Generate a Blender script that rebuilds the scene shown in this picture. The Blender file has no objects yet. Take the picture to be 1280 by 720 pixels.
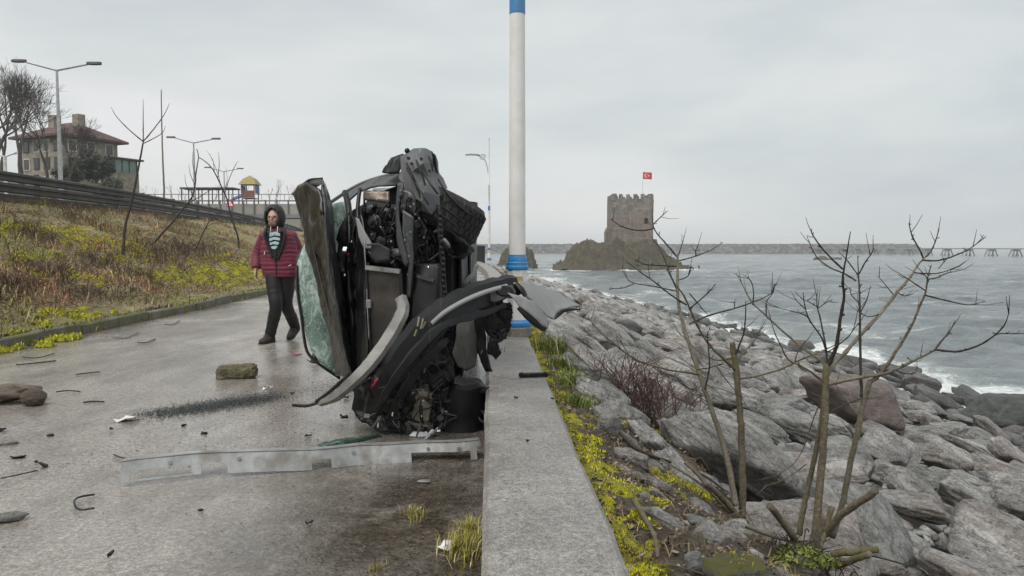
import bpy, bmesh, math, random
import numpy as np
from mathutils import Vector, Matrix, Quaternion, noise as mnoise

random.seed(7); np.random.seed(7)
scene = bpy.context.scene
R = math.radians

# ------------------------------------------------------------------ camera
CAM_Z = 1.25                       # metres above the wet road
F, CX, CY = 925.0, 640.0, 360.0    # focal length and centre in photo pixels (1280 x 720)
PITCH = math.atan(52.0 / F)
cam = bpy.data.cameras.new('camera'); cam_o = bpy.data.objects.new('camera', cam)
scene.collection.objects.link(cam_o)
cam.sensor_width = 36.0; cam.lens = F / 1280.0 * 36.0
cam.clip_start = 0.05; cam.clip_end = 9000
cam_o.location = (0, 0, CAM_Z); cam_o.rotation_euler = (R(90) - PITCH, 0, 0)
scene.camera = cam_o

# ------------------------------------------------------------------ sky, sun, exposure
SUN_ELEV, SUN_AZ = 58.0, 215.0
world = bpy.data.worlds.new('World'); scene.world = world; world.use_nodes = True
wn, wl = world.node_tree.nodes, world.node_tree.links
wn.clear()
w_out = wn.new('ShaderNodeOutputWorld'); w_bg = wn.new('ShaderNodeBackground')
w_bg.inputs['Strength'].default_value = 0.1
sky = wn.new('ShaderNodeTexSky'); sky.sky_type = 'NISHITA'; sky.sun_disc = False
sky.sun_elevation = R(SUN_ELEV); sky.sun_rotation = R(SUN_AZ); sky.dust_density = 3.0
tc = wn.new('ShaderNodeTexCoord'); mp = wn.new('ShaderNodeMapping')
mp.inputs['Scale'].default_value = (1.0, 1.0, 3.2); mp.inputs['Location'].default_value = (0.3, 0.0, 0.4)
wl.new(tc.outputs['Generated'], mp.inputs['Vector'])
n1 = wn.new('ShaderNodeTexNoise'); n1.inputs['Scale'].default_value = 1.7; n1.inputs['Detail'].default_value = 5; n1.inputs['Roughness'].default_value = 0.52
n1.inputs['Distortion'].default_value = 0.25
wl.new(mp.outputs['Vector'], n1.inputs['Vector'])
cr = wn.new('ShaderNodeValToRGB')
cr.color_ramp.elements[0].position = 0.34; cr.color_ramp.elements[0].color = (0.535, 0.575, 0.61, 1)
cr.color_ramp.elements[1].position = 0.66; cr.color_ramp.elements[1].color = (0.78, 0.775, 0.78, 1)
e = cr.color_ramp.elements.new(0.48); e.color = (0.64, 0.68, 0.675, 1)
wl.new(n1.outputs['Fac'], cr.inputs['Fac'])
vm = wn.new('ShaderNodeVectorMath'); vm.operation = 'SCALE'; vm.inputs['Scale'].default_value = 7.5
wl.new(cr.outputs['Color'], vm.inputs[0])
mx = wn.new('ShaderNodeMix'); mx.data_type = 'RGBA'; mx.inputs['Factor'].default_value = 0.93
wl.new(sky.outputs['Color'], mx.inputs[6]); wl.new(vm.outputs['Vector'], mx.inputs[7])
wl.new(mx.outputs[2], w_bg.inputs['Color']); wl.new(w_bg.outputs['Background'], w_out.inputs['Surface'])

sun = bpy.data.lights.new('sun', 'SUN'); sun_o = bpy.data.objects.new('sun', sun)
scene.collection.objects.link(sun_o)
sun.energy = 1.5; sun.angle = R(45); sun.color = (1.0, 0.97, 0.93)
sd = Vector((math.sin(R(SUN_AZ)) * math.cos(R(SUN_ELEV)), math.cos(R(SUN_AZ)) * math.cos(R(SUN_ELEV)), math.sin(R(SUN_ELEV))))
sun_o.rotation_euler = sd.to_track_quat('Z', 'Y').to_euler(); sun_o.location = (0, 0, 30)

scene.view_settings.view_transform = 'Standard'; scene.view_settings.look = 'None'
scene.view_settings.exposure = 0.55; scene.view_settings.gamma = 1.0
scene.render.engine = 'CYCLES'
scene.cycles.use_denoising = True
scene.cycles.max_bounces = 8; scene.cycles.diffuse_bounces = 3; scene.cycles.glossy_bounces = 3
scene.cycles.transparent_max_bounces = 12; scene.cycles.volume_bounces = 4
scene.cycles.caustics_reflective = False; scene.cycles.caustics_refractive = False

# ------------------------------------------------------------------ helpers
COL = scene.collection

def ray(px, py):
    a = (px - CX) / F; b = -(py - CY) / F
    c, s = math.cos(PITCH), math.sin(PITCH)
    return Vector((a, c + s * b, -s + c * b))

def P(px, py, Y):                  # the point seen at a photo pixel, Y metres ahead
    d = ray(px, py); t = Y / d.y
    return Vector((d.x * t, d.y * t, CAM_Z + d.z * t))

def G(px, py, z=0.0):              # the point seen at a photo pixel, on level z
    d = ray(px, py); t = (z - CAM_Z) / d.z
    return Vector((d.x * t, d.y * t, z))

def hit(px, py, hf, y0=1.5, y1=140.0):   # first point on terrain hf(x, y) seen at a photo pixel
    y = y0
    while y < y1:
        p = P(px, py, y)
        if p.z <= hf(p.x, p.y): return Vector((p.x, p.y, hf(p.x, p.y)))
        y += 0.03 * max(1.0, y / 6)
    return P(px, py, y1)

def catmull(pts, x):
    if x <= pts[0][0]:
        (x0, y0), (x1, y1) = pts[0], pts[1]; return y0 + (y1 - y0) * (x - x0) / (x1 - x0)
    if x >= pts[-1][0]:
        (x0, y0), (x1, y1) = pts[-2], pts[-1]; return y1 + (y1 - y0) * (x - x1) / (x1 - x0)
    for i in range(len(pts) - 1):
        if pts[i][0] <= x <= pts[i + 1][0]: break
    x0, y0 = pts[i]; x1, y1 = pts[i + 1]
    h = x1 - x0; t = (x - x0) / h
    def m(k):
        if k == 0: return (pts[1][1] - pts[0][1]) / (pts[1][0] - pts[0][0])
        if k == len(pts) - 1: return (pts[k][1] - pts[k - 1][1]) / (pts[k][0] - pts[k - 1][0])
        return (pts[k + 1][1] - pts[k - 1][1]) / (pts[k + 1][0] - pts[k - 1][0])
    t2, t3 = t * t, t * t * t
    return (2*t3 - 3*t2 + 1) * y0 + (t3 - 2*t2 + t) * h * m(i) + (-2*t3 + 3*t2) * y1 + (t3 - t2) * h * m(i + 1)

def sstep(a, b, x):
    t = min(1.0, max(0.0, (x - a) / (b - a))); return t * t * (3 - 2 * t)

def nz(x, y, z=0.0, o=4):
    return mnoise.fractal(Vector((x, y, z)), 1.0, 2.0, o)

def tag(o, label=None, cat=None, group=None, kind=None):
    if label: o['label'] = label
    if cat: o['category'] = cat
    if group: o['group'] = group
    if kind: o['kind'] = kind
    return o

def empty(name, loc, label, cat, group=None, rz=0.0):
    o = bpy.data.objects.new(name, None); COL.objects.link(o)
    o.empty_display_size = 0.1
    o.location = loc; o.rotation_euler = (0, 0, rz)
    return tag(o, label, cat, group)

def world_loc(o):
    v = Vector((0, 0, 0))
    while o is not None:
        v += o.location; o = o.parent
    return v

def copy_tree(o, parent=None):
    c = o.copy(); COL.objects.link(c); c.parent = parent
    for ch in list(o.children): copy_tree(ch, c)
    return c

class MB:                          # collects simple shapes; build() links them as ONE mesh object
    def __init__(s): s.v = []; s.f = []
    def add(s, verts, faces):
        k = len(s.v); s.v += [tuple(v) for v in verts]; s.f += [tuple(i + k for i in f) for f in faces]; return s
    def box(s, c, size, M=None, bev=0.0):
        c = Vector(c); x, y, z = [d / 2 for d in size]
        if bev > 0:
            b = min(bev, x * .9, y * .9, z * .9); vs = []; 
            bm = bmesh.new(); bmesh.ops.create_cube(bm, size=1.0)
            for v in bm.verts: v.co = Vector((v.co.x * 2 * x, v.co.y * 2 * y, v.co.z * 2 * z))
            bmesh.ops.bevel(bm, geom=bm.edges[:], offset=b, segments=1, profile=0.5, affect='EDGES')
            vs = [v.co.copy() for v in bm.verts]; bm.verts.index_update()
            fs = [[v.index for v in f.verts] for f in bm.faces]; bm.free()
        else:
            vs = [Vector((i, j, k)) for i in (-x, x) for j in (-y, y) for k in (-z, z)]
            fs = [(0,1,3,2), (4,6,7,5), (0,4,5,1), (2,3,7,6), (0,2,6,4), (1,5,7,3)]
        if M is not None: vs = [M @ v for v in vs]
        return s.add([c + v for v in vs], fs)
    def bar(s, p, q, w, h, up=(0, 0, 1)):
        p, q = Vector(p), Vector(q); d = (q - p).normalized(); up = Vector(up)
        a = d.cross(up)
        if a.length < 1e-4: a = d.cross(Vector((1, 0, 0)))
        a.normalize(); b = a.cross(d)
        vs = [e + a * (i * w / 2) + b * (j * h / 2) for e in (p, q) for i, j in ((-1,-1), (1,-1), (1,1), (-1,1))]
        return s.add(vs, [(3,2,1,0), (4,5,6,7), (0,1,5,4), (1,2,6,5), (2,3,7,6), (3,0,4,7)])
    def tube(s, pts, r, n=8, cap=True, flat=1.0):
        pts = [Vector(p) for p in pts]; m = len(pts)
        rs = r if isinstance(r, (list, tuple)) else [r] * m
        d0 = (pts[1] - pts[0]).normalized()
        a = d0.orthogonal().normalized(); vs = []
        for i in range(m):
            d = (pts[min(i + 1, m - 1)] - pts[max(i - 1, 0)]).normalized()
            a = (a - d * a.dot(d))
            if a.length < 1e-5: a = d.orthogonal()
            a.normalize(); b = d.cross(a)
            for k in range(n):
                t = 2 * math.pi * k / n
                vs.append(pts[i] + a * (rs[i] * math.cos(t)) + b * (rs[i] * flat * math.sin(t)))
        fs = [(i*n + k, i*n + (k+1) % n, (i+1)*n + (k+1) % n, (i+1)*n + k) for i in range(m - 1) for k in range(n)]
        if cap: fs += [tuple(range(n - 1, -1, -1)), tuple((m-1)*n + k for k in range(n))]
        return s.add(vs, fs)
    def lathe(s, c, prof, n=20, M=None):        # prof: list of (radius, z), closed at both ends
        c = Vector(c); vs = []
        for r_, z in prof:
            for k in range(n):
                t = 2 * math.pi * k / n; v = Vector((r_ * math.cos(t), r_ * math.sin(t), z))
                vs.append(c + (M @ v if M is not None else v))
        m = len(prof)
        fs = [(i*n + k, i*n + (k+1) % n, (i+1)*n + (k+1) % n, (i+1)*n + k) for i in range(m - 1) for k in range(n)]
        fs += [tuple(range(n - 1, -1, -1)), tuple((m-1)*n + k for k in range(n))]
        return s.add(vs, fs)
    def loft(s, rings, cap=True):               # rings: lists of equally many points
        n = len(rings[0]); vs = [v for r_ in rings for v in r_]; m = len(rings)
        fs = [(i*n + k, i*n + (k+1) % n, (i+1)*n + (k+1) % n, (i+1)*n + k) for i in range(m - 1) for k in range(n)]
        if cap: fs += [tuple(range(n - 1, -1, -1)), tuple((m-1)*n + k for k in range(n))]
        return s.add(vs, fs)
    def ball(s, c, r, n=10, m=7):
        rx, ry, rz = r if isinstance(r, (tuple, list)) else (r, r, r)
        rings = []
        for i in range(m):
            ph = -math.pi / 2 + math.pi * (i + 0.35) / (m - 0.3)
            rings.append([Vector(c) + Vector((rx * math.cos(ph) * math.cos(2*math.pi*k/n), ry * math.cos(ph) * math.sin(2*math.pi*k/n), rz * math.sin(ph))) for k in range(n)])
        return s.loft(rings)
    def prism(s, poly, off):                    # polygon (3D points) extruded by vector off
        poly = [Vector(p) for p in poly]; off = Vector(off); n = len(poly)
        vs = poly + [p + off for p in poly]
        fs = [tuple(range(n - 1, -1, -1)), tuple(range(n, 2 * n))] + [(k, (k+1) % n, n + (k+1) % n, n + k) for k in range(n)]
        return s.add(vs, fs)
    def build(s, name, mat, parent=None, smooth=False, loc=None):
        off = world_loc(parent) if parent is not None else Vector(loc if loc is not None else (0, 0, 0))
        me = bpy.data.meshes.new(name)
        me.from_pydata([(v[0] - off.x, v[1] - off.y, v[2] - off.z) for v in s.v], [], s.f); me.update()
        if smooth: me.shade_smooth()
        me.materials.append(mat)
        o = bpy.data.objects.new(name, me); COL.objects.link(o)
        if parent is not None: o.parent = parent
        else: o.location = off
        return o

def recalc(o):
    bm = bmesh.new(); bm.from_mesh(o.data); bmesh.ops.recalc_face_normals(bm, faces=bm.faces); bm.to_mesh(o.data); bm.free(); return o

def mesh_np(name, V, Fc, mat, parent=None, smooth=False, cols=None, loc=(0, 0, 0)):
    V = np.asarray(V, dtype=np.float32); Fc = np.asarray(Fc, dtype=np.int32)
    me = bpy.data.meshes.new(name); k = Fc.shape[1]
    me.vertices.add(len(V)); me.vertices.foreach_set('co', V.ravel())
    me.loops.add(Fc.size); me.loops.foreach_set('vertex_index', Fc.ravel())
    me.polygons.add(len(Fc)); me.polygons.foreach_set('loop_start', np.arange(0, Fc.size, k, dtype=np.int32))
    me.polygons.foreach_set('loop_total', np.full(len(Fc), k, dtype=np.int32))
    me.update(calc_edges=True); me.validate()
    if smooth: me.shade_smooth()
    if cols is not None:
        a = me.color_attributes.new('Col', 'FLOAT_COLOR', 'POINT')
        c4 = np.ones((len(V), 4), dtype=np.float32); c4[:, :3] = cols
        a.data.foreach_set('color', c4.ravel())
    me.materials.append(mat)
    o = bpy.data.objects.new(name, me); COL.objects.link(o); o.location = loc
    if parent is not None: o.parent = parent
    return o

def grid_faces(nu, nv):
    i, j = np.meshgrid(np.arange(nu - 1), np.arange(nv - 1), indexing='ij')
    a = i * nv + j
    return np.stack([a, a + nv, a + nv + 1, a + 1], axis=-1).reshape(-1, 4)

def sheet(poly, name, mat, parent, thick=0.012, cut=0.05, amp=0.012, freq=5.0, seed=0, smooth=True, hf=0.0, crease=0.0):
    """crumpled sheet metal: polygon of 3D points, finely divided, dented, given thickness"""
    off = world_loc(parent) if parent is not None else Vector((0, 0, 0))
    bm = bmesh.new(); vs = [bm.verts.new(Vector(p) - off) for p in poly]
    bm.faces.new(vs); bmesh.ops.triangulate(bm, faces=bm.faces[:], quad_method='BEAUTY', ngon_method='BEAUTY')
    for _ in range(6):
        es = [e_ for e_ in bm.edges if e_.calc_length() > cut]
        if not es: break
        bmesh.ops.subdivide_edges(bm, edges=es, cuts=1)
        bmesh.ops.triangulate(bm, faces=bm.faces[:])
    bmesh.ops.beautify_fill(bm, faces=bm.faces[:], edges=[e_ for e_ in bm.edges if not e_.is_boundary])
    sv = Vector((seed * 3.7, seed * 1.3, seed * 2.1)); bm.normal_update()
    for v in bm.verts:
        n_ = mnoise.noise_vector(v.co * freq + sv); v.co += n_ * amp
        if crease: v.co += v.normal * ((abs(mnoise.noise(v.co * freq * .9 + sv)) + .6 * abs(mnoise.noise(v.co * freq * 2.1 - sv)) - .35) * -crease)
        if hf: v.co += mnoise.noise_vector(v.co * freq * 4.5 + sv) * hf
    me = bpy.data.meshes.new(name); bm.to_mesh(me); bm.free()
    if smooth: me.shade_smooth()
    me.materials.append(mat)
    o = bpy.data.objects.new(name, me); COL.objects.link(o)
    if parent is not None: o.parent = parent
    m = o.modifiers.new('thickness', 'SOLIDIFY'); m.thickness = thick; m.offset = 0.0
    return o

# ------------------------------------------------------------------ materials
class NT:
    def __init__(s, name):
        s.m = bpy.data.materials.new(name); s.m.use_nodes = True
        s.n = s.m.node_tree.nodes; s.l = s.m.node_tree.links
        s.b = s.n['Principled BSDF']; s.out = s.n['Material Output']
        s._tc = None
    def co(s, kind='Object'):
        if s._tc is None: s._tc = s.n.new('ShaderNodeTexCoord')
        return s._tc.outputs[kind]
    def pos(s):
        return s.n.new('ShaderNodeNewGeometry').outputs['Position']
    def mapv(s, v, scale=(1, 1, 1), rot=(0, 0, 0), loc=(0, 0, 0)):
        m = s.n.new('ShaderNodeMapping'); s.l.new(v, m.inputs['Vector'])
        m.inputs['Scale'].default_value = scale; m.inputs['Rotation'].default_value = rot; m.inputs['Location'].default_value = loc
        return m.outputs['Vector']
    def noise(s, v, scale, detail=4, rough=0.55, dist=0.0, out='Fac'):
        t = s.n.new('ShaderNodeTexNoise'); t.inputs['Scale'].default_value = scale
        t.inputs['Detail'].default_value = detail; t.inputs['Roughness'].default_value = rough; t.inputs['Distortion'].default_value = dist
        s.l.new(v, t.inputs['Vector']); return t.outputs[out]
    def voro(s, v, scale, feat='F1', out='Distance'):
        t = s.n.new('ShaderNodeTexVoronoi'); t.feature = feat; t.inputs['Scale'].default_value = scale
        s.l.new(v, t.inputs['Vector']); return t.outputs[out]
    def ramp(s, fac, stops):
        t = s.n.new('ShaderNodeValToRGB'); el = t.color_ramp.elements
        while len(el) > 1: el.remove(el[-1])
        for k, (p, c) in enumerate(stops):
            if not isinstance(c, (tuple, list)): c = (c, c, c)
            x = el[0] if k == 0 else el.new(p)
            x.position = p; x.color = (c[0], c[1], c[2], 1)
        s.l.new(fac, t.inputs['Fac']); return t.outputs['Color']
    def mix(s, fac, a, b, mode='MIX'):
        t = s.n.new('ShaderNodeMix'); t.data_type = 'RGBA'; t.blend_type = mode
        for sock, val in ((t.inputs['Factor'], fac), (t.inputs[6], a), (t.inputs[7], b)):
            if isinstance(val, (int, float)):
                sock.default_value = val if sock.type == 'VALUE' else (val, val, val, 1)
            elif isinstance(val, (tuple, list)): sock.default_value = (val[0], val[1], val[2], 1)
            else: s.l.new(val, sock)
        return t.outputs[2]
    def math(s, op, a, b=0.0, c=0.0, clamp=False):
        t = s.n.new('ShaderNodeMath'); t.operation = op; t.use_clamp = clamp
        for k, val in enumerate((a, b, c)):
            if isinstance(val, (int, float)): t.inputs[k].default_value = val
            else: s.l.new(val, t.inputs[k])
        return t.outputs[0]
    def sep(s, v):
        t = s.n.new('ShaderNodeSeparateXYZ'); s.l.new(v, t.inputs[0]); return t.outputs
    def rand(s):
        return s.n.new('ShaderNodeObjectInfo').outputs['Random']
    def attr(s, name):
        t = s.n.new('ShaderNodeAttribute'); t.attribute_name = name; return t.outputs['Color']
    def maprange(s, v, a, b, c=0.0, d=1.0):
        t = s.n.new('ShaderNodeMapRange'); s.l.new(v, t.inputs['Value'])
        t.inputs['From Min'].default_value = a; t.inputs['From Max'].default_value = b
        t.inputs['To Min'].default_value = c; t.inputs['To Max'].default_value = d
        return t.outputs['Result']
    def bump(s, h, strength=0.3, dist=0.01, normal=None):
        t = s.n.new('ShaderNodeBump'); t.inputs['Strength'].default_value = strength; t.inputs['Distance'].default_value = dist
        s.l.new(h, t.inputs['Height'])
        if normal is not None: s.l.new(normal, t.inputs['Normal'])
        return t.outputs['Normal']
    def set(s, color=None, rough=None, metal=None, normal=None, **kw):
        for key, val in (('Base Color', color), ('Roughness', rough), ('Metallic', metal), ('Normal', normal)) + tuple(kw.items()):
            if val is None: continue
            key = key.replace('_', ' ')
            i = s.b.inputs[key]
            if isinstance(val, (int, float)): i.default_value = val
            elif isinstance(val, (tuple, list)): i.default_value = (val[0], val[1], val[2], 1) if i.type == 'RGBA' else val
            else: s.l.new(val, i)
        return s.m

def plain(name, c, rough=0.6, metal=0.0, var=0.25, scale=8.0, bump=0.15, bscale=40.0, bd=0.004, dirt=None, spec=None):
    t = NT(name); v = t.co('Object')
    n_ = t.noise(v, scale, 5, 0.6)
    lo = tuple(x * (1 - var) for x in c); hi = tuple(min(1, x * (1 + var)) for x in c)
    col = t.ramp(n_, [(0.3, lo), (0.7, hi)])
    if dirt is not None:
        d = t.noise(t.mapv(v, (1, 1, 1), loc=(3, 5, 1)), scale * 0.6, 6, 0.65)
        col = t.mix(t.ramp(d, [(0.48, 0.0), (0.66, 0.75)]), col, dirt)
    b = t.noise(v, bscale, 4, 0.6)
    kw = {'Specular_IOR_Level': spec} if spec is not None else {}
    rr = t.maprange(t.noise(v, scale * 2.3, 3), 0.3, 0.7, max(0.02, rough - 0.12), min(1, rough + 0.12))
    return t.set(col, rr, metal, t.bump(b, bump, bd), **kw)
# ================================================================== THE LIE OF THE LAND
SEA_Z = -4.7
WALL_H, WALL_W = 0.30, 0.44
WALLPTS = [(-6, 0.10), (0, -0.03), (8, -0.27), (20, -0.60), (32, -1.2), (52, -3.0), (88, -7.8), (130, -17.0), (200, -38.0), (260, -62.0)]
def xw(y): return catmull(WALLPTS, y)                       # road-side edge of the parapet
def xk(y): return xw(y) - 5.78                              # road edge at the kerb
SHOREPTS = [(-12, 16.5), (10, 17.2), (28.7, 18.1), (36, 18.0), (42, 16.4), (60, 15.2), (89, 9.6), (149, 1.0), (200, -16), (260, -40)]
def xs(y): return catmull(SHOREPTS, y)                      # water's edge

def h_shore(x, y):
    a = xw(y) + WALL_W; s = x - a; W = max(6.0, xs(y) - a)
    if s < 0: return 0.12
    t = s / W
    drop = 5.15 * (0.15 * t + 0.85 * t ** 0.88)
    z = 0.17 - drop * sstep(-0.02, 0.10, t) - 0.10 * sstep(0.25, 0.7, s)
    if t > 1: z -= (s - W) * 0.25
    return z + nz(x * 0.9, y * 0.9, 3.1) * 0.10 * sstep(0.1, 0.8, s)

BANK_W = 8.3
def h_bank(x, y):
    s = xk(y) - 0.16 - x
    if s < 0: return 0.02
    t = min(1.0, s / BANK_W)
    z = 0.13 + 2.42 * (0.72 * t + 0.28 * sstep(0.0, 1.0, t))
    n_ = nz(x * 0.55, y * 0.4, 7.7) * 0.22 + nz(x * 1.8, y * 1.6, 2.7) * 0.09
    return z + n_ * sstep(0.1, 1.2, s) * (1 - 0.8 * sstep(0.85, 1.0, t))

# ------------------------------------------------------------------ materials of the setting
def mat_road():
    t = NT('wet_asphalt'); v = t.pos(); sx = t.sep(v)
    big = t.noise(v, 0.55, 6, 0.66, 0.4); mid = t.noise(t.mapv(v, (1.0, 0.4, 1)), 1.7, 7, 0.7)
    g1 = t.noise(v, 38, 3, 0.7); g2 = t.noise(v, 120, 2, 0.7); cell = t.voro(v, 70); crk = t.noise(v, 9, 7, 0.75)
    base = t.ramp(mid, [(0.30, (0.140, 0.124, 0.108)), (0.5, (0.262, 0.236, 0.207)), (0.70, (0.395, 0.360, 0.322))])
    col = t.mix(0.9, base, t.ramp(g1, [(0.32, 0.60), (0.5, 1.0), (0.66, 1.42)]), 'MULTIPLY')
    col = t.mix(0.9, col, t.ramp(g2, [(0.33, 0.55), (0.5, 1.0), (0.67, 1.45)]), 'MULTIPLY')
    stone = t.math('MULTIPLY', t.ramp(cell, [(0.08, 1.0), (0.34, 0.0)]), t.ramp(t.noise(v, 45, 2), [(0.54, 0.0), (0.60, 0.6)]))
    col = t.mix(stone, col, (0.46, 0.43, 0.39))
    # mud that water has left along the foot of the parapet, damp tongues running over the road
    foot = t.maprange(sx[0], -1.9, -0.6, 0.0, 1.0); nearby = t.maprange(sx[1], 5.6, 4.1, 0.0, 1.0)
    mud = t.math('MULTIPLY', t.math('MULTIPLY', foot, nearby), t.ramp(t.noise(v, 2.6, 7, 0.72, 0.5), [(0.30, 0.25), (0.54, 1.0)]))
    damp = t.ramp(t.noise(t.mapv(v, (1.0, 0.55, 1), loc=(4, 1, 0)), 0.9, 8, 0.72, 0.6), [(0.50, 0.0), (0.66, 0.55)])
    col = t.mix(damp, col, t.mix(1.0, col, (0.42, 0.38, 0.34), 'MULTIPLY'))
    mudc = t.mix(0.9, t.ramp(crk, [(0.3, (0.022, 0.018, 0.013)), (0.7, (0.085, 0.068, 0.050))]), t.ramp(g1, [(0.32, 0.5), (0.66, 1.6)]), 'MULTIPLY')
    col = t.mix(mud, col, mudc)
    pud = t.math('ADD', t.ramp(big, [(0.36, 0.0), (0.52, 1.0)]), t.ramp(crk, [(0.35, -0.25), (0.75, 0.25)]))
    pool = t.math('MULTIPLY', t.maprange(sx[0], -0.95, -0.45), t.maprange(sx[1], 4.3, 5.0))
    rough = t.math('SUBTRACT', t.maprange(pud, 0.0, 1.0, 0.36, 0.09), t.math('MULTIPLY', pool, 0.3))
    h = t.math('ADD', t.math('MULTIPLY', cell, -0.8), t.math('ADD', t.math('MULTIPLY', g1, 0.9), t.math('MULTIPLY', crk, 0.9)))
    return t.set(col, t.math('MAXIMUM', rough, 0.05), 0.0, t.bump(h, 0.34, 0.005), Specular_IOR_Level=0.65)

def mat_concrete(name, lo, hi, wet=0.45, speck=True, moss=None):
    t = NT(name); v = t.pos()
    mid = t.noise(v, 2.3, 6, 0.65, 0.2); fine = t.noise(v, 190, 2, 0.7); blot = t.noise(v, 14, 5, 0.7)
    col = t.ramp(mid, [(0.28, lo), (0.72, hi)])
    col = t.mix(0.75, col, t.ramp(blot, [(0.3, 0.74), (0.7, 1.12)]), 'MULTIPLY')
    if speck:
        col = t.mix(0.9, col, t.ramp(fine, [(0.34, 0.50), (0.5, 1.0), (0.66, 1.5)]), 'MULTIPLY')
        col = t.mix(0.8, col, t.ramp(t.noise(v, 55, 3, 0.7), [(0.33, 0.55), (0.5, 1.0), (0.67, 1.4)]), 'MULTIPLY')
        pits = t.voro(v, 60); col = t.mix(t.ramp(pits, [(0.10, 0.45), (0.26, 0.0)]), col, (0.42, 0.39, 0.35))
    if name.startswith('parapet'):
        ck = t.math('ABSOLUTE', t.math('SUBTRACT', t.noise(v, 1.6, 6, 0.6, 0.8), 0.5))
        col = t.mix(t.math('MULTIPLY', t.ramp(ck, [(0.0, 0.8), (0.007, 0.0)]), t.ramp(t.noise(v, 0.9, 3), [(0.50, 0.0), (0.56, 1.0)])), col, (0.05, 0.046, 0.04))
        col = t.mix(t.ramp(t.noise(t.mapv(v, loc=(7, 2, 0)), 0.8, 8, 0.72, 0.7), [(0.50, 0.0), (0.64, 0.55)]), col, t.mix(1.0, col, (0.55, 0.53, 0.50), 'MULTIPLY'))
    if moss is not None:
        m = t.noise(v, 3.1, 6, 0.7); col = t.mix(t.ramp(m, [(0.44, 0.0), (0.60, 0.9)]), col, moss)
    h = t.math('ADD', fine, t.math('MULTIPLY', blot, 1.4))
    return t.set(col, t.maprange(mid, 0.3, 0.7, wet - 0.14, wet + 0.18), 0, t.bump(h, 0.45, 0.006))

def mat_soil(name, stops, bscale=22, rough=0.9):
    t = NT(name); v = t.pos()
    a = t.noise(v, 1.1, 7, 0.68, 0.4); b = t.noise(v, bscale, 6, 0.72)
    col = t.ramp(a, stops); col = t.mix(0.9, col, t.ramp(b, [(0.28, 0.35), (0.52, 1.0), (0.75, 1.6)]), 'MULTIPLY')
    return t.set(col, rough, 0, t.bump(b, 0.9, 0.05))

def mat_rock():
    t = NT('shore_rock'); v = t.co('Object'); w = t.pos(); rnd = t.rand()
    streak = t.noise(t.mapv(v, (1.3, 2.4, 4.6), rot=(0.15, 0.1, 0.1)), 1.05, 9, 0.76, 0.3)
    blot = t.noise(w, 1.8, 7, 0.7); grain = t.noise(w, 34, 5, 0.75); pat = t.noise(w, 0.5, 4, 0.6)
    crack = t.math('ABSOLUTE', t.math('SUBTRACT', t.noise(t.mapv(v, (1.0, 1.8, 3.0)), 1.5, 7, 0.65, 0.6), 0.5))
    col = t.ramp(streak, [(0.28, (0.11, 0.106, 0.100)), (0.40, (0.235, 0.229, 0.219)), (0.52, (0.36, 0.353, 0.34)), (0.68, (0.53, 0.523, 0.51))])
    tint = t.ramp(t.math('FRACT', t.math('ADD', rnd, t.math('MULTIPLY', pat, 0.9))),
                  [(0.05, (0.58, 0.60, 0.58)), (0.25, (1.0, 0.985, 0.96)), (0.42, (0.74, 0.65, 0.60)), (0.58, (1.18, 1.18, 1.17)), (0.74, (0.46, 0.455, 0.45)), (0.92, (0.90, 0.89, 0.87))])
    col = t.mix(0.85, col, tint, 'MULTIPLY')
    col = t.mix(0.75, col, t.ramp(blot, [(0.3, 0.58), (0.50, 1.0), (0.72, 1.2)]), 'MULTIPLY')
    col = t.mix(0.85, col, t.ramp(grain, [(0.30, 0.48), (0.5, 1.0), (0.68, 1.5)]), 'MULTIPLY')
    col = t.mix(t.ramp(crack, [(0.0, 0.85), (0.018, 0.0)]), col, (0.03, 0.028, 0.026))
    col = t.mix(t.ramp(t.noise(w, 1.9, 6, 0.7), [(0.62, 0.0), (0.74, 0.5)]), col, (0.20, 0.155, 0.095))
    z = t.sep(w)[2]
    wet = t.maprange(t.math('ADD', z, t.math('MULTIPLY', pat, 1.6)), SEA_Z + 2.9, SEA_Z + 1.3, 0.0, 1.0)   # spray keeps the lowest stones dark
    col = t.mix(t.math('MULTIPLY', wet, 0.82), col, (0.028, 0.028, 0.027))
    h = t.math('ADD', t.math('MULTIPLY', streak, 2.6), t.math('ADD', t.math('MULTIPLY', blot, 1.2), t.math('MULTIPLY', grain, 0.6)))
    h = t.math('ADD', h, t.ramp(crack, [(0.0, -0.5), (0.03, 0.0)]))
    return t.set(col, t.maprange(wet, 0, 1, 0.55, 0.25), 0, t.bump(h, 0.7, 0.045), Specular_IOR_Level=0.4)

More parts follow.
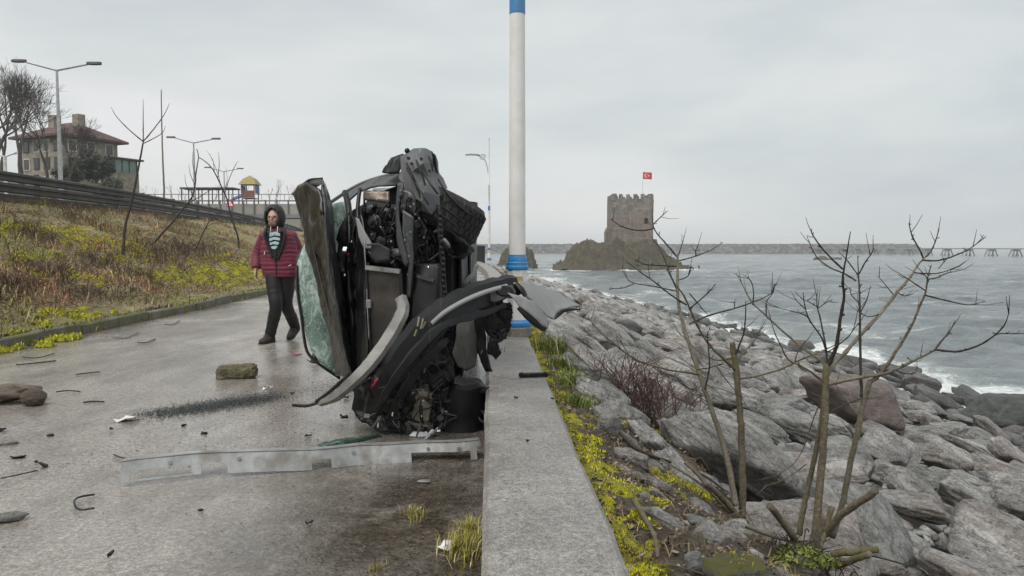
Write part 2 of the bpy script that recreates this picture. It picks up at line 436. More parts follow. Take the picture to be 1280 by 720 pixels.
def mat_sea():
    t = NT('sea_water'); v = t.pos(); f = t.sep(t.attr('Col'))
    w1 = t.noise(t.mapv(v, (0.35, 1.0, 1), rot=(0, 0, R(20))), 0.75, 6, 0.66, 0.5)
    w2 = t.noise(t.mapv(v, (0.6, 1.0, 1), rot=(0, 0, R(-14))), 0.16, 5, 0.6, 0.4)
    w3 = t.noise(t.mapv(v, (0.5, 1.0, 1)), 2.6, 4, 0.65, 0.3)
    h = t.math('ADD', t.math('MULTIPLY', w1, 1.0), t.math('ADD', t.math('MULTIPLY', w2, 2.6), t.math('MULTIPLY', w3, 0.34)))
    lace = t.noise(v, 1.1, 9, 0.78, 1.1)
    cap = t.math('MULTIPLY', t.ramp(w1, [(0.57, 0.0), (0.70, 0.5)]), t.ramp(w2, [(0.46, 0.0), (0.60, 1.0)]))
    fo = t.math('ADD', t.math('MULTIPLY', f[0], 1.1), t.math('MULTIPLY', t.math('SUBTRACT', lace, 0.56), 3.6))
    foam = t.math('MAXIMUM', t.maprange(t.math('MULTIPLY', fo, t.ramp(f[0], [(0.0, 0.0), (0.22, 1.0)])), 0.35, 0.95), cap)
    deep = t.ramp(w2, [(0.3, (0.12, 0.142, 0.150)), (0.7, (0.265, 0.295, 0.30))])
    deep = t.mix(t.math('MULTIPLY', f[0], 0.8), deep, (0.38, 0.43, 0.40))
    col = t.mix(foam, deep, (0.80, 0.82, 0.81))
    return t.set(col, t.maprange(foam, 0, 1, 0.16, 0.75), 0, t.bump(h, 0.9, 0.80), IOR=1.33)

M_road = mat_road()
M_wall = mat_concrete('parapet_concrete', (0.18, 0.169, 0.153), (0.315, 0.298, 0.275), 0.44)
M_kerb = mat_concrete('kerb_concrete', (0.07, 0.064, 0.052), (0.21, 0.195, 0.165), 0.7, moss=(0.10, 0.115, 0.022))
M_soil = mat_soil('bank_soil', [(0.25, (0.12, 0.09, 0.06)), (0.40, (0.29, 0.22, 0.14)), (0.52, (0.22, 0.20, 0.075)), (0.62, (0.37, 0.30, 0.20)), (0.8, (0.22, 0.24, 0.06))])
M_shoresoil = mat_soil('shore_soil', [(0.25, (0.030, 0.024, 0.017)), (0.5, (0.085, 0.068, 0.047)), (0.75, (0.17, 0.145, 0.105))])  # soil colour kept dark to deepen the shade in the boulder gaps
M_rock = mat_rock()
M_sea = mat_sea()
M_hill = mat_soil('hill_turf', [(0.25, (0.035, 0.045, 0.020)), (0.5, (0.075, 0.080, 0.035)), (0.75, (0.12, 0.10, 0.05))], 3.0)
M_asphalt = plain('highway_asphalt', (0.09, 0.09, 0.09), 0.6)

# ------------------------------------------------------------------ ground sheets
ys = np.concatenate([np.arange(-6, 30, 0.5), np.arange(30, 80, 1.0), np.arange(80, 262, 3.0)])
def strip(name, fl, fr, nx, zf, mat, label=None):
    V = []
    for y in ys:
        a, b = fl(y), fr(y)
        for k in range(nx):
            x = a + (b - a) * k / (nx - 1); V.append((x, y, zf(x, y)))
    o = mesh_np(name, V, grid_faces(len(ys), nx)[:, ::-1], mat, smooth=True)
    return tag(o, kind='structure')
road = strip('road', lambda y: xk(y) - 0.4, lambda y: xw(y) + 0.15, 40, lambda x, y: nz(x * 0.5, y * 0.5, 9) * 0.008, M_road)

# the bank between road and highway
V = []; us = np.linspace(0.0, 1.0, 62)
bys = np.concatenate([np.arange(-6, 26, 0.22), np.arange(26, 70, 0.7), np.arange(70, 262, 3.0)])
for y in bys:
    for u in us:
        x = xk(y) - 0.10 - u * (BANK_W + 0.7); V.append((x, y, h_bank(x, y)))
bank = tag(mesh_np('grass_bank', V, grid_faces(len(bys), len(us)), M_soil, smooth=True), kind='structure')

# the shore under the boulders
sys_ = np.concatenate([np.arange(-6, 20, 0.22), np.arange(20, 70, 0.8), np.arange(70, 262, 3.0)])
us = np.concatenate([np.linspace(0, 0.22, 28), np.linspace(0.235, 1.35, 40)])
V = []
for y in sys_:
    a = xw(y) + WALL_W - 0.02; W = max(6, xs(y) - a)
    for u in us:
        x = a + u * W; V.append((x, y, h_shore(x, y) - 0.42 * sstep(0.9, 1.8, u * W) - 0.16 * sstep(1.9, 2.6, u * W)))
shore = tag(mesh_np('rocky_shore', V, grid_faces(len(sys_), len(us))[:, ::-1], M_shoresoil, smooth=True), kind='structure')

# the parapet wall
def wall_ring(y, d=0.0):
    a = xw(y); jag = nz(y * 1.3, 0.0, 5.0) * 0.008; jag2 = nz(y * 1.3, 4.0, 5.0) * 0.012
    b = 0.022
    return [(a + jag, y, -0.3), (a + jag, y, WALL_H - b), (a + b + jag, y, WALL_H), (a + WALL_W * 0.5, y, WALL_H + 0.006),
            (a + WALL_W - b + jag2, y, WALL_H), (a + WALL_W + jag2, y, WALL_H - b), (a + WALL_W + jag2, y, -0.5)]
wys = np.concatenate([np.arange(-6, 14, 0.10), np.arange(14, 60, 0.5), np.arange(60, 262, 2.0)])
m = MB(); m.loft([[Vector(p) for p in wall_ring(y)] for y in wys])
wall = recalc(m.build('parapet_wall', M_wall))
tag(wall, 'long low concrete parapet wall with a flat speckled top between road and rocks', 'wall')

# kerb of separate stones
kerb = bpy.data.objects.new('kerb', None); COL.objects.link(kerb); tag(kerb, kind='structure')
m = MB(); m.box((0, 0, 0), (0.17, 0.985, 0.34), bev=0.018)
ks0 = m.build('kerb_stone', M_kerb, kerb)
y = 3.0; k = 0
while y < 62:
    o = ks0 if k == 0 else ks0.copy()
    if k: COL.objects.link(o); o.parent = kerb
    dx = xk(y + 0.5) - xk(y - 0.5)
    o.location = (xk(y) - 0.085 + random.uniform(-.012, .012), y, -0.012 + random.uniform(-.028, .018)); o.rotation_euler = (random.uniform(-.012, .012), random.uniform(-.05, .03), -math.atan2(dx, 1) + random.uniform(-.012, .012))
    y += 1.0; k += 1
m = MB(); 
for y in np.arange(62, 250, 2.0): m.bar((xk(y) - .085, y, .03), (xk(y + 2) - .085, y + 2, .03), .17, .34)
o = m.build('far_kerb_run', M_kerb, kerb)

# ------------------------------------------------------------------ highway, hill, sea
hx = lambda y: xk(y) - BANK_W - 0.75 - 0.055 * max(0, y - 30)          # highway's near edge
HW_Z = 2.55
V = []; hys = np.concatenate([np.arange(-10, 120, 4.0), np.arange(120, 262, 8.0)])
for y in hys:
    for u in np.linspace(0, 1, 8): V.append((hx(y) - u * 16.5, y, HW_Z))
tag(mesh_np('highway', V, grid_faces(len(hys), 8), M_asphalt), kind='structure')

def h_hill(x, y):
    far = hx(y) - 16.0
    s = far - x
    base = HW_Z + 0.02
    z = base + 5.0 * sstep(0.5, 11, s) + 3.9 * sstep(14, 30, s) * (1 - 0.55 * sstep(110, 190, y)) + 9 * sstep(40, 160, s)
    z += nz(x * 0.06, y * 0.06, 1) * 1.2 * sstep(2, 20, s)
    w = sstep(30, 15, math.hypot(x + 62, (y - 108) / 1.2)) * sstep(1, 9, s)          # the knoll under the old house
    return z + max(0, 9.4 - z) * w
V = []; gy = np.arange(-20, 420, 5.0); gs = np.concatenate([np.linspace(0, 45, 24), np.linspace(50, 260, 20)])
for y in gy:
    for s in gs:
        x = hx(y) - 16.2 - s; V.append((x, y, h_hill(x, y)))
tag(mesh_np('hill', V, grid_faces(len(gy), len(gs)), M_hill, smooth=True), kind='structure')

# the ground that carries everything (sea bed and land below), one sheet to the horizon
V = [(-2500, -600, -7.5), (2600, -600, -7.5), (2600, 3400, -7.5), (-2500, 3400, -7.5)]
tag(mesh_np('sea_bed', V, [[0, 1, 2, 3]], M_shoresoil), kind='structure')

ISLE = dict(cx=29.3, cy=192.0)
FOAM_ROCKS = [(29.3, 190, 19.5, 14), (1.6, 199, 6, 5), (215, 520, 16, 9), (150, 470, 10, 6)]
def sea_foam(x, y):
    d = x - xs(y); s = 0.0
    wob = nz(x * 0.12, y * 0.12, 4) * 2.6 + nz(y * .35, 3, 8) * 1.4
    reach = 3.6 + 0.030 * max(0, y - 25) + 2.4 * sstep(34, 24, y)
    s = 1.0 - sstep(0.15, 1.0, (d + wob) / reach)
    s = max(s, 0.62 * (1 - sstep(0.2, 1.0, abs(d - 9 - wob * 1.5 + nz(x * .05, y * .05, 2) * 4) / 2.4)) * sstep(-.15, .25, nz(x * .07, y * .05, 12)))
    for cx_, cy_, rx, ry in FOAM_ROCKS:
        q = math.hypot((x - cx_) / rx, (y - cy_) / ry)
        s = max(s, 0.85 * (1 - sstep(0.95, 1.16 + 0.10 * nz(x * .2, y * .2, 6), q)))
    q = math.hypot((x - 150) / 90, (y - 480) / 9.0); s = max(s, 0.75 * (1 - sstep(0.5, 1.0, q + nz(x * .03, y * .1, 5) * .4)))
    return s
def sea_h(x, y):
    k = 1.0 - 0.75 * sstep(140, 420, y)
    a = nz(x * 0.085 + y * 0.02, y * 0.21, 0.0, 3) * 0.50 + nz(x * 0.28, y * 0.55, 4.0, 3) * 0.30
    return a * k
sx = np.concatenate([np.arange(-60, 8, 2.0), np.arange(8, 60, 0.65), np.arange(60, 140, 2.2), np.geomspace(142, 2500, 60)])
sy = np.concatenate([np.arange(-30, 14, 2.0), np.arange(14, 70, 0.5), np.arange(70, 150, 1.0), np.arange(150, 330, 2.5), np.geomspace(332, 3300, 60)])
V = []; C = []
for x in sx:
    for y in sy:
        V.append((x, y, SEA_Z + sea_h(x, y))); f_ = sea_foam(x, y) if y < 560 and x < 320 else 0.0; C.append((f_, f_, f_))
tag(mesh_np('sea', V, grid_faces(len(sx), len(sy)), M_sea, smooth=True, cols=C), kind='structure')
# ================================================================== ROCKS
def rock_mesh(name, seed, sub=4, dims=(1.0, 0.7, 0.45), n_planes=13, amp=0.035, round_=26.0, mat=None):
    rg = random.Random(seed)
    bm = bmesh.new(); bmesh.ops.create_icosphere(bm, subdivisions=sub, radius=1.0)
    planes = []
    for k in range(n_planes):
        z = rg.uniform(-1, 1); a = rg.uniform(0, 2 * math.pi); q = math.sqrt(1 - z * z)
        planes.append((Vector((q * math.cos(a), q * math.sin(a), z)), rg.uniform(0.60, 0.98)))
    planes += [(Vector((0, 0, 1)), rg.uniform(.62, .78)), (Vector((rg.uniform(-.25, .25), rg.uniform(-.25, .25), -1)).normalized(), .75)]
    sv = Vector((seed * 1.7, seed * 0.9, seed * 2.3))
    for v in bm.verts:
        d = v.co.normalized(); acc = 0.0
        for n_, dist in planes:
            c = d.dot(n_)
            if c > 0.05: acc += math.exp(-round_ * dist / c)
        r_ = -math.log(acc + 1e-30) / round_
        p = d * max(0.25, min(1.25, r_))
        f_ = mnoise.fractal(p * 2.2 + sv, 0.85, 2.0, 7) * amp
        wv = p.z * 4.2 + p.y * .8 + 1.1 * mnoise.fractal(p * 1.3 + sv, 1.0, 2.0, 2); fr = wv - math.floor(wv)
        lay = mnoise.fractal(Vector((p.x * 0.9, p.y * 2.6, p.z * 6.0)) + sv, 1.0, 2.0, 4) * amp * 0.8 + amp * 1.15 * (fr ** 3 if fr < .93 else (1 - fr) / .07 * .8) * max(0.0, 1 - abs(d.z)) 
        p = p + d * (f_ + lay)
        v.co = Vector((p.x * dims[0], p.y * dims[1], p.z * dims[2]))
    me = bpy.data.meshes.new(name); bm.to_mesh(me); bm.free(); me.shade_smooth(); me.materials.append(mat or M_rock)
    return me

masters = [rock_mesh('boulder', 11 + i, 5, (1.0, random.uniform(.66, .92), random.uniform(.52, .82)), amp=0.05, round_=random.choice((45, 60, 90))) for i in range(14)]
lows = []
for i in range(6):
    me = rock_mesh('low_boulder', 41 + i, 2, (1.0, .72, .48), amp=0.05)
    lows.append((np.array([v.co[:] for v in me.vertices]), np.array([p.vertices[:] for p in me.polygons]))); bpy.data.meshes.remove(me)

def proj(p):
    c, s = math.cos(PITCH), math.sin(PITCH)
    y, z = p[1], p[2] - CAM_Z
    d = y * c - z * s; u = y * s + z * c
    if d < 0.3: return None
    return (CX + F * p[0] / d, CY - F * u / d, d)

# things singled out in the photograph, kept clear of other boulders
KEEP = []
def clear_of(x, y, r_):
    return all((x - a) ** 2 + (y - b) ** 2 > (r_ * 0.75 + c) ** 2 for a, b, c in KEEP)

rg = random.Random(5)
SAPLING_SPOTS = [(hit(1014, 700, h_shore).x, hit(1014, 700, h_shore).y, .22), (hit(926, 646, h_shore).x, hit(926, 646, h_shore).y, .15), (hit(880, 700, h_shore).x, hit(880, 700, h_shore).y, .25)]
cells = {}; rocks = []; level = {}
def try_place(x, y, r_, over=0.74):
    ci, cj = int(x // 1.7), int(y // 1.7)
    for i in range(ci - 1, ci + 2):
        for j in range(cj - 1, cj + 2):
            for (a, b, c) in cells.get((i, j), ()):
                if (a - x) ** 2 + (b - y) ** 2 < ((c + r_) * over) ** 2: return False
    cells.setdefault((ci, cj), []).append((x, y, r_)); rocks.append((x, y, r_)); return True
def t_of(x, y):
    a = xw(y) + WALL_W; return (x - a) / max(6, xs(y) - a)
for (r0, r1, tries, over, y_hi, lv) in ((0.26, 0.50, 15000, 1.12, 170, 0), (0.15, 0.25, 24000, 1.05, 90, 1), (0.10, 0.17, 20000, .95, 34, 2), (0.05, 0.09, 9000, .95, 14, 3)):
    for _ in range(tries):
        y = 1.5 + (y_hi - 1.5) * rg.random() ** 1.6; a = xw(y) + WALL_W; W = xs(y) - a
        u = rg.random(); x = a + W * 1.04 * u; s = x - a
        g_ = 1 + .7 * sstep(25, 90, y) + .35 * sstep(.6, .95, u)      # the largest blocks lie low and far along
        r_ = rg.uniform(r0, r1) * g_
        if s < 0.18 + r_ * 1.25: continue
        if y < 4.3 and s < .85 + 0.2 * nz(y, 0, 3) and r_ > .12: continue
        if any((x - a_) ** 2 + (y - b_) ** 2 < (q_ + r_) ** 2 for a_, b_, q_ in SAPLING_SPOTS): continue
        if try_place(x, y, r_, over): level[(x, y)] = (lv, g_)
def t_of(x, y):
    a = xw(y) + WALL_W; return (x - a) / max(6, xs(y) - a)

def rock_matrix(x, y, r_, rr):
    e_ = 0.25
    n_ = Vector((-(h_shore(x + e_, y) - h_shore(x - e_, y)) / (2 * e_), -(h_shore(x, y + e_) - h_shore(x, y - e_)) / (2 * e_), 1)).normalized()
    n_ = (n_ + Vector((rr.gauss(0.10, .22), rr.gauss(-0.05, .22), 0))).normalized()
    ang = rr.gauss(-0.35, 0.6) + (math.pi if rr.random() < .5 else 0)
    xa = Vector((math.cos(ang), math.sin(ang), 0)); xa = (xa - n_ * xa.dot(n_)).normalized(); ya = n_.cross(xa)
    M = Matrix((xa, ya, n_)).transposed().to_4x4()
    sc = Matrix.Diagonal((r_ * rr.uniform(1.08, 1.38), r_ * rr.uniform(.95, 1.15), r_ * rr.uniform(.9, 1.25), 1))
    lv = level[(x, y)][0]; s_ = x - xw(y) - WALL_W; z = h_shore(x, y) + (.20 * r_, -.06, -.14, -.03)[lv] * (1 if lv == 0 else sstep(.5, 1.6, s_)) - .10 * r_ * (1 - sstep(.4, 1.2, s_))
    if t_of(x, y) > .86: z += 0.42 * r_
                      # the lowest course heaps up at the water
    return Matrix.Translation((x, y, z)) @ M @ sc
seen = []
for (x, y, r_) in rocks:
    q = proj((x, y, h_shore(x, y)))
    sz = -1.0
    if q and -60 < q[0] < 1340 and q[1] < 790: sz = r_ * F / q[2]
    seen.append((sz, x, y, r_))
seen.sort(reverse=True)
V_, F_, nv = [], [], 0
for k, (sz, x, y, r_) in enumerate(seen):
    rr = random.Random(k * 13 + 1); M = rock_matrix(x, y, r_, rr)
    if k < 300 and sz > 0:
        o = bpy.data.objects.new('boulder', masters[rr.randrange(14)]); COL.objects.link(o); o.parent = shore; o.matrix_local = M
    else:
        A, B = lows[rr.randrange(6)]
        A4 = np.c_[A, np.ones(len(A))] @ np.array(M).T
        V_.append(A4[:, :3]); F_.append(B + nv); nv += len(A)
o = mesh_np('boulder_field', np.concatenate(V_), np.concatenate(F_), M_rock, parent=shore, smooth=True); o['kind'] = 'stuff'

# ---- singled-out stones on the shore
def mat_rock2(name, stops, moss=None):
    t = NT(name); v = t.co('Object'); w = t.pos()
    a = t.noise(t.mapv(v, (1, 2.4, 4)), 2.4, 7, 0.7, .3); g = t.noise(v, 36, 4, .7)
    col = t.mix(.8, t.ramp(a, stops), t.ramp(g, [(.3, .6), (.5, 1), (.7, 1.35)]), 'MULTIPLY')
    if moss is not None:
        up = t.n.new('ShaderNodeNewGeometry').outputs['Normal']; z = t.sep(up)[2]
        f_ = t.ramp(t.math('ADD', t.math('MULTIPLY', z, .55), t.noise(v, 3.5, 7, .75)), [(.86, 0.0), (1.06, 1.0)])
        col = t.mix(f_, col, t.mix(t.noise(v, 30, 3), moss, tuple(c * .45 for c in moss)))
    return t.set(col, .6, 0, t.bump(t.math('ADD', t.math('MULTIPLY', a, 2), g), .8, .03))
M_rockred = mat_rock2('reddish_rock', [(.3, (.06, .05, .048)), (.55, (.17, .135, .12)), (.75, (.26, .215, .20))])
M_rockdark = mat_rock2('dark_wet_rock', [(.3, (.028, .03, .027)), (.55, (.075, .08, .072)), (.75, (.16, .17, .155))])
M_rockmoss = mat_rock2('mossy_rock', [(.3, (.05, .048, .04)), (.6, (.15, .14, .12)), (.8, (.24, .23, .21))], moss=(.17, .16, .03))
def lone(name, px, py, wpx, dims, seed, mat, label, rz=0.0, tilt=(0, 0), lift=0.3, hf=h_shore, cat='boulder', smooth=True, **kw):
    p = hit(px, py, hf); q = proj(p); r_ = wpx / 2 * q[2] / F
    me = rock_mesh(name, seed, 4, dims, mat=mat, **kw)
    o = bpy.data.objects.new(name, me); COL.objects.link(o)
    o.location = p + Vector((0, 0, lift * r_)); o.scale = (r_, r_, r_); o.rotation_euler = (tilt[0], tilt[1], rz)
    return tag(o, label, cat)
lone('boulder', 1066, 530, 128, (1, .7, .56), 101, M_rockred, 'big rounded reddish grey boulder lying on pale slabs behind the bare saplings', rz=-.5, tilt=(.1, .2), lift=.50, round_=13.0)
lone('boulder', 1258, 545, 120, (1, .8, .62), 102, M_rockdark, "large dark greenish boulder with a peaked top at the water's edge beyond the saplings", rz=.3, lift=.45)
lone('stone', 979, 514, 20, (.8, .7, 1.0), 103, M_rockdark, 'small squared dark stone sitting alone on a pale slab', lift=.55, cat='stone')
lone('boulder', 786, 424, 44, (1, .7, .6), 104, M_rockdark, 'dark brown block of rock on pale slabs below the white lamp post', rz=-.3, lift=.5)
o = lone('mossy_boulder', 915, 728, 100, (1, .8, .60), 105, M_rockmoss, 'grey boulder capped with yellow green moss beside the cut stems', rz=.2, lift=.16, amp=.12, round_=11.0)
lone('stone', 866, 716, 36, (.8, .8, 1), 106, M_rock, 'pale split stone wedged upright next to the mossy boulder', lift=.5, cat='stone')
lone('stone_block', 759, 540, 42, (.8, .7, .95), 107, M_rock, 'squared grey stone block standing beyond the moss of the parapet wall', rz=.2, lift=.35, cat='stone')
for (px, py, w, s) in ((1150, 470, 60, 111), (1205, 500, 46, 112), (1130, 478, 40, 113), (945, 408, 26, 114), (965, 415, 30, 115), (880, 392, 30, 116), (905, 402, 34, 117), (920, 405, 22, 118), (790, 374, 24, 119), (840, 385, 22, 120), (1010, 440, 36, 121), (1045, 452, 30, 122), (1185, 490, 42, 123), (1095, 466, 34, 124)):
    o = lone('boulder', px, py, w, (1, .8, .62), s, M_rockdark, "dark wet boulder in the row along the water's edge", rz=s, lift=.5)
    o['group'] = "dark wet boulders along the water's edge"
# ================================================================== SEAWARD DISTANCE
M_isle = mat_soil('island_rock', [(0.30, (0.012, 0.010, 0.008)), (0.44, (0.060, 0.048, 0.034)), (0.56, (0.075, 0.066, 0.030)), (0.70, (0.13, 0.10, 0.075))], 0.8)
def islet(name, cx, cy, rx, ry, zf, label, cat='islet', n=120, mrings=44, seed=1):
    V = [(0, 0, zf(0, 0) - SEA_Z)]
    for i in range(1, mrings + 1):
        for k in range(n):
            a = 2 * math.pi * k / n; q = i / mrings
            wob = 1 + 0.16 * nz(math.cos(a) * 1.6, math.sin(a) * 1.6, seed)
            ux, uy = q * math.cos(a) * wob, q * math.sin(a) * wob
            z = zf(ux, uy) + nz(ux * 5, uy * 5, seed + 3) * 1.5 * sstep(.45, .7, q) + (.5 - abs(nz(ux * 11, uy * 11, seed + 5))) * 1.6 * sstep(.5, .72, q) + nz(ux * 30, uy * 30, seed + 8) * (.35 + .8 * sstep(.5, .75, q))
            V.append((ux * rx, uy * ry, z - SEA_Z))
    Fq = [(1 + (i * n) + k, 1 + (i + 1) * n + k, 1 + (i + 1) * n + (k + 1) % n, 1 + i * n + (k + 1) % n) for i in range(mrings - 1) for k in range(n)]
    Ft = [(0, 1 + k, 1 + (k + 1) % n, 0) for k in range(n)]
    me = bpy.data.meshes.new(name); me.from_pydata(V, [], Fq + [f[:3] for f in Ft]); me.update(); me.shade_smooth(); me.materials.append(M_isle)
    o = bpy.data.objects.new(name, me); COL.objects.link(o); o.location = (cx, cy, SEA_Z)
    return tag(recalc(o), label, cat)
def z_isle(ux, uy):
    q = math.hypot(ux, uy)
    top = 2.0 - 4.6 * sstep(.34, .62, ux) - 1.0 * sstep(-.45, -.7, ux)
    return -6.0 + (top + 6.0) * (1 - .72 * sstep(.66, .86, q) - .28 * sstep(.84, 1.02, q))
islet('castle_island', 29.3, 194, 19.6, 13, z_isle, 'low brown rocky island carrying the square stone tower', seed=2)
islet('rock_islet', 1.5, 203, 6.0, 5, lambda ux, uy: -6 + (1.0 + 6) * (1 - sstep(.35, 1.0, math.hypot(ux * .9, uy))), 'rounded brown rock islet in the sea behind the white lamp post', seed=6)
for (px, py, d, rx, h) in ((1028, 327, 330, 4.2, 1.7), (1046, 327, 335, 2.4, .9)):
    p = P(px, py, d); islet('sea_rock', p.x, p.y, rx, 2.5, lambda ux, uy: SEA_Z - .6 + (h + .6) * (1 - sstep(.2, 1.0, math.hypot(ux, uy))), 'small dark rock awash with white surf far out', n=20, mrings=8, seed=9)['group'] = 'rocks awash far out'

# ---- the tower
def mat_masonry(name, c1, c2, mortar, scale, bw=.5, bh=.25, red=None):
    t = NT(name); v = t.co('Object')
    br = t.n.new('ShaderNodeTexBrick'); br.inputs['Scale'].default_value = scale
    br.inputs['Color1'].default_value = (*c1, 1); br.inputs['Color2'].default_value = (*c2, 1); br.inputs['Mortar'].default_value = (*mortar, 1)
    br.inputs['Mortar Size'].default_value = .02; br.inputs['Brick Width'].default_value = bw; br.inputs['Row Height'].default_value = bh
    s = t.sep(v); cb = t.n.new('ShaderNodeCombineXYZ'); t.l.new(t.math('ADD', s[0], s[1]), cb.inputs[0]); t.l.new(s[2], cb.inputs[1])
    t.l.new(cb.outputs[0], br.inputs['Vector'])
    n_ = t.noise(v, .7, 6, .7, .3); st = t.noise(t.mapv(v, (1.6, 1.6, .18)), 1.4, 6, .7)
    col = t.mix(.85, br.outputs['Color'], t.ramp(n_, [(.3, .55), (.55, 1.0), (.75, 1.3)]), 'MULTIPLY')
    if red is not None:
        col = t.mix(t.math('MULTIPLY', t.maprange(s[2], 9.3, 6.8), .38), col, red)
    col = t.mix(t.ramp(st, [(.50, 0.0), (.68, .7)]), col, (.06, .055, .045))
    return t.set(col, .9, 0, t.bump(t.math('ADD', n_, br.outputs['Fac']), .5, .15))
M_tower = mat_masonry('tower_masonry', (.29, .265, .225), (.165, .145, .12), (.075, .065, .055), 1.0, 1.3, .62, red=(.235, .15, .12))
tw = empty('castle_tower', (30.4, 190.5, 1.2), 'square crenellated stone tower on the rocky island with a red flag above', 'tower')
TX0, TX1, TY0, TY1, TZ0, TZ1 = 25.2, 35.7, 187.5, 197.0, 0.6, 13.3
th = 1.1
m = MB()                              # hollow shell with an arched opening in the front
wx, wz, ww, wh = 33.9, 6.9, 1.0, 1.5
m.box(((TX0 + wx - ww/2)/2, TY0 + th/2, (TZ0 + TZ1)/2), (wx - ww/2 - TX0, th, TZ1 - TZ0))
m.box(((TX1 + wx + ww/2)/2, TY0 + th/2, (TZ0 + TZ1)/2), (TX1 - wx - ww/2, th, TZ1 - TZ0))
m.box((wx, TY0 + th/2 + .002, (TZ0 + wz)/2), (ww, th, wz - TZ0)); m.box((wx, TY0 + th/2 + .002, (TZ1 + wz + wh)/2), (ww, th, TZ1 - wz - wh))
m.box(((TX0 + TX1)/2, TY1 - th/2, (TZ0 + TZ1)/2), (TX1 - TX0, th, TZ1 - TZ0))
for x_ in (TX0 + th/2, TX1 - th/2): m.box((x_, (TY0 + TY1)/2, (TZ0 + TZ1)/2), (th, TY1 - TY0 - 2*th, TZ1 - TZ0))
m.build('wall', M_tower, tw)
M_dark = plain('interior_shade_black', (.012, .012, .012), .9)
m = MB(); m.box((wx, TY0 + th - .05, wz + wh/2), (ww + .3, .08, wh + .4)); m.build('window_shade_panel', M_dark, tw)  # black panel behind the opening stands in for the unlit interior
def merlon(x, y, w, h, ax):
    m = MB(); q = w / 2
    if ax == 'x': m.prism([(x - q, y - .45, TZ1 - .02), (x + q, y - .45, TZ1 - .02), (x + q, y - .45, TZ1 + h * .86), (x + q * .2, y - .45, TZ1 + h), (x - q, y - .45, TZ1 + h * .93)], (0, .9, 0))
    else: m.prism([(x - .45, y - q, TZ1 - .02), (x - .45, y + q, TZ1 - .02), (x - .45, y + q, TZ1 + h * .9), (x - .45, y - q, TZ1 + h)], (.9, 0, 0))
    recalc(m.build('merlon', M_tower, tw))
rg2 = random.Random(3)
for yy in (TY0 + .55, TY1 - .55):
    for k in range(6):
        w = 1.25 if k in (0, 5) else .92
        merlon(TX0 + w/2 + .02 + k * (TX1 - TX0 - 1.3) / 5 - (.0 if k < 5 else 0), yy, w, rg2.uniform(.95, 1.35) + (.25 if k in (0, 5) else 0), 'x')
for xx in (TX0 + .55, TX1 - .55):
    for k in range(1, 5): merlon(xx, TY0 + k * (TY1 - TY0) / 5, .95, rg2.uniform(.9, 1.3), 'y')
m = MB()
m.prism([P(757, 304, 189), P(757, 290, 189), P(759.5, 284, 189), P(762.5, 286, 189), P(763.5, 292, 189), P(764, 304, 189)], (0, 3, 0))
tag(recalc(m.build('ruined_wall_stub', M_tower, None)), 'narrow broken stub of masonry leaning at the foot of the tower', 'ruin')
# flag
M_metal = plain('galvanised_metal', (.42, .43, .43), .45, .6, bump=.05)
M_white = plain('white_paint', (.74, .73, .70), .5, 0, var=.08, dirt=(.45, .42, .38), bump=.05)
M_red = plain('flag_red', (.55, .025, .04), .7, 0, var=.08, bump=.03); M_fwhite = plain('flag_white', (.8, .8, .8), .7, 0, var=.04, bump=.03)
fp = P(803.5, 240, 190.0); ft = P(803.5, 215, 190.0)
fl = empty('flag', (fp.x, fp.y, 10.0), 'red flag with white crescent and star flying above the tower', 'flag')
m = MB(); m.tube([(fp.x, fp.y, 10.0), (ft.x, ft.y, ft.z + .25)], [.09, .06], 8); m.build('flag_pole', M_white, fl)
fw, fh = 2.25, 1.75
def fwave(u, v): return Vector((ft.x + .08 + u * fw, ft.y + .16 * math.sin(u * 6.5 + v) * u, ft.z - v * fh - .15 * u))
V = [fwave(i / 16, j / 8) for i in range(17) for j in range(9)]
m = MB(); m.add(V, [tuple(f) for f in grid_faces(17, 9)]); clo = m.build('flag_cloth', M_red, fl, True)
sm = clo.modifiers.new('thickness', 'SOLIDIFY'); sm.thickness = .012
m = MB(); ri, ro = [], []
N = 20
for k in range(N + 1):
    a = R(35) + (2 * math.pi - R(70)) * k / N
    ro.append((.36 + .20 * math.cos(a), .5 - .27 * math.sin(a)))
    ri.append((.405 + .16 * math.cos(a) * 1.0, .5 - .215 * math.sin(a)))
for k in range(N):
    q = [fwave(*ro[k]), fwave(*ro[k + 1]), fwave(*ri[k + 1]), fwave(*ri[k])]
    for side in (-.02, .02): m.add([p + Vector((0, side, 0)) for p in q], [(0, 1, 2, 3)])
sp = []
for k in range(10):
    a = math.pi + math.pi * k / 5; rr = .125 if k % 2 == 0 else .05
    sp.append(fwave(.62 + rr * math.cos(a), .5 - rr * 1.3 * math.sin(a)))
for side in (-.02, .02): m.add([p + Vector((0, side, 0)) for p in sp], [tuple(range(10))])
m.build('crescent_and_star', M_fwhite, fl)

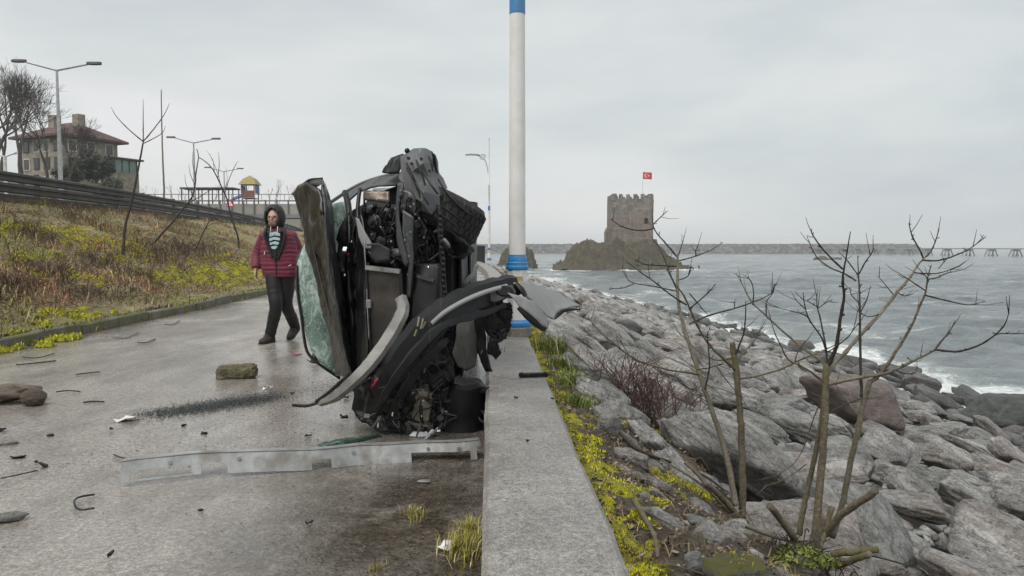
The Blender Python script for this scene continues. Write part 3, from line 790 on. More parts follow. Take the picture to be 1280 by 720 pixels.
# ---- breakwater: a long rubble mound, and the pier on piles
def mat_rubble():
    t = NT('breakwater_rubble'); v = t.pos()
    c = t.voro(v, .42, 'F1', 'Color'); d = t.voro(v, .42); n_ = t.noise(v, .12, 4)
    col = t.ramp(t.sep(c)[0], [(.1, (.055, .054, .050)), (.5, (.10, .098, .092)), (.9, (.165, .162, .154))])
    col = t.mix(t.ramp(d, [(.4, 0.0), (.75, .8)]), col, (.05, .05, .045))
    return t.set(t.mix(.5, col, t.ramp(n_, [(.3, .75), (.7, 1.15)]), 'MULTIPLY'), .9, 0, t.bump(t.math('MULTIPLY', d, -1), 1, .8))
M_rubble = mat_rubble()
def mound(name, pts, top, half, label, seed, mat):
    V = []; n = 15; L = []
    for k in range(len(pts) - 1):
        a, b = Vector(pts[k]), Vector(pts[k + 1]); c = max(2, int((b - a).length / 2.2))
        L += [a.lerp(b, i / c) for i in range(c)]
    L.append(Vector(pts[-1]))
    for i, p in enumerate(L):
        e_ = min(1.0, (len(L) - 1 - i) / 5.0)
        for j in range(n):
            u = j / (n - 1) * 2 - 1
            prof = min(1.0, (1 - abs(u)) / .62)
            V.append((p.x + nz(i, j, seed) * .6, p.y + u * half + nz(i, j, seed + 9) * .8, SEA_Z - 1.2 + (top - SEA_Z + 1.2) * prof * max(.1, e_ ** .7) + nz(i * .9, j * .9, seed + 2) * .8))
    o = mesh_np(name, V, grid_faces(len(L), n)[:, ::-1], mat); return tag(o, label, 'breakwater')
mound('breakwater', [(-190, 640), (60, 622), (335, 600)], 3.1, 15, 'long pale rubble breakwater closing the harbour far beyond the tower', 4, M_rubble)
M_pier = plain('pier_concrete', (.22, .22, .215), .9, scale=.3, bscale=1.0)
pa, pb = Vector((318, 372, 0)), Vector((232, 640, 0)); pl = (pb - pa).length; pd = (pb - pa).normalized(); pn = Vector((-pd.y, pd.x, 0))
pier = empty('pier', (pa.x, pa.y, SEA_Z), 'long flat pier on groups of dark piles out at sea beside the breakwater', 'pier')
m = MB(); m.bar(pa + Vector((0, 0, -.15)), pb + Vector((0, 0, -.15)), 5.5, .7); m.build('deck', M_pier, pier)
s_ = 6.0
while s_ < pl - 4:
    c = pa + pd * s_
    m = MB(); m.bar(c - pn * 3.3 + Vector((0, 0, -.95)), c + pn * 3.3 + Vector((0, 0, -.95)), 1.3, .9); m.build('pile_cap', M_pier, pier)
    for u in (-2.6, 0, 2.6):
        for w_ in (-1.5, 1.5):
            m = MB(); m.tube([c + pn * u * 1.25 + pd * w_ * 1.8 + Vector((0, 0, SEA_Z - 2)), c + pn * u + pd * w_ * .4 + Vector((0, 0, -1.2))], .38, 6); m.build('pile', M_pier, pier)
    s_ += 15.6

# ================================================================== LANDWARD DISTANCE
M_barrier = mat_concrete('stained_concrete', (.020, .019, .017), (.065, .060, .054), .8, speck=False)
M_barrier2 = plain('weathered_steel_rail', (.065, .064, .06), .6, .2, dirt=(.04, .035, .03), scale=1.5)
ba = empty('highway_barrier', (hx(20), 20, HW_Z), 'dark double steel guard rail on a stained concrete edge above the bank', 'barrier')
def edge_run(offx, z, w, h, name, mat, y0=-6, y1=170):
    m = MB(); ysr = np.concatenate([np.arange(y0, 60, 2.0), np.arange(60, y1, 5.0)])
    rings = [[Vector((hx(y) + offx + i * w / 2, y, z + j * h / 2)) for i, j in ((-1,-1), (1,-1), (1,1), (-1,1))] for y in ysr]
    m.loft(rings); return recalc(m.build(name, mat, ba))
edge_run(.30, HW_Z - .05, .30, .62, 'concrete_edge', M_barrier)
for zc in (HW_Z + .46, HW_Z + .80):
    m = MB(); ysr = np.concatenate([np.arange(-6, 60, 2.0), np.arange(60, 170, 5.0)])
    prof = [(0, -.15), (.07, -.12), (.07, -.05), (.01, -.02), (.01, .02), (.07, .05), (.07, .12), (0, .15), (-.015, .15), (-.015, -.15)]
    m.loft([[Vector((hx(y) + .36 + a, y, zc + b)) for a, b in prof] for y in ysr]); recalc(m.build('guard_rail', M_barrier2, ba))
m0 = MB(); m0.box((0, 0, .55), (.12, .10, 1.1)); post0 = None
for k, y in enumerate(np.arange(4, 165, 4.0)):
    if post0 is None:
        post0 = m0.build('post', M_barrier2, None); post0.parent = ba; o = post0
    else:
        o = post0.copy(); COL.objects.link(o); o.parent = ba
    o.location = Vector((hx(y) + .27, y, HW_Z - .1)) - ba.location

# ---- double-armed highway lamps
def highway_lamp(px, ptop, d, arm, label, zb=HW_Z):
    t = P(px, ptop, d); r_ = empty('highway_lamp', (t.x, t.y, zb), label, 'street lamp', 'double-armed highway lamps')
    m = MB(); m.tube([(t.x, t.y, zb), (t.x, t.y, zb + 1.2), (t.x, t.y, t.z)], [.14, .12, .055], 8); m.build('pole', M_metal, r_)
    for s in (-1, 1):
        e_ = Vector((t.x + s * arm, t.y, t.z + arm * .24 + (.0 if s < 0 else -.12)))
        m = MB(); m.tube([(t.x, t.y, t.z - .04), e_], [.05, .04], 6); m.build('arm', M_metal, r_)
        m = MB(); c = e_ + Vector((s * .22, 0, .02)); m.loft([[c + Vector((s * a, b * w, h)) for b, h in ((-1, -.04), (1, -.04), (.7, .08), (-.7, .08))] for a, w in ((-.32, .08), (-.1, .16), (.25, .14), (.38, .06))]); recalc(m.build('lamp_head', M_barrier2, r_))
highway_lamp(71, 87, 37, 1.60, 'tall grey double-armed lamp in front of the old house')
highway_lamp(242, 178, 61, 1.6, 'grey double-armed lamp behind the leafless saplings on the bank')
highway_lamp(280, 214, 84, 1.6, 'small far double-armed lamp beside the yellow play tower')
t_ = P(6, 195, 46); r_ = empty('street_lamp', (t_.x, t_.y, HW_Z), 'short pale lamp with two spread arms behind the barrier below the house', 'street lamp')
m = MB(); m.tube([(t_.x, t_.y, HW_Z), (t_.x, t_.y, t_.z)], .10, 8); m.build('pole', M_white, r_)
for s in (-1, 1):
    m = MB(); m.tube([(t_.x, t_.y, t_.z - .05), (t_.x + s * .45, t_.y, t_.z + .12), (t_.x + s * .75, t_.y, t_.z + .2)], [.05, .05, .09], 6); m.build('arm', M_white, r_)

# ---- old house on the hill
M_plaster = mat_soil('old_plaster', [(.25, (.15, .125, .10)), (.5, (.29, .26, .21)), (.75, (.37, .335, .28))], 1.6)
M_roof = plain('red_roof_tiles', (.10, .056, .052), .85, scale=.5, bscale=4.0, bump=.5, bd=.1)
M_glass = plain('dark_window_glass', (.03, .035, .04), .12, 0)
M_gglass = plain('pale_green_glass', (.16, .26, .24), .12, 0, scale=.4)
M_wood = plain('dark_timber', (.06, .05, .04), .8)
hp = P(94, 222, 110); HB = hp.z - 2.6
hs = empty('old_house', (hp.x, hp.y, HB), 'three storey old plastered house with a red hipped roof and glazed terrace', 'house')
cx_, cy_ = hp.x - .6, hp.y; W2, D2, H = 4.5, 4.3, 7.9
RZ = Matrix.Rotation(R(-24), 4, 'Z')
def hl(x, y, z): v = RZ @ Vector((x, y, 0)); return Vector((cx_ + v.x, cy_ + v.y, HB + z))
def hbox(name, c, size, mat, parent=hs):
    m = MB(); M3 = RZ.to_3x3(); m.box(hl(*c), size, M=M3); return m.build(name, mat, parent)
hbox('wall', (0, 0, H / 2), (2 * W2, 2 * D2, H), M_plaster)
m = MB(); ov = 1.1
m.add([hl(-W2 - ov, -D2 - ov, H - .1), hl(W2 + ov, -D2 - ov, H - .1), hl(W2 + ov, D2 + ov, H - .1), hl(-W2 - ov, D2 + ov, H - .1),
       hl(-W2 - ov, -D2 - ov, H + .2), hl(W2 + ov, -D2 - ov, H + .2), hl(W2 + ov, D2 + ov, H + .2), hl(-W2 - ov, D2 + ov, H + .2), hl(-1.2, 0, H + 2.7), hl(1.2, 0, H + 2.7)],
      [(3, 2, 1, 0), (0, 1, 5, 4), (1, 2, 6, 5), (2, 3, 7, 6), (3, 0, 4, 7), (4, 5, 9, 8), (5, 6, 9), (6, 7, 8, 9), (7, 4, 8)])
rf = recalc(m.build('roof', M_roof, hs))
for x_, y_ in ((-1.2, -1.4), (2.9, -.6)):
    m = MB(); m.box(hl(x_, y_, H + 2.3), (1.3, 1.1, 2.6), M=RZ.to_3x3()); m.build('chimney', M_plaster, rf)
def window(face, u, z, w=1.05, h=1.45):
    if face == 'f': c, s = (u, -D2 - .02, z), (w, .08, h)
    else: c, s = (W2 + .02, u, z), (.08, w, h)
    fr = hbox('window', c, (s[0] + (.25 if face == 'f' else 0), s[1], s[2] + .25) if face == 'f' else (s[0], s[1] + .25, s[2] + .25), M_white if (u + z) % 1 > .5 else M_wood)
    d = .05
    hbox('pane', (c[0], c[1] - d, c[2]) if face == 'f' else (c[0] + d, c[1], c[2]), s, M_glass, fr)
for z in (1.6, 4.2, 6.7):
    for u in (-3.3, -1.1, 1.1, 3.3): window('f', u, z)
    for u in (-2.9, 0, 2.9): window('s', u, z)
hbox('terrace_block', (W2 + 2.6, 1.0, 1.05), (5.0, 5.4, 4.1), M_plaster)
hbox('terrace_roof', (W2 + 2.7, 1.0, 5.0), (5.9, 6.4, .25), M_wood)
tg = hbox('terrace_glazing', (W2 + 2.6, 1.0, 4.0), (4.8, 5.2, 1.78), M_gglass)
for u in np.linspace(-2.4, 2.4, 5): hbox('mullion', (W2 + 2.6 + u, 1.0 - 2.62, 4.0), (.12, .1, 1.75), M_wood, tg)
for u in np.linspace(-2.4, 2.4, 5): hbox('mullion', (W2 + 2.6 + 2.44, 1.0 + u, 4.0), (.1, .12, 1.75), M_wood, tg)
hbox('porch', (-1.2, -D2 - 1.4, 1.1), (4.0, 2.8, 2.2), M_plaster)

# ---- overpass balustrade, park, play tower
M_beige = plain('beige_concrete', (.36, .34, .30), .9, scale=.3, bscale=2)
M_rail = plain('grey_railing', (.16, .165, .165), .6, .3, bump=.02)
ov_ = empty('footbridge', (-35, 100, HW_Z), 'beige concrete footbridge with panelled parapet and thin railing crossing the highway', 'bridge')
X0, X1, YB = -52.0, -26.0, 100.0
zb, zt = 5.5, 7.35
m = MB(); m.box(((X0 + X1)/2, YB, zb - .25), (X1 - X0, 4.0, .5)); m.build('deck', M_pier, ov_)
m = MB(); m.box(((X0 + X1)/2, YB - 1.8, (zb + zt)/2 - .25), (X1 - X0, .14, zt - zb - .5)); m.build('parapet_panel', M_beige, ov_)
for x_ in np.arange(X0, X1, 1.5):
    m = MB(); m.box((x_, YB - 1.95, (zb + zt)/2), (.16, .2, zt - zb)); m.build('parapet_post', M_rail, ov_)
m = MB(); m.box(((X0 + X1)/2, YB - 1.9, zt - .1), (X1 - X0, .2, .16)); m.build('handrail', M_rail, ov_)
m = MB(); m.box(((X0 + X1)/2, YB - 1.9, zt + .75), (X1 - X0, .09, .09)); m.build('top_rail', M_rail, ov_)
for x_ in np.arange(X0, X1, 1.0):
    m = MB(); m.box((x_, YB - 1.9, zt + .38), (.05, .05, .75)); m.build('baluster', M_rail, ov_)
m = MB(); m.box((-25.4, YB, 2.6), (3.4, 4.6, 8.0), bev=.1); m.build('abutment', M_pier, ov_)
for x_ in (-46, -36):
    m = MB(); m.box((x_, YB, (HW_Z + zb) / 2 - .6), (1.0, 2.2, zb - HW_Z + .6)); m.build('pier_column', M_pier, ov_)
M_yel = plain('yellow_play_panel', (.30, .25, .07), .6); M_blue2 = plain('blue_play_panel', (.04, .09, .28), .5); M_redp = plain('red_brown_play_panel', (.24, .09, .06), .6)
pp = P(313, 249, 118); pz = pp.z
pt = empty('play_tower', (pp.x, pp.y, pz - 2.2), 'playground tower with a yellow hipped roof on blue and brown panels', 'play tower')
for sx_ in (-.95, .95):
    for sy_ in (-.95, .95):
        m = MB(); m.tube([(pp.x + sx_, pp.y + sy_, pz - 2.2), (pp.x + sx_, pp.y + sy_, pz + 2.3)], .10, 6); m.build('post', M_redp, pt)
m = MB(); m.box((pp.x, pp.y, pz + .1), (1.7, 1.7, .16)); m.build('platform', M_redp, pt)
m = MB(); m.box((pp.x, pp.y - 1.0, pz + .75), (1.7, .1, 1.1)); m.build('front_panel', M_redp, pt)
for s in (-1, 1):
    m = MB(); m.box((pp.x + s * 1.12, pp.y, pz + 1.5), (.12, 1.7, 1.3)); m.build('side_panel', M_blue2, pt)
m = MB(); q = 1.4; z0 = pz + 2.25
m.add([(pp.x - q, pp.y - q, z0), (pp.x + q, pp.y - q, z0), (pp.x + q, pp.y + q, z0), (pp.x - q, pp.y + q, z0), (pp.x - q * .6, pp.y - q * .6, z0 + .9), (pp.x + q * .6, pp.y - q * .6, z0 + .9), (pp.x + q * .6, pp.y + q * .6, z0 + .9), (pp.x - q * .6, pp.y + q * .6, z0 + .9), (pp.x, pp.y, z0 + 1.5)],
      [(3, 2, 1, 0), (0, 1, 5, 4), (1, 2, 6, 5), (2, 3, 7, 6), (3, 0, 4, 7), (4, 5, 8), (5, 6, 8), (6, 7, 8), (7, 4, 8)]); recalc(m.build('roof', M_yel, pt))
m = MB(); m.tube([(pp.x - 1.1, pp.y - .2, pz + .6), (pp.x - 2.4, pp.y - .3, pz + .1), (pp.x - 3.6, pp.y - .4, pz - .9), (pp.x - 4.3, pp.y - .4, pz - 1.6)], .36, 8, flat=.5); m.build('slide', M_blue2, pt)
pa_, pb_ = P(230, 236, 112), P(296, 236, 112)
pg = empty('pergola', ((pa_.x + pb_.x)/2, pa_.y, pa_.z - 3), 'long flat roofed pergola on thin posts beside the play tower', 'pergola')
m = MB(); m.bar(pa_, pb_, 3.0, .22); m.build('flat_roof', M_wood, pg)
for u in np.linspace(.02, .98, 6):
    for dy in (-1.2, 1.2):
        c = pa_.lerp(pb_, u); m = MB(); m.tube([(c.x, c.y + dy, c.z - 3.4), (c.x, c.y + dy, c.z)], .09, 6); m.build('post', M_wood, pg)
# plateau of the park
m = MB(); m.box((-53, 128, (pz - 2.2 - 3) / 2), (46, 46, pz - 2.2 + 3)); tag(m.build('park_terrace', M_beige), kind='structure')
m = MB(); m.box((-53, 128, pz - 2.19), (45.4, 45.4, .06)); tag(m.build('park_lawn', M_hill), kind='structure')
# traffic sign
sp_ = P(288, 254, 60)
sg = empty('road_sign', (sp_.x, sp_.y, HW_Z), 'white triangular road sign with red border standing at the highway', 'road sign')
m = MB(); m.tube([(sp_.x, sp_.y, HW_Z), (sp_.x, sp_.y, sp_.z + .3)], .04, 6); m.build('post', M_metal, sg)
m = MB(); m.prism([(sp_.x - .36, sp_.y - .06, sp_.z - .30), (sp_.x + .36, sp_.y - .06, sp_.z - .30), (sp_.x, sp_.y - .06, sp_.z + .33)], (0, .03, 0)); recalc(m.build('red_border', M_red, sg))
m = MB(); m.prism([(sp_.x - .24, sp_.y - .075, sp_.z - .23), (sp_.x + .24, sp_.y - .075, sp_.z - .23), (sp_.x, sp_.y - .075, sp_.z + .19)], (0, .01, 0)); recalc(m.build('white_panel', M_fwhite, sg))

# ---- leafless trees and evergreens on the hill
M_bark = plain('grey_bark', (.085, .072, .062), .9, scale=2, bump=.4)
M_twig = plain('fine_twigs', (.075, .062, .056), .9, scale=2, bump=.1)
def bare_tree(name, base, h, label, seed, group='leafless trees around the old house', depth=6, spread=.5, trunk_r=None, nb=None):
    rr = random.Random(seed); t = empty(name, base, label, 'tree', group)
    mt, mb = MB(), MB(); r0 = trunk_r or h * .018
    def grow(p, d, L, r_, lev, m_):
        pts, rs = [p], [r_]; n = 3 if lev < 3 else 2
        for i in range(n):
            d = (d + Vector((rr.gauss(0, .10), rr.gauss(0, .10), rr.gauss(.04, .05)))).normalized()
            p = p + d * L / n; pts.append(p); rs.append(r_ * (1 - .38 * (i + 1) / n))
        m_.tube(pts, rs, 6 if lev < 2 else (4 if lev < 4 else 3), cap=False)
        if lev >= depth: return
        k = nb or rr.choice((2, 3, 3))
        for i in range(k):
            a = rr.uniform(0, 2 * math.pi); sp = rr.uniform(.25, spread + .22)
            o_ = d.orthogonal().normalized(); o_.rotate(Quaternion(d, a))
            nd = (d * math.cos(sp) + o_ * math.sin(sp)); nd.z += .10; nd.normalize()
            q = pts[-1] if i < 2 else pts[-2].lerp(pts[-1], rr.random())
            grow(q, nd, L * rr.uniform(.66, .88), max(.012, r_ * rr.uniform(.55, .68)), lev + 1, mb)
    grow(Vector(base) - Vector((0, 0, .3)), Vector((rr.gauss(0, .05), rr.gauss(0, .05), 1)).normalized(), h * .27, r0, 0, mt)
    mt.build('trunk', M_bark, t); mb.build('crown', M_twig, t)
    return t
def on_hill(px, d, dz=0.0):
    p = P(px, 300, d); return Vector((p.x, p.y, h_hill(p.x, p.y) + dz))
for i, (px, d, h, lab) in enumerate(((30, 74, 12.5, 'tall many-branched leafless tree rising in front of the old house'), (-6, 70, 11.5, 'broad leafless tree cut by the picture edge below the house'), (2, 88, 12, 'leafless tree standing farther back than the old house lamp'), (63, 80, 9.5, 'leafless tree whose twigs cross the red roof of the house'), (88, 84, 7.5, 'slender leafless tree against the plastered front of the house'), (-30, 60, 10, 'leafless tree with low forks near the pale short lamp'))):
    bare_tree('bare_tree', on_hill(px, d), h, lab, 100 + i, spread=.42, depth=7, trunk_r=h * .022)
M_ever = None
def leaf_mat(name, a, b):
    t = NT(name); v = t.pos(); n_ = t.noise(v, 1.4, 3); c = t.mix(t.noise(v, 23, 2), tuple(x * .65 for x in a), tuple(x * 1.3 for x in b))
    return t.set(t.mix(.5, c, t.ramp(n_, [(.3, .6), (.7, 1.25)]), 'MULTIPLY'), .6, 0)
M_ever = leaf_mat('evergreen_leaves', (.020, .030, .018), (.055, .070, .040))
def leafy(name, base, rx, ry, rz, label, seed, n=2600, leaf=.16, mat=None, group=None, cat='shrub', trunk=True):
    rr = np.random.RandomState(seed); t = empty(name, base, label, cat, group)
    k = 16; cs = rr.normal(size=(k, 3)); cs /= np.linalg.norm(cs, axis=1)[:, None]; cs *= rr.uniform(.25, .72, (k, 1))
    pick = rr.randint(0, k, n); d = rr.normal(size=(n, 3)); d /= np.linalg.norm(d, axis=1)[:, None]
    p = cs[pick] + d * (.36 * rr.uniform(.55, 1.0, (n, 1)))
    p = p * np.array([rx, ry, rz]) + np.array([0, 0, rz * .95])
    p[:, 2] = np.maximum(p[:, 2], .05)
    a = rr.normal(size=(n, 3)); a /= np.linalg.norm(a, axis=1)[:, None]; b = np.cross(a, d); b /= np.linalg.norm(b, axis=1)[:, None] + 1e-9
    s = leaf * rr.uniform(.6, 1.3, (n, 1))
    V = np.stack([p - a * s, p + b * s * .5, p + a * s, p - b * s * .5], 1).reshape(-1, 3)
    mesh_np('crown', V, np.arange(4 * n).reshape(-1, 4), mat or M_ever, parent=t)
    m = MB()
    for i in range(5): m.tube([Vector(base), Vector(base) + Vector(cs[i] * np.array([rx, ry, rz])) * .7 + Vector((0, 0, rz * .9))], [.09, .03], 5)
    m.build('trunk', M_bark, t); return t
leafy('evergreen_shrub', on_hill(122, 92, -.4), 2.9, 2.4, 2.5, 'dark evergreen shrub growing against the glazed terrace of the house', 1, 4200, .20, group='evergreens below the house')
leafy('evergreen_shrub', on_hill(143, 88, -.2), 2.5, 2.0, 1.9, 'wide dark evergreen shrub below the glazed terrace', 2, 3600, .18, group='evergreens below the house')
leafy('evergreen_shrub', on_hill(170, 86, -.3), 1.9, 1.8, 1.7, 'lone round evergreen shrub to the side of the house toward the saplings', 3, 3600, .17, group='evergreens below the house')
leafy('evergreen_shrub', on_hill(88, 86, -.4), 1.9, 1.8, 1.3, 'low dark evergreen shrub under the front windows of the house', 4, 2600, .18, group='evergreens below the house')
for i, px in enumerate((172, 186, 219, 226, 262, 305, 342, 349, 356, 333)):
    d = 112 + (i % 3) * 9; p = P(px, 246, d); top = P(px, 218 + (i * 7) % 14, d)
    bare_tree('young_tree', (p.x, p.y, pz - 2.2), top.z - pz + 2.2, 'thin leafless young tree in the park behind the footbridge', 300 + i, 'thin young trees in the park', depth=4, spread=.18, trunk_r=.07, nb=2)
# ================================================================== PROMENADE LAMPS AND BIN
M_pole = plain('white_enamel_pole', (.80, .79, .77), .35, 0, var=.05, scale=2, dirt=(.62, .60, .56), bump=.04)
M_blue = plain('blue_enamel', (.025, .21, .50), .4, 0, var=.15, scale=14, dirt=(.10, .22, .36), bump=.06)
M_conc = mat_concrete('plinth_concrete', (.16, .15, .13), (.28, .265, .235), .7)
M_yellow = plain('ochre_plate', (.36, .28, .12), .6)
def prom_lamp(c, label, zt=8.2):
    x, y, z = c; t = empty('promenade_lamp', c, label, 'street lamp', 'white promenade lamps on the parapet')
    M = Matrix.Rotation(R(22.5), 3, 'Z')
    m = MB(); m.lathe(c, [(.165, 0), (.165, .085), (.158, .095)], 8, M); m.build('plinth', M_conc, t)
    m = MB(); m.lathe(c, [(.150, .096), (.156, .11), (.156, .14), (.13, .165), (.112, .17)], 8, M); m.build('lower_blue_band', M_blue, t)
    m = MB(); m.lathe(c, [(.112, .171), (.112, .68), (.108, .70)], 8, M); p = m.build('pedestal', M_pole, t)
    m = MB(); m.box((x + .015, y - .106, z + .585), (.085, .012, .095)); m.build('inspection_plate', M_yellow, p)
    m = MB(); m.lathe(c, [(.110, .701), (.122, .71), (.122, .735), (.112, .745), (.112, .775), (.103, .785), (.103, .825), (.096, .84), (.094, .86)], 24); m.build('upper_blue_band', M_blue, t, True).modifiers.new('edge', 'EDGE_SPLIT').split_angle = R(35)
    zb = 3.36
    m = MB(); m.lathe(c, [(.0885, .86), (.0800, zb)], 28); m.build('pole', M_pole, t, True).modifiers.new('edge', 'EDGE_SPLIT').split_angle = R(35)
    m = MB(); m.lathe(c, [(.0812, zb), (.0835, zb + .003), (.0825, zb + .26), (.072, zb + .30), (.066, zb + .31)], 24); m.build('pole_blue_band', M_blue, t, True).modifiers.new('edge', 'EDGE_SPLIT').split_angle = R(35)
    m = MB(); m.lathe(c, [(.066, zb + .3), (.064, 5.0), (.075, 5.02), (.075, 5.1), (.056, 5.14), (.050, zt)], 16); m.build('upper_pole', M_pole, t, True).modifiers.new('edge', 'EDGE_SPLIT').split_angle = R(35)
    # scrolled bracket with a slim lantern
    zc = zt - 1.0; a = Vector((x - .04, y, zc - 1.1))
    arm = [a, (x - .10, y, zc - .7), (x - .22, y, zc - .28), (x - .45, y, zc + .02), (x - .75, y, zc + .12)]
    m = MB(); m.tube(arm, .028, 8); m.build('arm', M_metal, t)
    m = MB(); m.tube([(x - .42 + .22 * math.cos(q) * (1 - q / 16), y, zc + .02 + .22 * math.sin(q) * (1 - q / 16)) for q in np.linspace(0, 10, 40)], .022, 6); m.build('scroll', M_metal, t)
    m = MB(); m.loft([[Vector((x - .62 - u, y + b * w, zc + .10 + .06 * math.sin(u * 3) + h)) for b, h in ((-1, 0), (1, 0), (.6, .09), (-.6, .09))] for u, w in ((0, .04), (.2, .13), (.6, .13), (.95, .03))]); recalc(m.build('lantern', M_rail, t))
    return t
pn_ = G(646.5, 419, WALL_H + .003); pn_.x = xw(pn_.y) + .245
prom_lamp((P(646.5, 419, pn_.y).x, pn_.y, WALL_H + .003), 'white lamp post with blue bands standing on the parapet beside the wreck')
pf = G(611, 325, WALL_H + .003); pf.y = 50.0
prom_lamp((P(611.5, 325, 50).x, 50.0, WALL_H + .003), 'far white lamp post with scrolled arm where the parapet curves')
M_black = plain('black_plastic', (.014, .014, .015), .5)
bp = P(601, 325, 47)
bin_ = empty('litter_bin', (bp.x, bp.y, .0), 'dark cylindrical bin at the bend of the parapet near the far lamp', 'bin')
m = MB(); m.lathe((bp.x, bp.y, .0), [(.24, 0), (.27, .1), (.28, 1.15), (.26, 1.2)], 14); m.build('body', M_black, bin_, False)
m = MB(); m.lathe((bp.x, bp.y, 1.2), [(.30, 0), (.30, .05), (.2, .12)], 14); m.build('lid', M_black, bin_)
# ================================================================== PLANTS
def veg_mat(name, rough=.7):
    t = NT(name); c = t.attr('Col'); n_ = t.noise(t.pos(), 3.0, 3)
    return t.set(t.mix(.6, c, t.ramp(n_, [(.3, .7), (.7, 1.25)]), 'MULTIPLY'), rough, 0, Specular_IOR_Level=.25)
M_veg = veg_mat('grass_blades')
def bark_mat(name, lo, hi, moss):
    t = NT(name); v = t.co('Object'); a = t.noise(t.mapv(v, (1, 1, .35)), 9, 6, .7); f_ = t.noise(v, 60, 4, .7)
    col = t.mix(.7, t.ramp(a, [(.3, lo), (.7, hi)]), t.ramp(f_, [(.3, .45), (.7, 1.45)]), 'MULTIPLY')
    if moss: col = t.mix(t.ramp(t.noise(v, 4, 5, .7), [(.5, 0.0), (.62, .65)]), col, moss)
    return t.set(col, .75, 0, t.bump(t.math('ADD', f_, a), .9, .012))
M_stem = bark_mat('sapling_bark', (.055, .042, .028), (.215, .18, .12), (.13, .12, .025))
M_stemgrey = bark_mat('pale_sapling_bark', (.085, .07, .05), (.27, .24, .18), (.12, .105, .05))
M_stemdark = bark_mat('dark_twig_bark', (.022, .017, .014), (.065, .050, .040), None)
M_cut = plain('cut_wood', (.30, .22, .13), .8)

def smooth_path(pts, n=4):
    out = []
    for i in range(len(pts) - 1):
        p0 = pts[max(i - 1, 0)]; p1 = pts[i]; p2 = pts[i + 1]; p3 = pts[min(i + 2, len(pts) - 1)]
        for k in range(n):
            t = k / n
            out.append(0.5 * ((2 * p1) + (p2 - p0) * t + (2 * p0 - 5 * p1 + 4 * p2 - p3) * t * t + (-p0 + 3 * p1 - 3 * p2 + p3) * t ** 3))
    out.append(pts[-1]); return out

traced_fine = 2
def traced(name, base_px, Y0, label, branches, seed, cat='sapling', group=None, hf=None, buds=True):
    """branches: (part, material, [(px, py), ...], start_radius_px, end_radius_px, depth_at_start, depth_at_end)"""
    rr = random.Random(seed)
    b = P(*base_px, Y0) if hf is None else hit(*base_px, hf); Y0 = b.y
    t = empty(name, b, label, cat, group)
    for part, mat, pts, r0, r1, d0, d1 in branches:
        n = len(pts); q = []
        for i, (a, c) in enumerate(pts):
            u = i / (n - 1); q.append(P(a, c, Y0 + d0 + (d1 - d0) * u))
        q = smooth_path(q, 5)
        m_ = len(q); k = Y0 / F
        rs = []
        for i in range(m_):
            u = i / (m_ - 1); r_ = (r0 + (r1 - r0) * u) * k * (.92 if part in ('stem', 'cut_stub') else .72) * (1 - .45 * u ** 4 if part in ('twig', 'branch') else 1)
            if part in ('branch', 'twig') and i % 7 == 3: r_ *= 1.22
            q[i] = q[i] + Vector((rr.gauss(0, .35), rr.gauss(0, .35), rr.gauss(0, .35))) * r_ * .28 if 0 < i < m_ - 1 else q[i]
            rs.append(max(r_, .0016))
        m = MB(); m.tube(q, rs, 8 if r0 > 3 else 6)
        if buds and part in ('branch', 'twig'):
            m.ball(q[-1], rs[-1] * 1.5, 6, 4)
            fine = traced_fine if k * F < 6 else 0
            for _ in range(fine):                      # hair-thin side shoots
                i = rr.randrange(m_ // 2, m_); d = (q[min(i + 1, m_ - 1)] - q[max(i - 1, 0)]).normalized(); d = (d + Vector((rr.gauss(0, .6), rr.gauss(0, .6), rr.gauss(.25, .45)))).normalized()
                L = rr.uniform(.04, .13); q1 = q[i] + d * L * .5; q2 = q1 + (d + Vector((0, 0, .25))).normalized() * L * .5; m.tube([q[i], q1, q2], [.0020, .0016, .0010], 4)
            for _ in range(max(1, m_ // 7)):          # short spurs with buds
                i = rr.randrange(m_ // 3, m_); d = Vector((rr.gauss(0, 1), rr.gauss(0, 1), rr.uniform(.1, 1))).normalized()
                L = rr.uniform(.008, .030) * Y0 / 4.5; m.tube([q[i], q[i] + d * L], [rs[i] * .8, rs[i] * .6], 5); m.ball(q[i] + d * L, rs[i] * .9, 5, 4)
        m.build(part, mat, t, True)
    return t
S, Gm, D = M_stem, M_stemgrey, M_stemdark
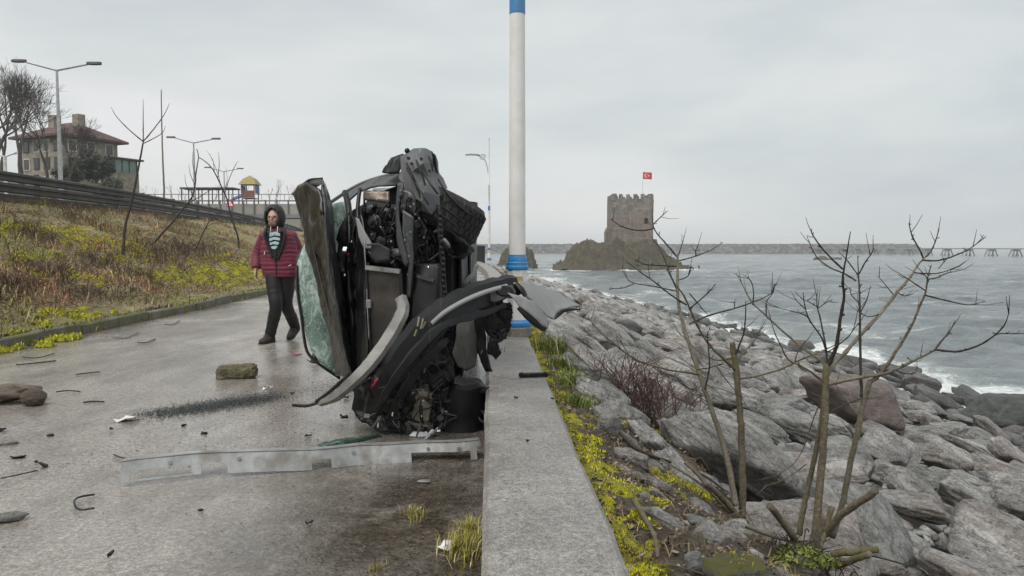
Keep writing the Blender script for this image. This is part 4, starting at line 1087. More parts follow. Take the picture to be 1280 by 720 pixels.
traced('bare_sapling', (1014, 700), 4.45, 'leafless many-stemmed sapling with tall forked branches and cut stubs at its base', [
 ('stem', S, [(1012, 708), (1020, 660), (1025, 602), (1030, 545), (1032, 490), (1033, 455)], 6.2, 4.6, 0, .05),
 ('stem', S, [(999, 668), (1003, 645), (1010, 610), (1020, 565), (1026, 528), (1030, 495)], 4.6, 3.0, .12, .06),
 ('stem', Gm, [(1040, 672), (1052, 632), (1062, 585), (1072, 540), (1079, 505), (1088, 476)], 4.4, 3.6, .05, -.06),
 ('branch', D, [(1033, 460), (1041, 445), (1046, 430), (1050, 400), (1055, 370), (1053, 350), (1058, 320), (1063, 290)], 4.0, 1.3, .05, -.1),
 ('twig', D, [(1053, 336), (1040, 324), (1025, 307), (1016, 294), (1014, 287)], 1.6, 1.0, -.07, -.25),
 ('twig', D, [(1070, 351), (1055, 342), (1037, 334), (1020, 320), (1009, 296)], 1.5, 1.0, .1, .25),
 ('branch', Gm, [(1033, 470), (1045, 452), (1057, 440), (1077, 417), (1100, 392), (1120, 367), (1135, 350), (1147, 332), (1156, 322)], 3.9, 2.3, .05, .35),
 ('twig', D, [(1154, 323), (1150, 313), (1141, 297), (1138, 287), (1136, 279)], 1.6, 1.0, .35, .30),
 ('twig', D, [(1156, 322), (1163, 315), (1169, 302), (1174, 286)], 1.6, 1.0, .35, .45),
 ('twig', D, [(1153, 325), (1168, 326), (1180, 324), (1195, 319), (1212, 311), (1232, 296)], 1.7, 1.0, .33, .1),
 ('twig', D, [(1143, 341), (1160, 342), (1175, 341), (1196, 334), (1207, 327)], 1.3, .9, .3, .5),
 ('branch', D, [(1077, 497), (1076, 460), (1075, 425), (1075, 400), (1074, 360), (1073, 340), (1072, 320)], 2.6, 1.1, -.04, .16),
 ('twig', D, [(1074, 342), (1082, 327), (1088, 319), (1092, 311)], 1.3, .9, .12, .05),
 ('twig', D, [(1072, 343), (1060, 327), (1050, 316)], 1.2, .9, .12, .28),
 ('branch', Gm, [(1088, 477), (1100, 468), (1110, 455), (1120, 439), (1132, 420), (1141, 404), (1150, 382), (1157, 365), (1160, 345), (1164, 332)], 3.4, 1.3, -.06, -.32),
 ('twig', D, [(1157, 369), (1172, 373), (1185, 376), (1210, 381), (1231, 377)], 1.3, .9, -.3, -.1),
 ('twig', D, [(1156, 363), (1140, 352), (1124, 342)], 1.1, .8, -.3, -.45),
 ('twig', D, [(1161, 349), (1172, 347), (1182, 342), (1196, 339)], 1.1, .9, -.3, -.2),
 ('twig', D, [(1161, 352), (1157, 345), (1155, 343)], .9, .7, -.3, -.3),
 ('twig', D, [(1173, 336), (1178, 330), (1182, 325)], .9, .7, .4, .42),
 ('branch', Gm, [(1036, 480), (1055, 476), (1080, 471), (1100, 468), (1115, 464), (1140, 452), (1156, 444), (1170, 437)], 3.2, 2.1, .02, -.25),
 ('twig', D, [(1168, 438), (1178, 425), (1186, 416), (1194, 401)], 1.6, 1.0, -.25, -.15),
 ('branch', D, [(1170, 437), (1185, 439), (1200, 439), (1225, 431), (1242, 420), (1255, 407), (1261, 392)], 1.9, 1.0, -.25, -.5),
 ('twig', D, [(1243, 419), (1252, 417), (1266, 417), (1285, 417)], 1.1, .8, -.4, -.3),
 ('twig', D, [(1120, 463), (1131, 467), (1143, 466), (1147, 459)], 1.1, .8, -.1, 0),
 ('branch', S, [(1034, 458), (1022, 448), (1010, 440), (995, 428), (975, 411), (955, 392), (940, 378), (929, 358), (921, 342)], 2.3, 1.1, .06, .3),
 ('twig', D, [(941, 381), (942, 366), (939, 352), (932, 345)], 1.1, .8, .25, .2),
 ('twig', D, [(958, 394), (958, 378), (966, 366), (969, 355)], 1.1, .8, .22, .1),
 ('branch', S, [(1030, 478), (1015, 466), (1000, 457), (985, 449), (976, 432), (968, 415), (963, 398)], 1.9, .9, .05, -.2),
 ('twig', D, [(994, 453), (996, 443), (1004, 430)], 1.0, .8, 0, 0),
 ('twig', D, [(1034, 456), (1032, 432), (1025, 397), (1021, 380), (1022, 362)], 1.7, .9, .05, .12),
 ('twig', D, [(1033, 440), (1027, 422), (1012, 400), (1006, 382), (1004, 366)], 1.5, .9, .05, -.1),
 ('twig', D, [(1009, 396), (1002, 392), (990, 389), (977, 386)], 1.0, .8, -.05, 0),
 ('twig', D, [(1022, 386), (1030, 380), (1040, 375)], 1.0, .8, .1, .2),
 ('twig', D, [(1006, 386), (1000, 380), (994, 374)], .9, .7, 0, 0), ('twig', D, [(1022, 384), (1014, 379), (1009, 376)], .9, .7, .1, 0),
 ('twig', D, [(1100, 392), (1088, 396), (1078, 393)], 1.1, .8, .2, .1), ('twig', D, [(1122, 366), (1131, 370), (1140, 368)], .9, .7, .25, .3),
 ('twig', D, [(1118, 370), (1110, 360), (1099, 347)], 1.0, .8, .25, .15), ('twig', D, [(1076, 390), (1083, 376), (1086, 366)], 1.0, .8, .1, 0),
 ('twig', D, [(1073, 378), (1064, 368), (1063, 359)], 1.0, .8, .1, .2), ('twig', D, [(1035, 440), (1052, 428), (1066, 413), (1072, 388)], 1.1, .8, .05, -.1),
 ('twig', Gm, [(1072, 519), (1060, 502), (1045, 482)], 1.6, 1.0, 0, .1),
 ('twig', D, [(1036, 517), (1055, 506), (1078, 498)], 1.4, 1.2, 0, -.04),
 ('twig', S, [(1028, 498), (1018, 520), (1008, 550), (996, 575), (975, 592), (950, 600)], 1.2, .8, .1, .35),
 ('twig', S, [(1008, 580), (995, 590), (975, 602), (955, 608)], 1.0, .7, .1, .3),
 ('cut_stub', S, [(1032, 668), (1050, 645), (1072, 630), (1095, 613)], 5.2, 4.6, 0, -.25),
 ('cut_stub', S, [(1040, 694), (1068, 690), (1096, 687)], 5.0, 4.8, -.05, -.2), ('cut_stub', S, [(1045, 708), (1066, 700), (1087, 692)], 4.4, 4.2, -.12, -.3),
 ('cut_stub', S, [(1002, 690), (985, 662), (962, 632)], 5.0, 4.4, -.05, -.22), ('cut_stub', S, [(1022, 690), (1030, 668), (1040, 634)], 4.6, 3.6, -.05, .03),
 ('cut_stub', S, [(1018, 692), (1024, 668), (1031, 645)], 4.4, 4.0, -.1, -.12),
], 1, hf=h_shore)
traced('bare_sapling', (926, 646), 4.95, 'leafless two-stemmed sapling with wide thin branches nearer the parapet wall', [
 ('stem', S, [(927, 650), (929, 601), (927, 546), (926, 520), (922, 480), (919, 450), (915, 428)], 5.2, 4.0, 0, .05),
 ('stem', Gm, [(920, 632), (914, 600), (908, 570), (894, 524), (880, 485), (872, 460), (860, 425), (850, 390), (847, 360), (847, 335), (847, 318)], 4.6, 1.5, -.05, .3),
 ('twig', D, [(847, 322), (838, 311), (830, 302), (820, 290), (816, 280), (815, 267)], 1.5, 1.0, .3, .22),
 ('twig', D, [(816, 281), (824, 273), (834, 264)], 1.2, .9, .24, .3), ('twig', D, [(816, 286), (803, 288), (790, 287), (775, 282), (764, 274)], 1.3, .9, .24, .05),
 ('twig', D, [(847, 322), (851, 310), (855, 297)], 1.2, .9, .3, .4), ('twig', D, [(849, 326), (860, 323), (873, 319), (890, 312), (903, 303)], 1.3, .9, .3, .5),
 ('twig', D, [(848, 333), (828, 332), (810, 331), (800, 328), (793, 324)], 1.3, .9, .3, .12), ('twig', D, [(846, 362), (838, 343), (832, 327), (822, 305)], 1.4, 1.0, .28, .4),
 ('twig', D, [(858, 381), (845, 373), (830, 362), (815, 350), (800, 340), (784, 327)], 1.5, .9, .22, .0),
 ('twig', D, [(846, 364), (832, 361), (812, 357), (790, 353), (781, 343), (778, 334)], 1.2, .8, .27, .4), ('twig', D, [(792, 355), (778, 360), (762, 361)], 1.0, .8, .35, .3),
 ('twig', D, [(849, 350), (860, 345), (864, 335)], 1.0, .8, .28, .2), ('twig', D, [(871, 320), (869, 314), (872, 309)], 1.0, .8, .4, .4),
 ('branch', S, [(918, 462), (905, 449), (892, 437), (877, 417), (865, 392), (855, 370), (842, 352), (833, 336)], 2.5, 1.1, .03, -.25),
 ('branch', S, [(916, 447), (903, 450), (892, 449), (875, 440), (860, 427), (848, 415), (841, 402)], 2.0, 1.0, .04, .25),
 ('twig', D, [(918, 446), (924, 432), (930, 415), (932, 395), (932, 377)], 1.7, 1.0, .04, -.1), ('twig', S, [(920, 452), (932, 438), (945, 422), (957, 400)], 1.5, .9, .04, .2),
 ('branch', D, [(862, 405), (875, 399), (887, 394), (920, 385), (940, 378), (955, 372), (964, 366), (968, 355)], 1.9, 1.0, .2, .55),
 ('branch', S, [(873, 468), (855, 465), (835, 462), (800, 452), (785, 443), (770, 432), (747, 412), (735, 396)], 2.0, .9, .05, -.35),
 ('twig', D, [(770, 432), (760, 428), (744, 423), (730, 411)], 1.0, .7, -.2, -.2), ('twig', D, [(786, 443), (780, 434), (777, 428)], .8, .6, -.15, -.1),
 ('twig', D, [(863, 385), (875, 375), (885, 366), (895, 355)], 1.2, .9, -.2, -.3), ('twig', D, [(862, 367), (873, 380), (885, 394)], 1.0, .8, -.2, .1),
 ('twig', D, [(881, 487), (885, 470), (887, 455), (885, 430), (884, 415)], 1.5, .9, .0, -.12), ('twig', D, [(918, 385), (918, 379), (915, 378)], .9, .8, .4, .4),
 ('branch', S, [(922, 474), (945, 470), (975, 462), (1000, 450), (1010, 446), (1040, 433), (1052, 424)], 1.9, 1.0, .04, -.25),
 ('twig', D, [(872, 462), (885, 460), (896, 457), (905, 455)], 1.0, .8, .05, -.1), ('twig', D, [(896, 458), (910, 478), (925, 495), (932, 505)], .9, .6, -.05, -.2),
 ('cut_stub', S, [(918, 640), (905, 625), (892, 612), (880, 604)], 4.4, 3.6, -.05, -.15), ('cut_stub', S, [(915, 644), (893, 618), (870, 590), (856, 578)], 3.2, 2.8, -.02, .1),
 ('cut_stub', S, [(915, 642), (885, 612), (845, 585), (800, 562), (778, 548)], 2.2, 1.0, -.02, .3),
], 2, hf=h_shore)
# cut stems in the soil near the wall
for i, (a, b, r_, lab) in enumerate((((885, 700), (874, 664), 4.5, 'thick short cut stem standing upright behind the mossy boulder'), ((893, 702), (895, 682), 2.4, 'thin short cut stem beside the thicker one'))):
    q0 = hit(a[0], a[1], h_shore); m = MB(); k = q0.y / F
    m.tube([q0 - Vector((0, 0, .05)), P(b[0], b[1], q0.y + .04)], [r_ * k, r_ * k * .85], 8); tag(m.build('cut_stem', M_stem, None, loc=q0), lab, 'stem')
rr = random.Random(8)
for i, (pts, r_, lab) in enumerate((([(792, 640), (806, 664), (818, 690), (822, 716)], 4.0, 'crooked dead branch lying down the soil from the moss'), ([(775, 552), (800, 575), (840, 590), (880, 606), (905, 625)], 2.6, 'long dark dead branch lying across the pale slab'), ([(932, 672), (955, 684), (985, 690), (1010, 688)], 1.8, 'thin dead twig lying behind the mossy boulder'), ([(1045, 706), (1075, 704), (1110, 712), (1150, 722)], 1.8, 'long thin twig trailing down the pale slab below the stubs'))):
    q = [hit(a, b, h_shore) + Vector((0, 0, .05)) for a, b in pts]; m = MB(); k = q[0].y / F
    m.tube(smooth_path(q, 4), [r_ * k * (1 - .5 * j / (4 * len(q) - 4)) for j in range(4 * (len(q) - 1) + 1)], 6); tag(m.build('dead_branch', M_stemdark if i != 0 else M_stem, None, True, loc=q[0]), lab, 'branch')

# saplings on the bank
def bank_sapling(base, label, br, seed):
    br = [(a, b, c, d * .72, e_ * .6, f_, g) for a, b, c, d, e_, f_, g in br]
    return traced('bank_sapling', base, 10, label, br, seed, group='leafless saplings on the bank', hf=h_bank, buds=False)
bank_sapling((154, 321), 'slender leafless sapling forking into four long shoots on the bank', [
 ('stem', D, [(154, 324), (155, 300), (157, 281), (166, 246), (172, 215), (176, 194), (179, 178)], 2.9, 1.7, 0, .2),
 ('branch', D, [(179, 177), (168, 168), (156, 157), (145, 145), (139, 134)], 1.5, .8, .2, -.2), ('branch', D, [(179, 178), (179, 150), (179, 124)], 1.4, .8, .2, .4),
 ('branch', D, [(179, 177), (190, 164), (200, 151), (207, 140), (212, 129)], 1.5, .8, .2, .6), ('branch', D, [(180, 179), (192, 173), (203, 166), (207, 157)], 1.2, .7, .2, 0)], 11)
bank_sapling((205, 262), 'single straight leafless pole-like sapling at the top of the bank', [('stem', M_stemgrey, [(205.5, 264), (205, 240), (204, 215), (203, 185), (202, 150), (201.5, 112)], 2.2, 1.1, 0, 0)], 12)
bank_sapling((187, 309), 'slanting leafless sapling leaning out of the dark brambles on the bank', [
 ('stem', D, [(187, 310), (200, 295), (216, 277), (228, 262), (240, 246), (244, 230), (245, 216), (248, 197), (246, 186)], 2.2, .9, 0, .3),
 ('branch', D, [(231, 257), (248, 247), (262, 238), (268, 234)], 1.2, .7, .2, .6), ('twig', D, [(244, 232), (238, 218), (236, 205)], .9, .6, .3, .1), ('twig', D, [(245, 224), (241, 206), (241, 190)], .9, .6, .3, .5), ('twig', D, [(241, 243), (233, 232), (231, 218)], .8, .6, .3, .4)], 13)
bank_sapling((299, 311), 'leafless sapling with crossing upper branches next to the walking person', [
 ('stem', D, [(299, 313), (297, 295), (289, 271), (284, 250), (275, 229), (266, 212), (258, 203), (249, 197)], 2.0, .9, 0, -.3),
 ('branch', D, [(281, 243), (286, 225), (294, 207), (298, 201)], 1.1, .6, 0, .3), ('branch', D, [(272, 224), (274, 205), (273, 190)], 1.0, .6, 0, -.4), ('branch', D, [(285, 250), (277, 235), (272, 216), (262, 192)], 1.1, .6, 0, .6), ('twig', D, [(268, 215), (266, 200), (258, 188)], .8, .5, -.2, -.3), ('twig', D, [(280, 238), (284, 225), (282, 208)], .8, .5, -.1, .2)], 14)
bank_sapling((244, 315), 'thin leafless shoot curving up the bank above the bright moss', [('stem', D, [(243, 316), (250, 300), (259, 281), (268, 271), (279, 264)], 1.6, .8, 0, .5), ('twig', D, [(257, 286), (264, 280), (276, 279)], .9, .6, .1, .3)], 15)

# brambles: leafless tangles of thin reddish stems
M_bram = bark_mat('bramble_stems', (.050, .026, .022), (.12, .070, .055), None)
def bramble(px, py, wpx, hpx, n, label, hf, seed, group, r_=.0035, mat=M_bram):
    c = hit(px, py, hf); k = c.y / F; rr = random.Random(seed); m = MB()
    for i in range(n):
        x = c.x + rr.gauss(0, .27) * wpx * k; y = c.y + rr.gauss(0, .3) * wpx * k * .7; b = Vector((x, y, hf(x, y) - .02))
        h = hpx * k * rr.uniform(.45, 1.0); lean = Vector((rr.gauss(0, .45), rr.gauss(0, .4), 0)) * h
        pts = [b, b + Vector((0, 0, h * .5)) + lean * .35, b + Vector((0, 0, h)) + lean]
        if rr.random() < .45: pts.append(pts[-1] + lean * .8 + Vector((0, 0, -h * rr.uniform(.1, .5))))
        m.tube(smooth_path(pts, 2), r_ * rr.uniform(.6, 1.5), 3, cap=False)
        for _ in range(3):
            u = rr.uniform(.3, 1); p = pts[0].lerp(pts[2], u) + lean * .05
            m.tube([p, p + Vector((rr.gauss(0, .3), rr.gauss(0, .3), rr.uniform(.1, .4))) * h], r_ * .6, 3, cap=False)
    o = m.build('bramble', mat, None, loc=c); return tag(o, label, 'bramble', group)
bramble(815, 524, 95, 70, 120, 'reddish leafless bramble tangle among the pale slabs beyond the parapet', h_shore, 21, None, .0032)
bramble(1010, 706, 80, 34, 90, 'low tangle of dark twigs round the stubs of the many-stemmed sapling', h_shore, 22, None, .0026, M_stemdark)
for i, (px, py, w, h) in enumerate(((205, 330, 70, 32), (225, 318, 60, 26), (85, 275, 70, 30), (250, 322, 60, 26), (125, 335, 60, 22), (40, 300, 60, 22), (60, 345, 70, 24), (180, 350, 60, 20), (20, 365, 60, 22), (110, 375, 70, 20), (215, 282, 50, 16))):
    bramble(px, py, w, h, 70, 'dark leafless bramble thicket on the grassy bank', h_bank, 30 + i, 'bramble thickets on the bank', .0042)

# grass and dead stalks over the bank
def blades(name, pts, hts, cols, seed, parent=None, wid=.007, bend=.5, smooth=False):
    rr = np.random.RandomState(seed); n = len(pts); p = np.asarray(pts); h = np.asarray(hts)[:, None]
    a = rr.uniform(0, 2 * np.pi, n); d = np.stack([np.cos(a), np.sin(a), np.zeros(n)], 1); s = np.stack([-np.sin(a), np.cos(a), np.zeros(n)], 1)
    b = np.abs(rr.normal(bend, .3, (n, 1))); w = wid * rr.uniform(.6, 1.4, (n, 1)) * (1 + h)
    mid = p + d * h * b * .35 + np.array([0, 0, 1]) * h * .6; tip = p + d * h * b + np.array([0, 0, 1]) * h * np.clip(1.05 - b * .45, .15, 1)
    V = np.stack([p - s * w, p + s * w, mid - s * w * .7, mid + s * w * .7, tip], 1).reshape(-1, 3)
    k = np.arange(n) * 5
    Fc = np.concatenate([np.stack([k, k + 1, k + 3], 1), np.stack([k, k + 3, k + 2], 1), np.stack([k + 2, k + 3, k + 4], 1)])
    C = np.repeat(np.asarray(cols), 5, axis=0)
    return mesh_np(name, V, Fc, M_veg, parent=parent, cols=C)
rr = random.Random(77); pts, hts, cols = [], [], []
PAL = {'straw': (.48, .39, .24), 'brown': (.27, .19, .125), 'red': (.42, .225, .125), 'green': (.215, .225, .05), 'olive': (.29, .26, .09), 'dark': (.10, .082, .055)}
def bank_cols(x, y):
    g = nz(x * .45, y * .35, 20) + .12 * sstep(10, 22, y) + .25 * sstep(1.2, .2, xk(y) - x) ; w = nz(x * .8, y * .7, 40)
    if g > .20: base = PAL['green'] if rr.random() < .6 else PAL['olive']
    elif g > .06: base = PAL['olive'] if rr.random() < .4 else PAL['brown']
    elif w > .0: base = PAL['red'] if rr.random() < .65 else PAL['brown']
    elif w > -.15: base = PAL['straw'] if rr.random() < .4 else PAL['brown']
    else: base = PAL['dark'] if rr.random() < .5 else PAL['brown']
    f_ = rr.uniform(.65, 1.35); return tuple(c * f_ for c in base), g
for i in range(84000):
    y = 5.5 + 52 * rr.random() ** 2.0; s = rr.uniform(.14, BANK_W + .5); x = xk(y) - .16 - s
    if x / y < -.78: continue
    c, g = bank_cols(x, y); dn = nz(x * .7, y * .5, 60)
    if dn < -.12 and rr.random() < .75: continue
    tall = (rr.uniform(.03, .11) + (.09 * rr.random() if g < .1 else 0)) * (.55 + 1.3 * max(0, dn + .3)) + (.22 if rr.random() < .035 else 0)
    pts.append((x, y, h_bank(x, y) - .01)); hts.append(tall * min(1, .45 + s)); cols.append(c)
tag(blades('bank_grass', pts, hts, cols, 5, wid=.008, bend=.75), 'mixed dry and green grass covering the bank', 'grass', kind='stuff')
pts, hts, cols = [], [], []
for i in range(6000):
    y = 6 + 30 * rr.random() ** 1.8; x = xk(y) - .20 + abs(rr.gauss(0, .10)) * (1 if nz(y * .8, 1, 70) > -.05 else .2)
    c, g = bank_cols(x - .4, y); pts.append((x, y, .12 if x < xk(y) else .02)); hts.append(rr.uniform(.03, .13)); cols.append(c)
tag(blades('kerb_grass', pts, hts, cols, 6, wid=.006, bend=.9), 'straggling grass hanging over the kerb', 'grass', kind='stuff')
V, Fc, C = [], [], []; mbx = MB()
for i in range(9000):
    y = 6 + 26 * rr.random() ** 1.6; s = rr.uniform(.2, BANK_W); x = xk(y) - .16 - s
    if x / y < -.78: continue
    a = rr.uniform(0, 6.28); L = rr.uniform(.10, .55); z = h_bank(x, y) + rr.uniform(.02, .10); up = rr.uniform(-.05, .45) * L
    mbx.tube([(x, y, z), (x + L * .5 * math.cos(a), y + L * .5 * math.sin(a), z + up), (x + L * math.cos(a), y + L * math.sin(a), z + up * rr.uniform(.4, 1.6))], [.006, .004, .002], 3, cap=False)
M_stalk = plain('dead_stalks', (.17, .12, .075), .85, scale=3, var=.6)
tag(mbx.build('dead_stalks', M_stalk), 'dead brown stalks lying criss-cross over the bank', 'stalks', kind='stuff')

# moss cushions
def moss_mat():
    t = NT('yellow_moss'); v = t.pos(); a = t.noise(v, 3.5, 4, .6); b = t.noise(v, 90, 4, .75)
    col = t.ramp(a, [(.30, (.12, .10, .04)), (.44, (.24, .22, .03)), (.54, (.40, .38, .02)), (.66, (.50, .48, .02)), (.8, (.26, .26, .03))])
    col = t.mix(.9, col, t.ramp(b, [(.3, .45), (.5, 1.0), (.7, 1.5)]), 'MULTIPLY')
    return t.set(col, .95, 0, t.bump(b, 1.0, .03))
M_moss = moss_mat()
def moss_patch(cs, hf, name, label, seed, n=15):
    V, Fc = [], []; k = 0; rr_ = random.Random(seed)
    for (x, y, rx, ry, h) in cs:
        for i in range(n):
            for j in range(n):
                u, v = i / (n - 1) * 2 - 1, j / (n - 1) * 2 - 1
                # square to disc
                X = u * math.sqrt(max(0, 1 - v * v / 2)); Y = v * math.sqrt(max(0, 1 - u * u / 2)); q = math.hypot(X, Y)
                wob = 1 + .35 * nz(x * 3 + X * 1.4, y * 3 + Y * 1.4, seed)
                px_, py_ = x + X * rx * wob, y + Y * ry * wob
                z = hf(px_, py_) + h * math.sqrt(max(0, 1 - q * q)) * (1 + .9 * nz(px_ * 9, py_ * 9, seed)) - .012
                V.append((px_, py_, z))
        Fc.append(grid_faces(n, n) + k); k += n * n
    o = mesh_np(name, V, np.concatenate(Fc)[:, ::-1], M_moss, smooth=True); return tag(o, label, 'moss', kind='stuff')
rr = random.Random(4); cs = []
for y in np.arange(2.2, 14, .042):
    dens = .85 + .9 * nz(y * 1.1, 0, 31)
    if rr.random() < dens:
        cs.append((xw(y) + WALL_W + .02 + abs(rr.gauss(.0, .085)), y + rr.uniform(-.05, .05), rr.uniform(.03, .08), rr.uniform(.04, .12), rr.uniform(.012, .03)))
for px, py, r_ in ((745, 567, .12), (738, 552, .10), (752, 582, .10), (800, 688, .10), (815, 706, .11), (822, 716, .08), (794, 536, .10), (812, 546, .12), (826, 545, .10), (810, 614, .09), (838, 610, .16), (862, 615, .14), (845, 600, .15), (880, 622, .10), (800, 655, .08), (830, 632, .09)):
    p = hit(px, py, h_shore); cs += [(p.x + rr.gauss(0, .4) * r_, p.y + rr.gauss(0, .4) * r_, r_ * .42 * rr.uniform(.5, 1.2), r_ * .5 * rr.uniform(.5, 1.2), .022) for _ in range(4)]
pts, hts, cols = [], [], []
for (x, y, rx, ry, h) in cs:
    for _ in range(70):
        a, q = rr.uniform(0, 6.28), math.sqrt(rr.random()) * 1.1; X, Y_ = x + rx * q * math.cos(a), y + ry * q * math.sin(a)
        pts.append((X, Y_, h_shore(X, Y_) + h * max(0, 1 - q * q) ** .5 - .012)); hts.append(rr.uniform(.006, .018)); f_ = rr.uniform(.5, 1.4); g = nz(x * 2.2, y * 2.2, 5)
        cols.append(tuple(v * f_ for v in ((.50, .48, .02) if g > -.10 else ((.24, .23, .04) if g > -.25 else (.17, .125, .065)))))
mb_ = bpy.data.objects['mossy_boulder']
for v in mb_.data.vertices:
    if v.normal.z > .45 and v.index % 2 == 0:
        w_ = mb_.matrix_basis @ v.co
        if nz(w_.x * 5, w_.y * 5, 8) > -.12:
            pts.append(tuple(w_)); hts.append(rr.uniform(.006, .016)); f_ = rr.uniform(.5, 1.4); cols.append((.40 * f_, .37 * f_, .03 * f_))
tag(blades('moss_fuzz', pts, hts, cols, 15, wid=.0028, bend=.5), 'fine moss shoots beyond the parapet wall', 'moss', kind='stuff')
moss_patch(cs, h_shore, 'wall_moss', 'yellow green moss cushions along the sea side of the parapet wall', 3)
cs = []
for px, py, w in ((150, 310, 40), (128, 302, 30), (30, 330, 30), (110, 345, 26), (200, 345, 26), (310, 335, 22), (270, 345, 30), (155, 312, 30), (135, 306, 34), (170, 322, 24), (95, 305, 18), (60, 322, 20), (235, 350, 28), (255, 353, 24), (290, 340, 26), (215, 350, 20), (20, 285, 22), (40, 284, 14), (70, 425, 30), (90, 395, 24), (280, 352, 20), (300, 330, 24), (315, 345, 18), (55, 345, 16)):
    p = hit(px, py, h_bank)
    for j in range(15): cs.append((p.x + rr.gauss(0, .6) * w * p.y / F, p.y + rr.gauss(0, 1.5) * w * p.y / F, .27 * w * p.y / F * rr.uniform(.4, 1.3), .4 * w * p.y / F * rr.uniform(.4, 1.3), .055))
pts, hts, cols = [], [], []
for (x, y, rx, ry, h) in cs:
    for _ in range(60):
        a, q = rr.uniform(0, 6.28), math.sqrt(rr.random()) * 1.25; X, Y_ = x + rx * q * math.cos(a), y + ry * q * math.sin(a)
        pts.append((X, Y_, h_bank(X, Y_) + h * max(0, 1 - q * q) ** .5 - .012)); hts.append(rr.uniform(.02, .05)); f_ = rr.uniform(.5, 1.4)
        cols.append(tuple(v * f_ for v in (.52, .52, .03)))
tag(blades('bank_moss_fuzz', pts, hts, cols, 16, wid=.007, bend=.5), 'fine bright moss shoots on the bank', 'moss', kind='stuff')
moss_patch(cs, h_bank, 'bank_moss', 'bright moss patches on the bank', 9)

# grass tufts
def tuft(px, py, hf, n, r_, h, col, label, name='grass_tuft', group=None):
    c = hit(px, py, hf); rr = random.Random(px * 7 + py); pts, hts, cols = [], [], []
    for i in range(n):
        a, q = rr.uniform(0, 6.28), abs(rr.gauss(0, .55)) * r_
        x, y = c.x + q * math.cos(a), c.y + q * math.sin(a) * 1.5
        pts.append((x - c.x, y - c.y, hf(x, y) - c.z - .005)); hts.append(h * rr.uniform(.45, 1.1)); f_ = rr.uniform(.6, 1.35); cols.append(tuple(v * f_ for v in (col if rr.random() < .8 else PAL['straw'])))
    o = blades(name, pts, hts, cols, px, wid=.0012 + .010 * r_, bend=.55); o.location = c; return tag(o, label, 'grass', group)
flat = lambda x, y: 0.004
YG = (.30, .28, .06); GG = (.13, .20, .025)
tuft(583, 694, flat, 420, .10, .105, YG, 'yellow green grass tuft growing at the foot of the parapet beside white litter')
tuft(588, 672, flat, 260, .06, .105, YG, 'taller yellow green grass tuft hard against the foot of the parapet')
tuft(518, 646, flat, 200, .05, .055, (.22, .20, .05), 'small sparse grass tuft in the dark mud of the road')
tuft(470, 716, flat, 140, .05, .035, (.20, .18, .06), 'flat dry grass tuft in the mud at the road foreground')
for i, (px, py, n, r_, h) in enumerate(((690, 440, 500, .20, .22), (700, 460, 300, .15, .15), (716, 482, 400, .16, .15), (722, 505, 300, .13, .10))):
    tuft(px, py, h_shore, n, r_, h, GG, 'fresh green grass clump between parapet wall and rocks', group='fresh grass clumps beyond the parapet')
leafm = leaf_mat('fresh_green_leaves', (.07, .10, .015), (.19, .22, .04))
q = hit(1005, 716, h_shore)
leafy('leafy_weed', q, .17, .17, .06, 'low fresh green leafy weed round the foot of the many-stemmed sapling', 9, 1500, .011, leafm, cat='weed')
# ================================================================== THE WRECKED CAR, ON ITS SIDE
def paint_mat(name, c, rough, dust, amount, coat=0.0, scr=.45, spec=.5):
    t = NT(name); v = t.co('Object')
    d = t.noise(v, 3.2, 7, .7, .3); sc = t.noise(t.mapv(v, (30, 2.5, 2.0), rot=(.9, .5, .8)), 2.2, 5, .7); f_ = t.noise(v, 70, 3, .7)
    col = t.mix(t.ramp(d, [(.42, 0.0), (.72, amount)]), c, dust)
    col = t.mix(t.ramp(sc, [(.60, 0.0), (.66, scr)]), col, tuple(min(1, x * 2.6 + .03) for x in dust))
    r_ = t.maprange(d, .35, .7, rough, min(1, rough + .35))
    return t.set(col, r_, 0, t.bump(t.math('ADD', d, t.math('MULTIPLY', f_, .3)), .25, .01), Coat_Weight=coat, Coat_Roughness=.15, Specular_IOR_Level=spec)
C_paint = paint_mat('dark_grey_paint', (.006, .0062, .007), .16, (.030, .029, .027), .5, .45, .4, .4)
C_hood = paint_mat('scuffed_dark_hood', (.018, .0165, .015), .22, (.085, .076, .064), .65, .4)
C_plas = paint_mat('black_bumper_plastic', (.004, .004, .005), .24, (.014, .0145, .016), .5, .0, .35, .38)
C_grey = paint_mat('dusty_grey_plastic', (.20, .205, .205), .45, (.27, .265, .255), .8, 0.0, 0.0)
C_under = paint_mat('sooty_underside', (.004, .004, .0045), .32, (.014, .014, .014), .6, .0, .35, .32)
C_steel = paint_mat('dirty_grey_steel', (.032, .034, .037), .30, (.09, .09, .089), .7, .1)
C_wing = paint_mat('scraped_grey_wing', (.10, .103, .108), .4, (.20, .20, .195), .8)
C_alu = plain('cast_aluminium', (.30, .30, .29), .42, .7, scale=14, dirt=(.05, .045, .04))
C_tyre = paint_mat('tyre_rubber', (.014, .014, .014), .6, (.075, .078, .062), .8)
C_beige = plain('beige_insulation', (.30, .265, .205), .9, scale=6, var=.35, bump=.5, dirt=(.07, .06, .045))
C_strip = plain('pale_grey_bumper_beam', (.20, .195, .178), .5, .1, scale=7, var=.35, dirt=(.075, .068, .056))
C_brown = plain('brown_reflector', (.17, .135, .11), .25, .5, scale=9, var=.4)
C_lens = plain('broken_lens', (.62, .64, .64), .12, .2, var=.1)
C_redm = plain('red_lens', (.30, .015, .03), .2)
C_wire = plain('black_cable', (.010, .010, .011), .45)
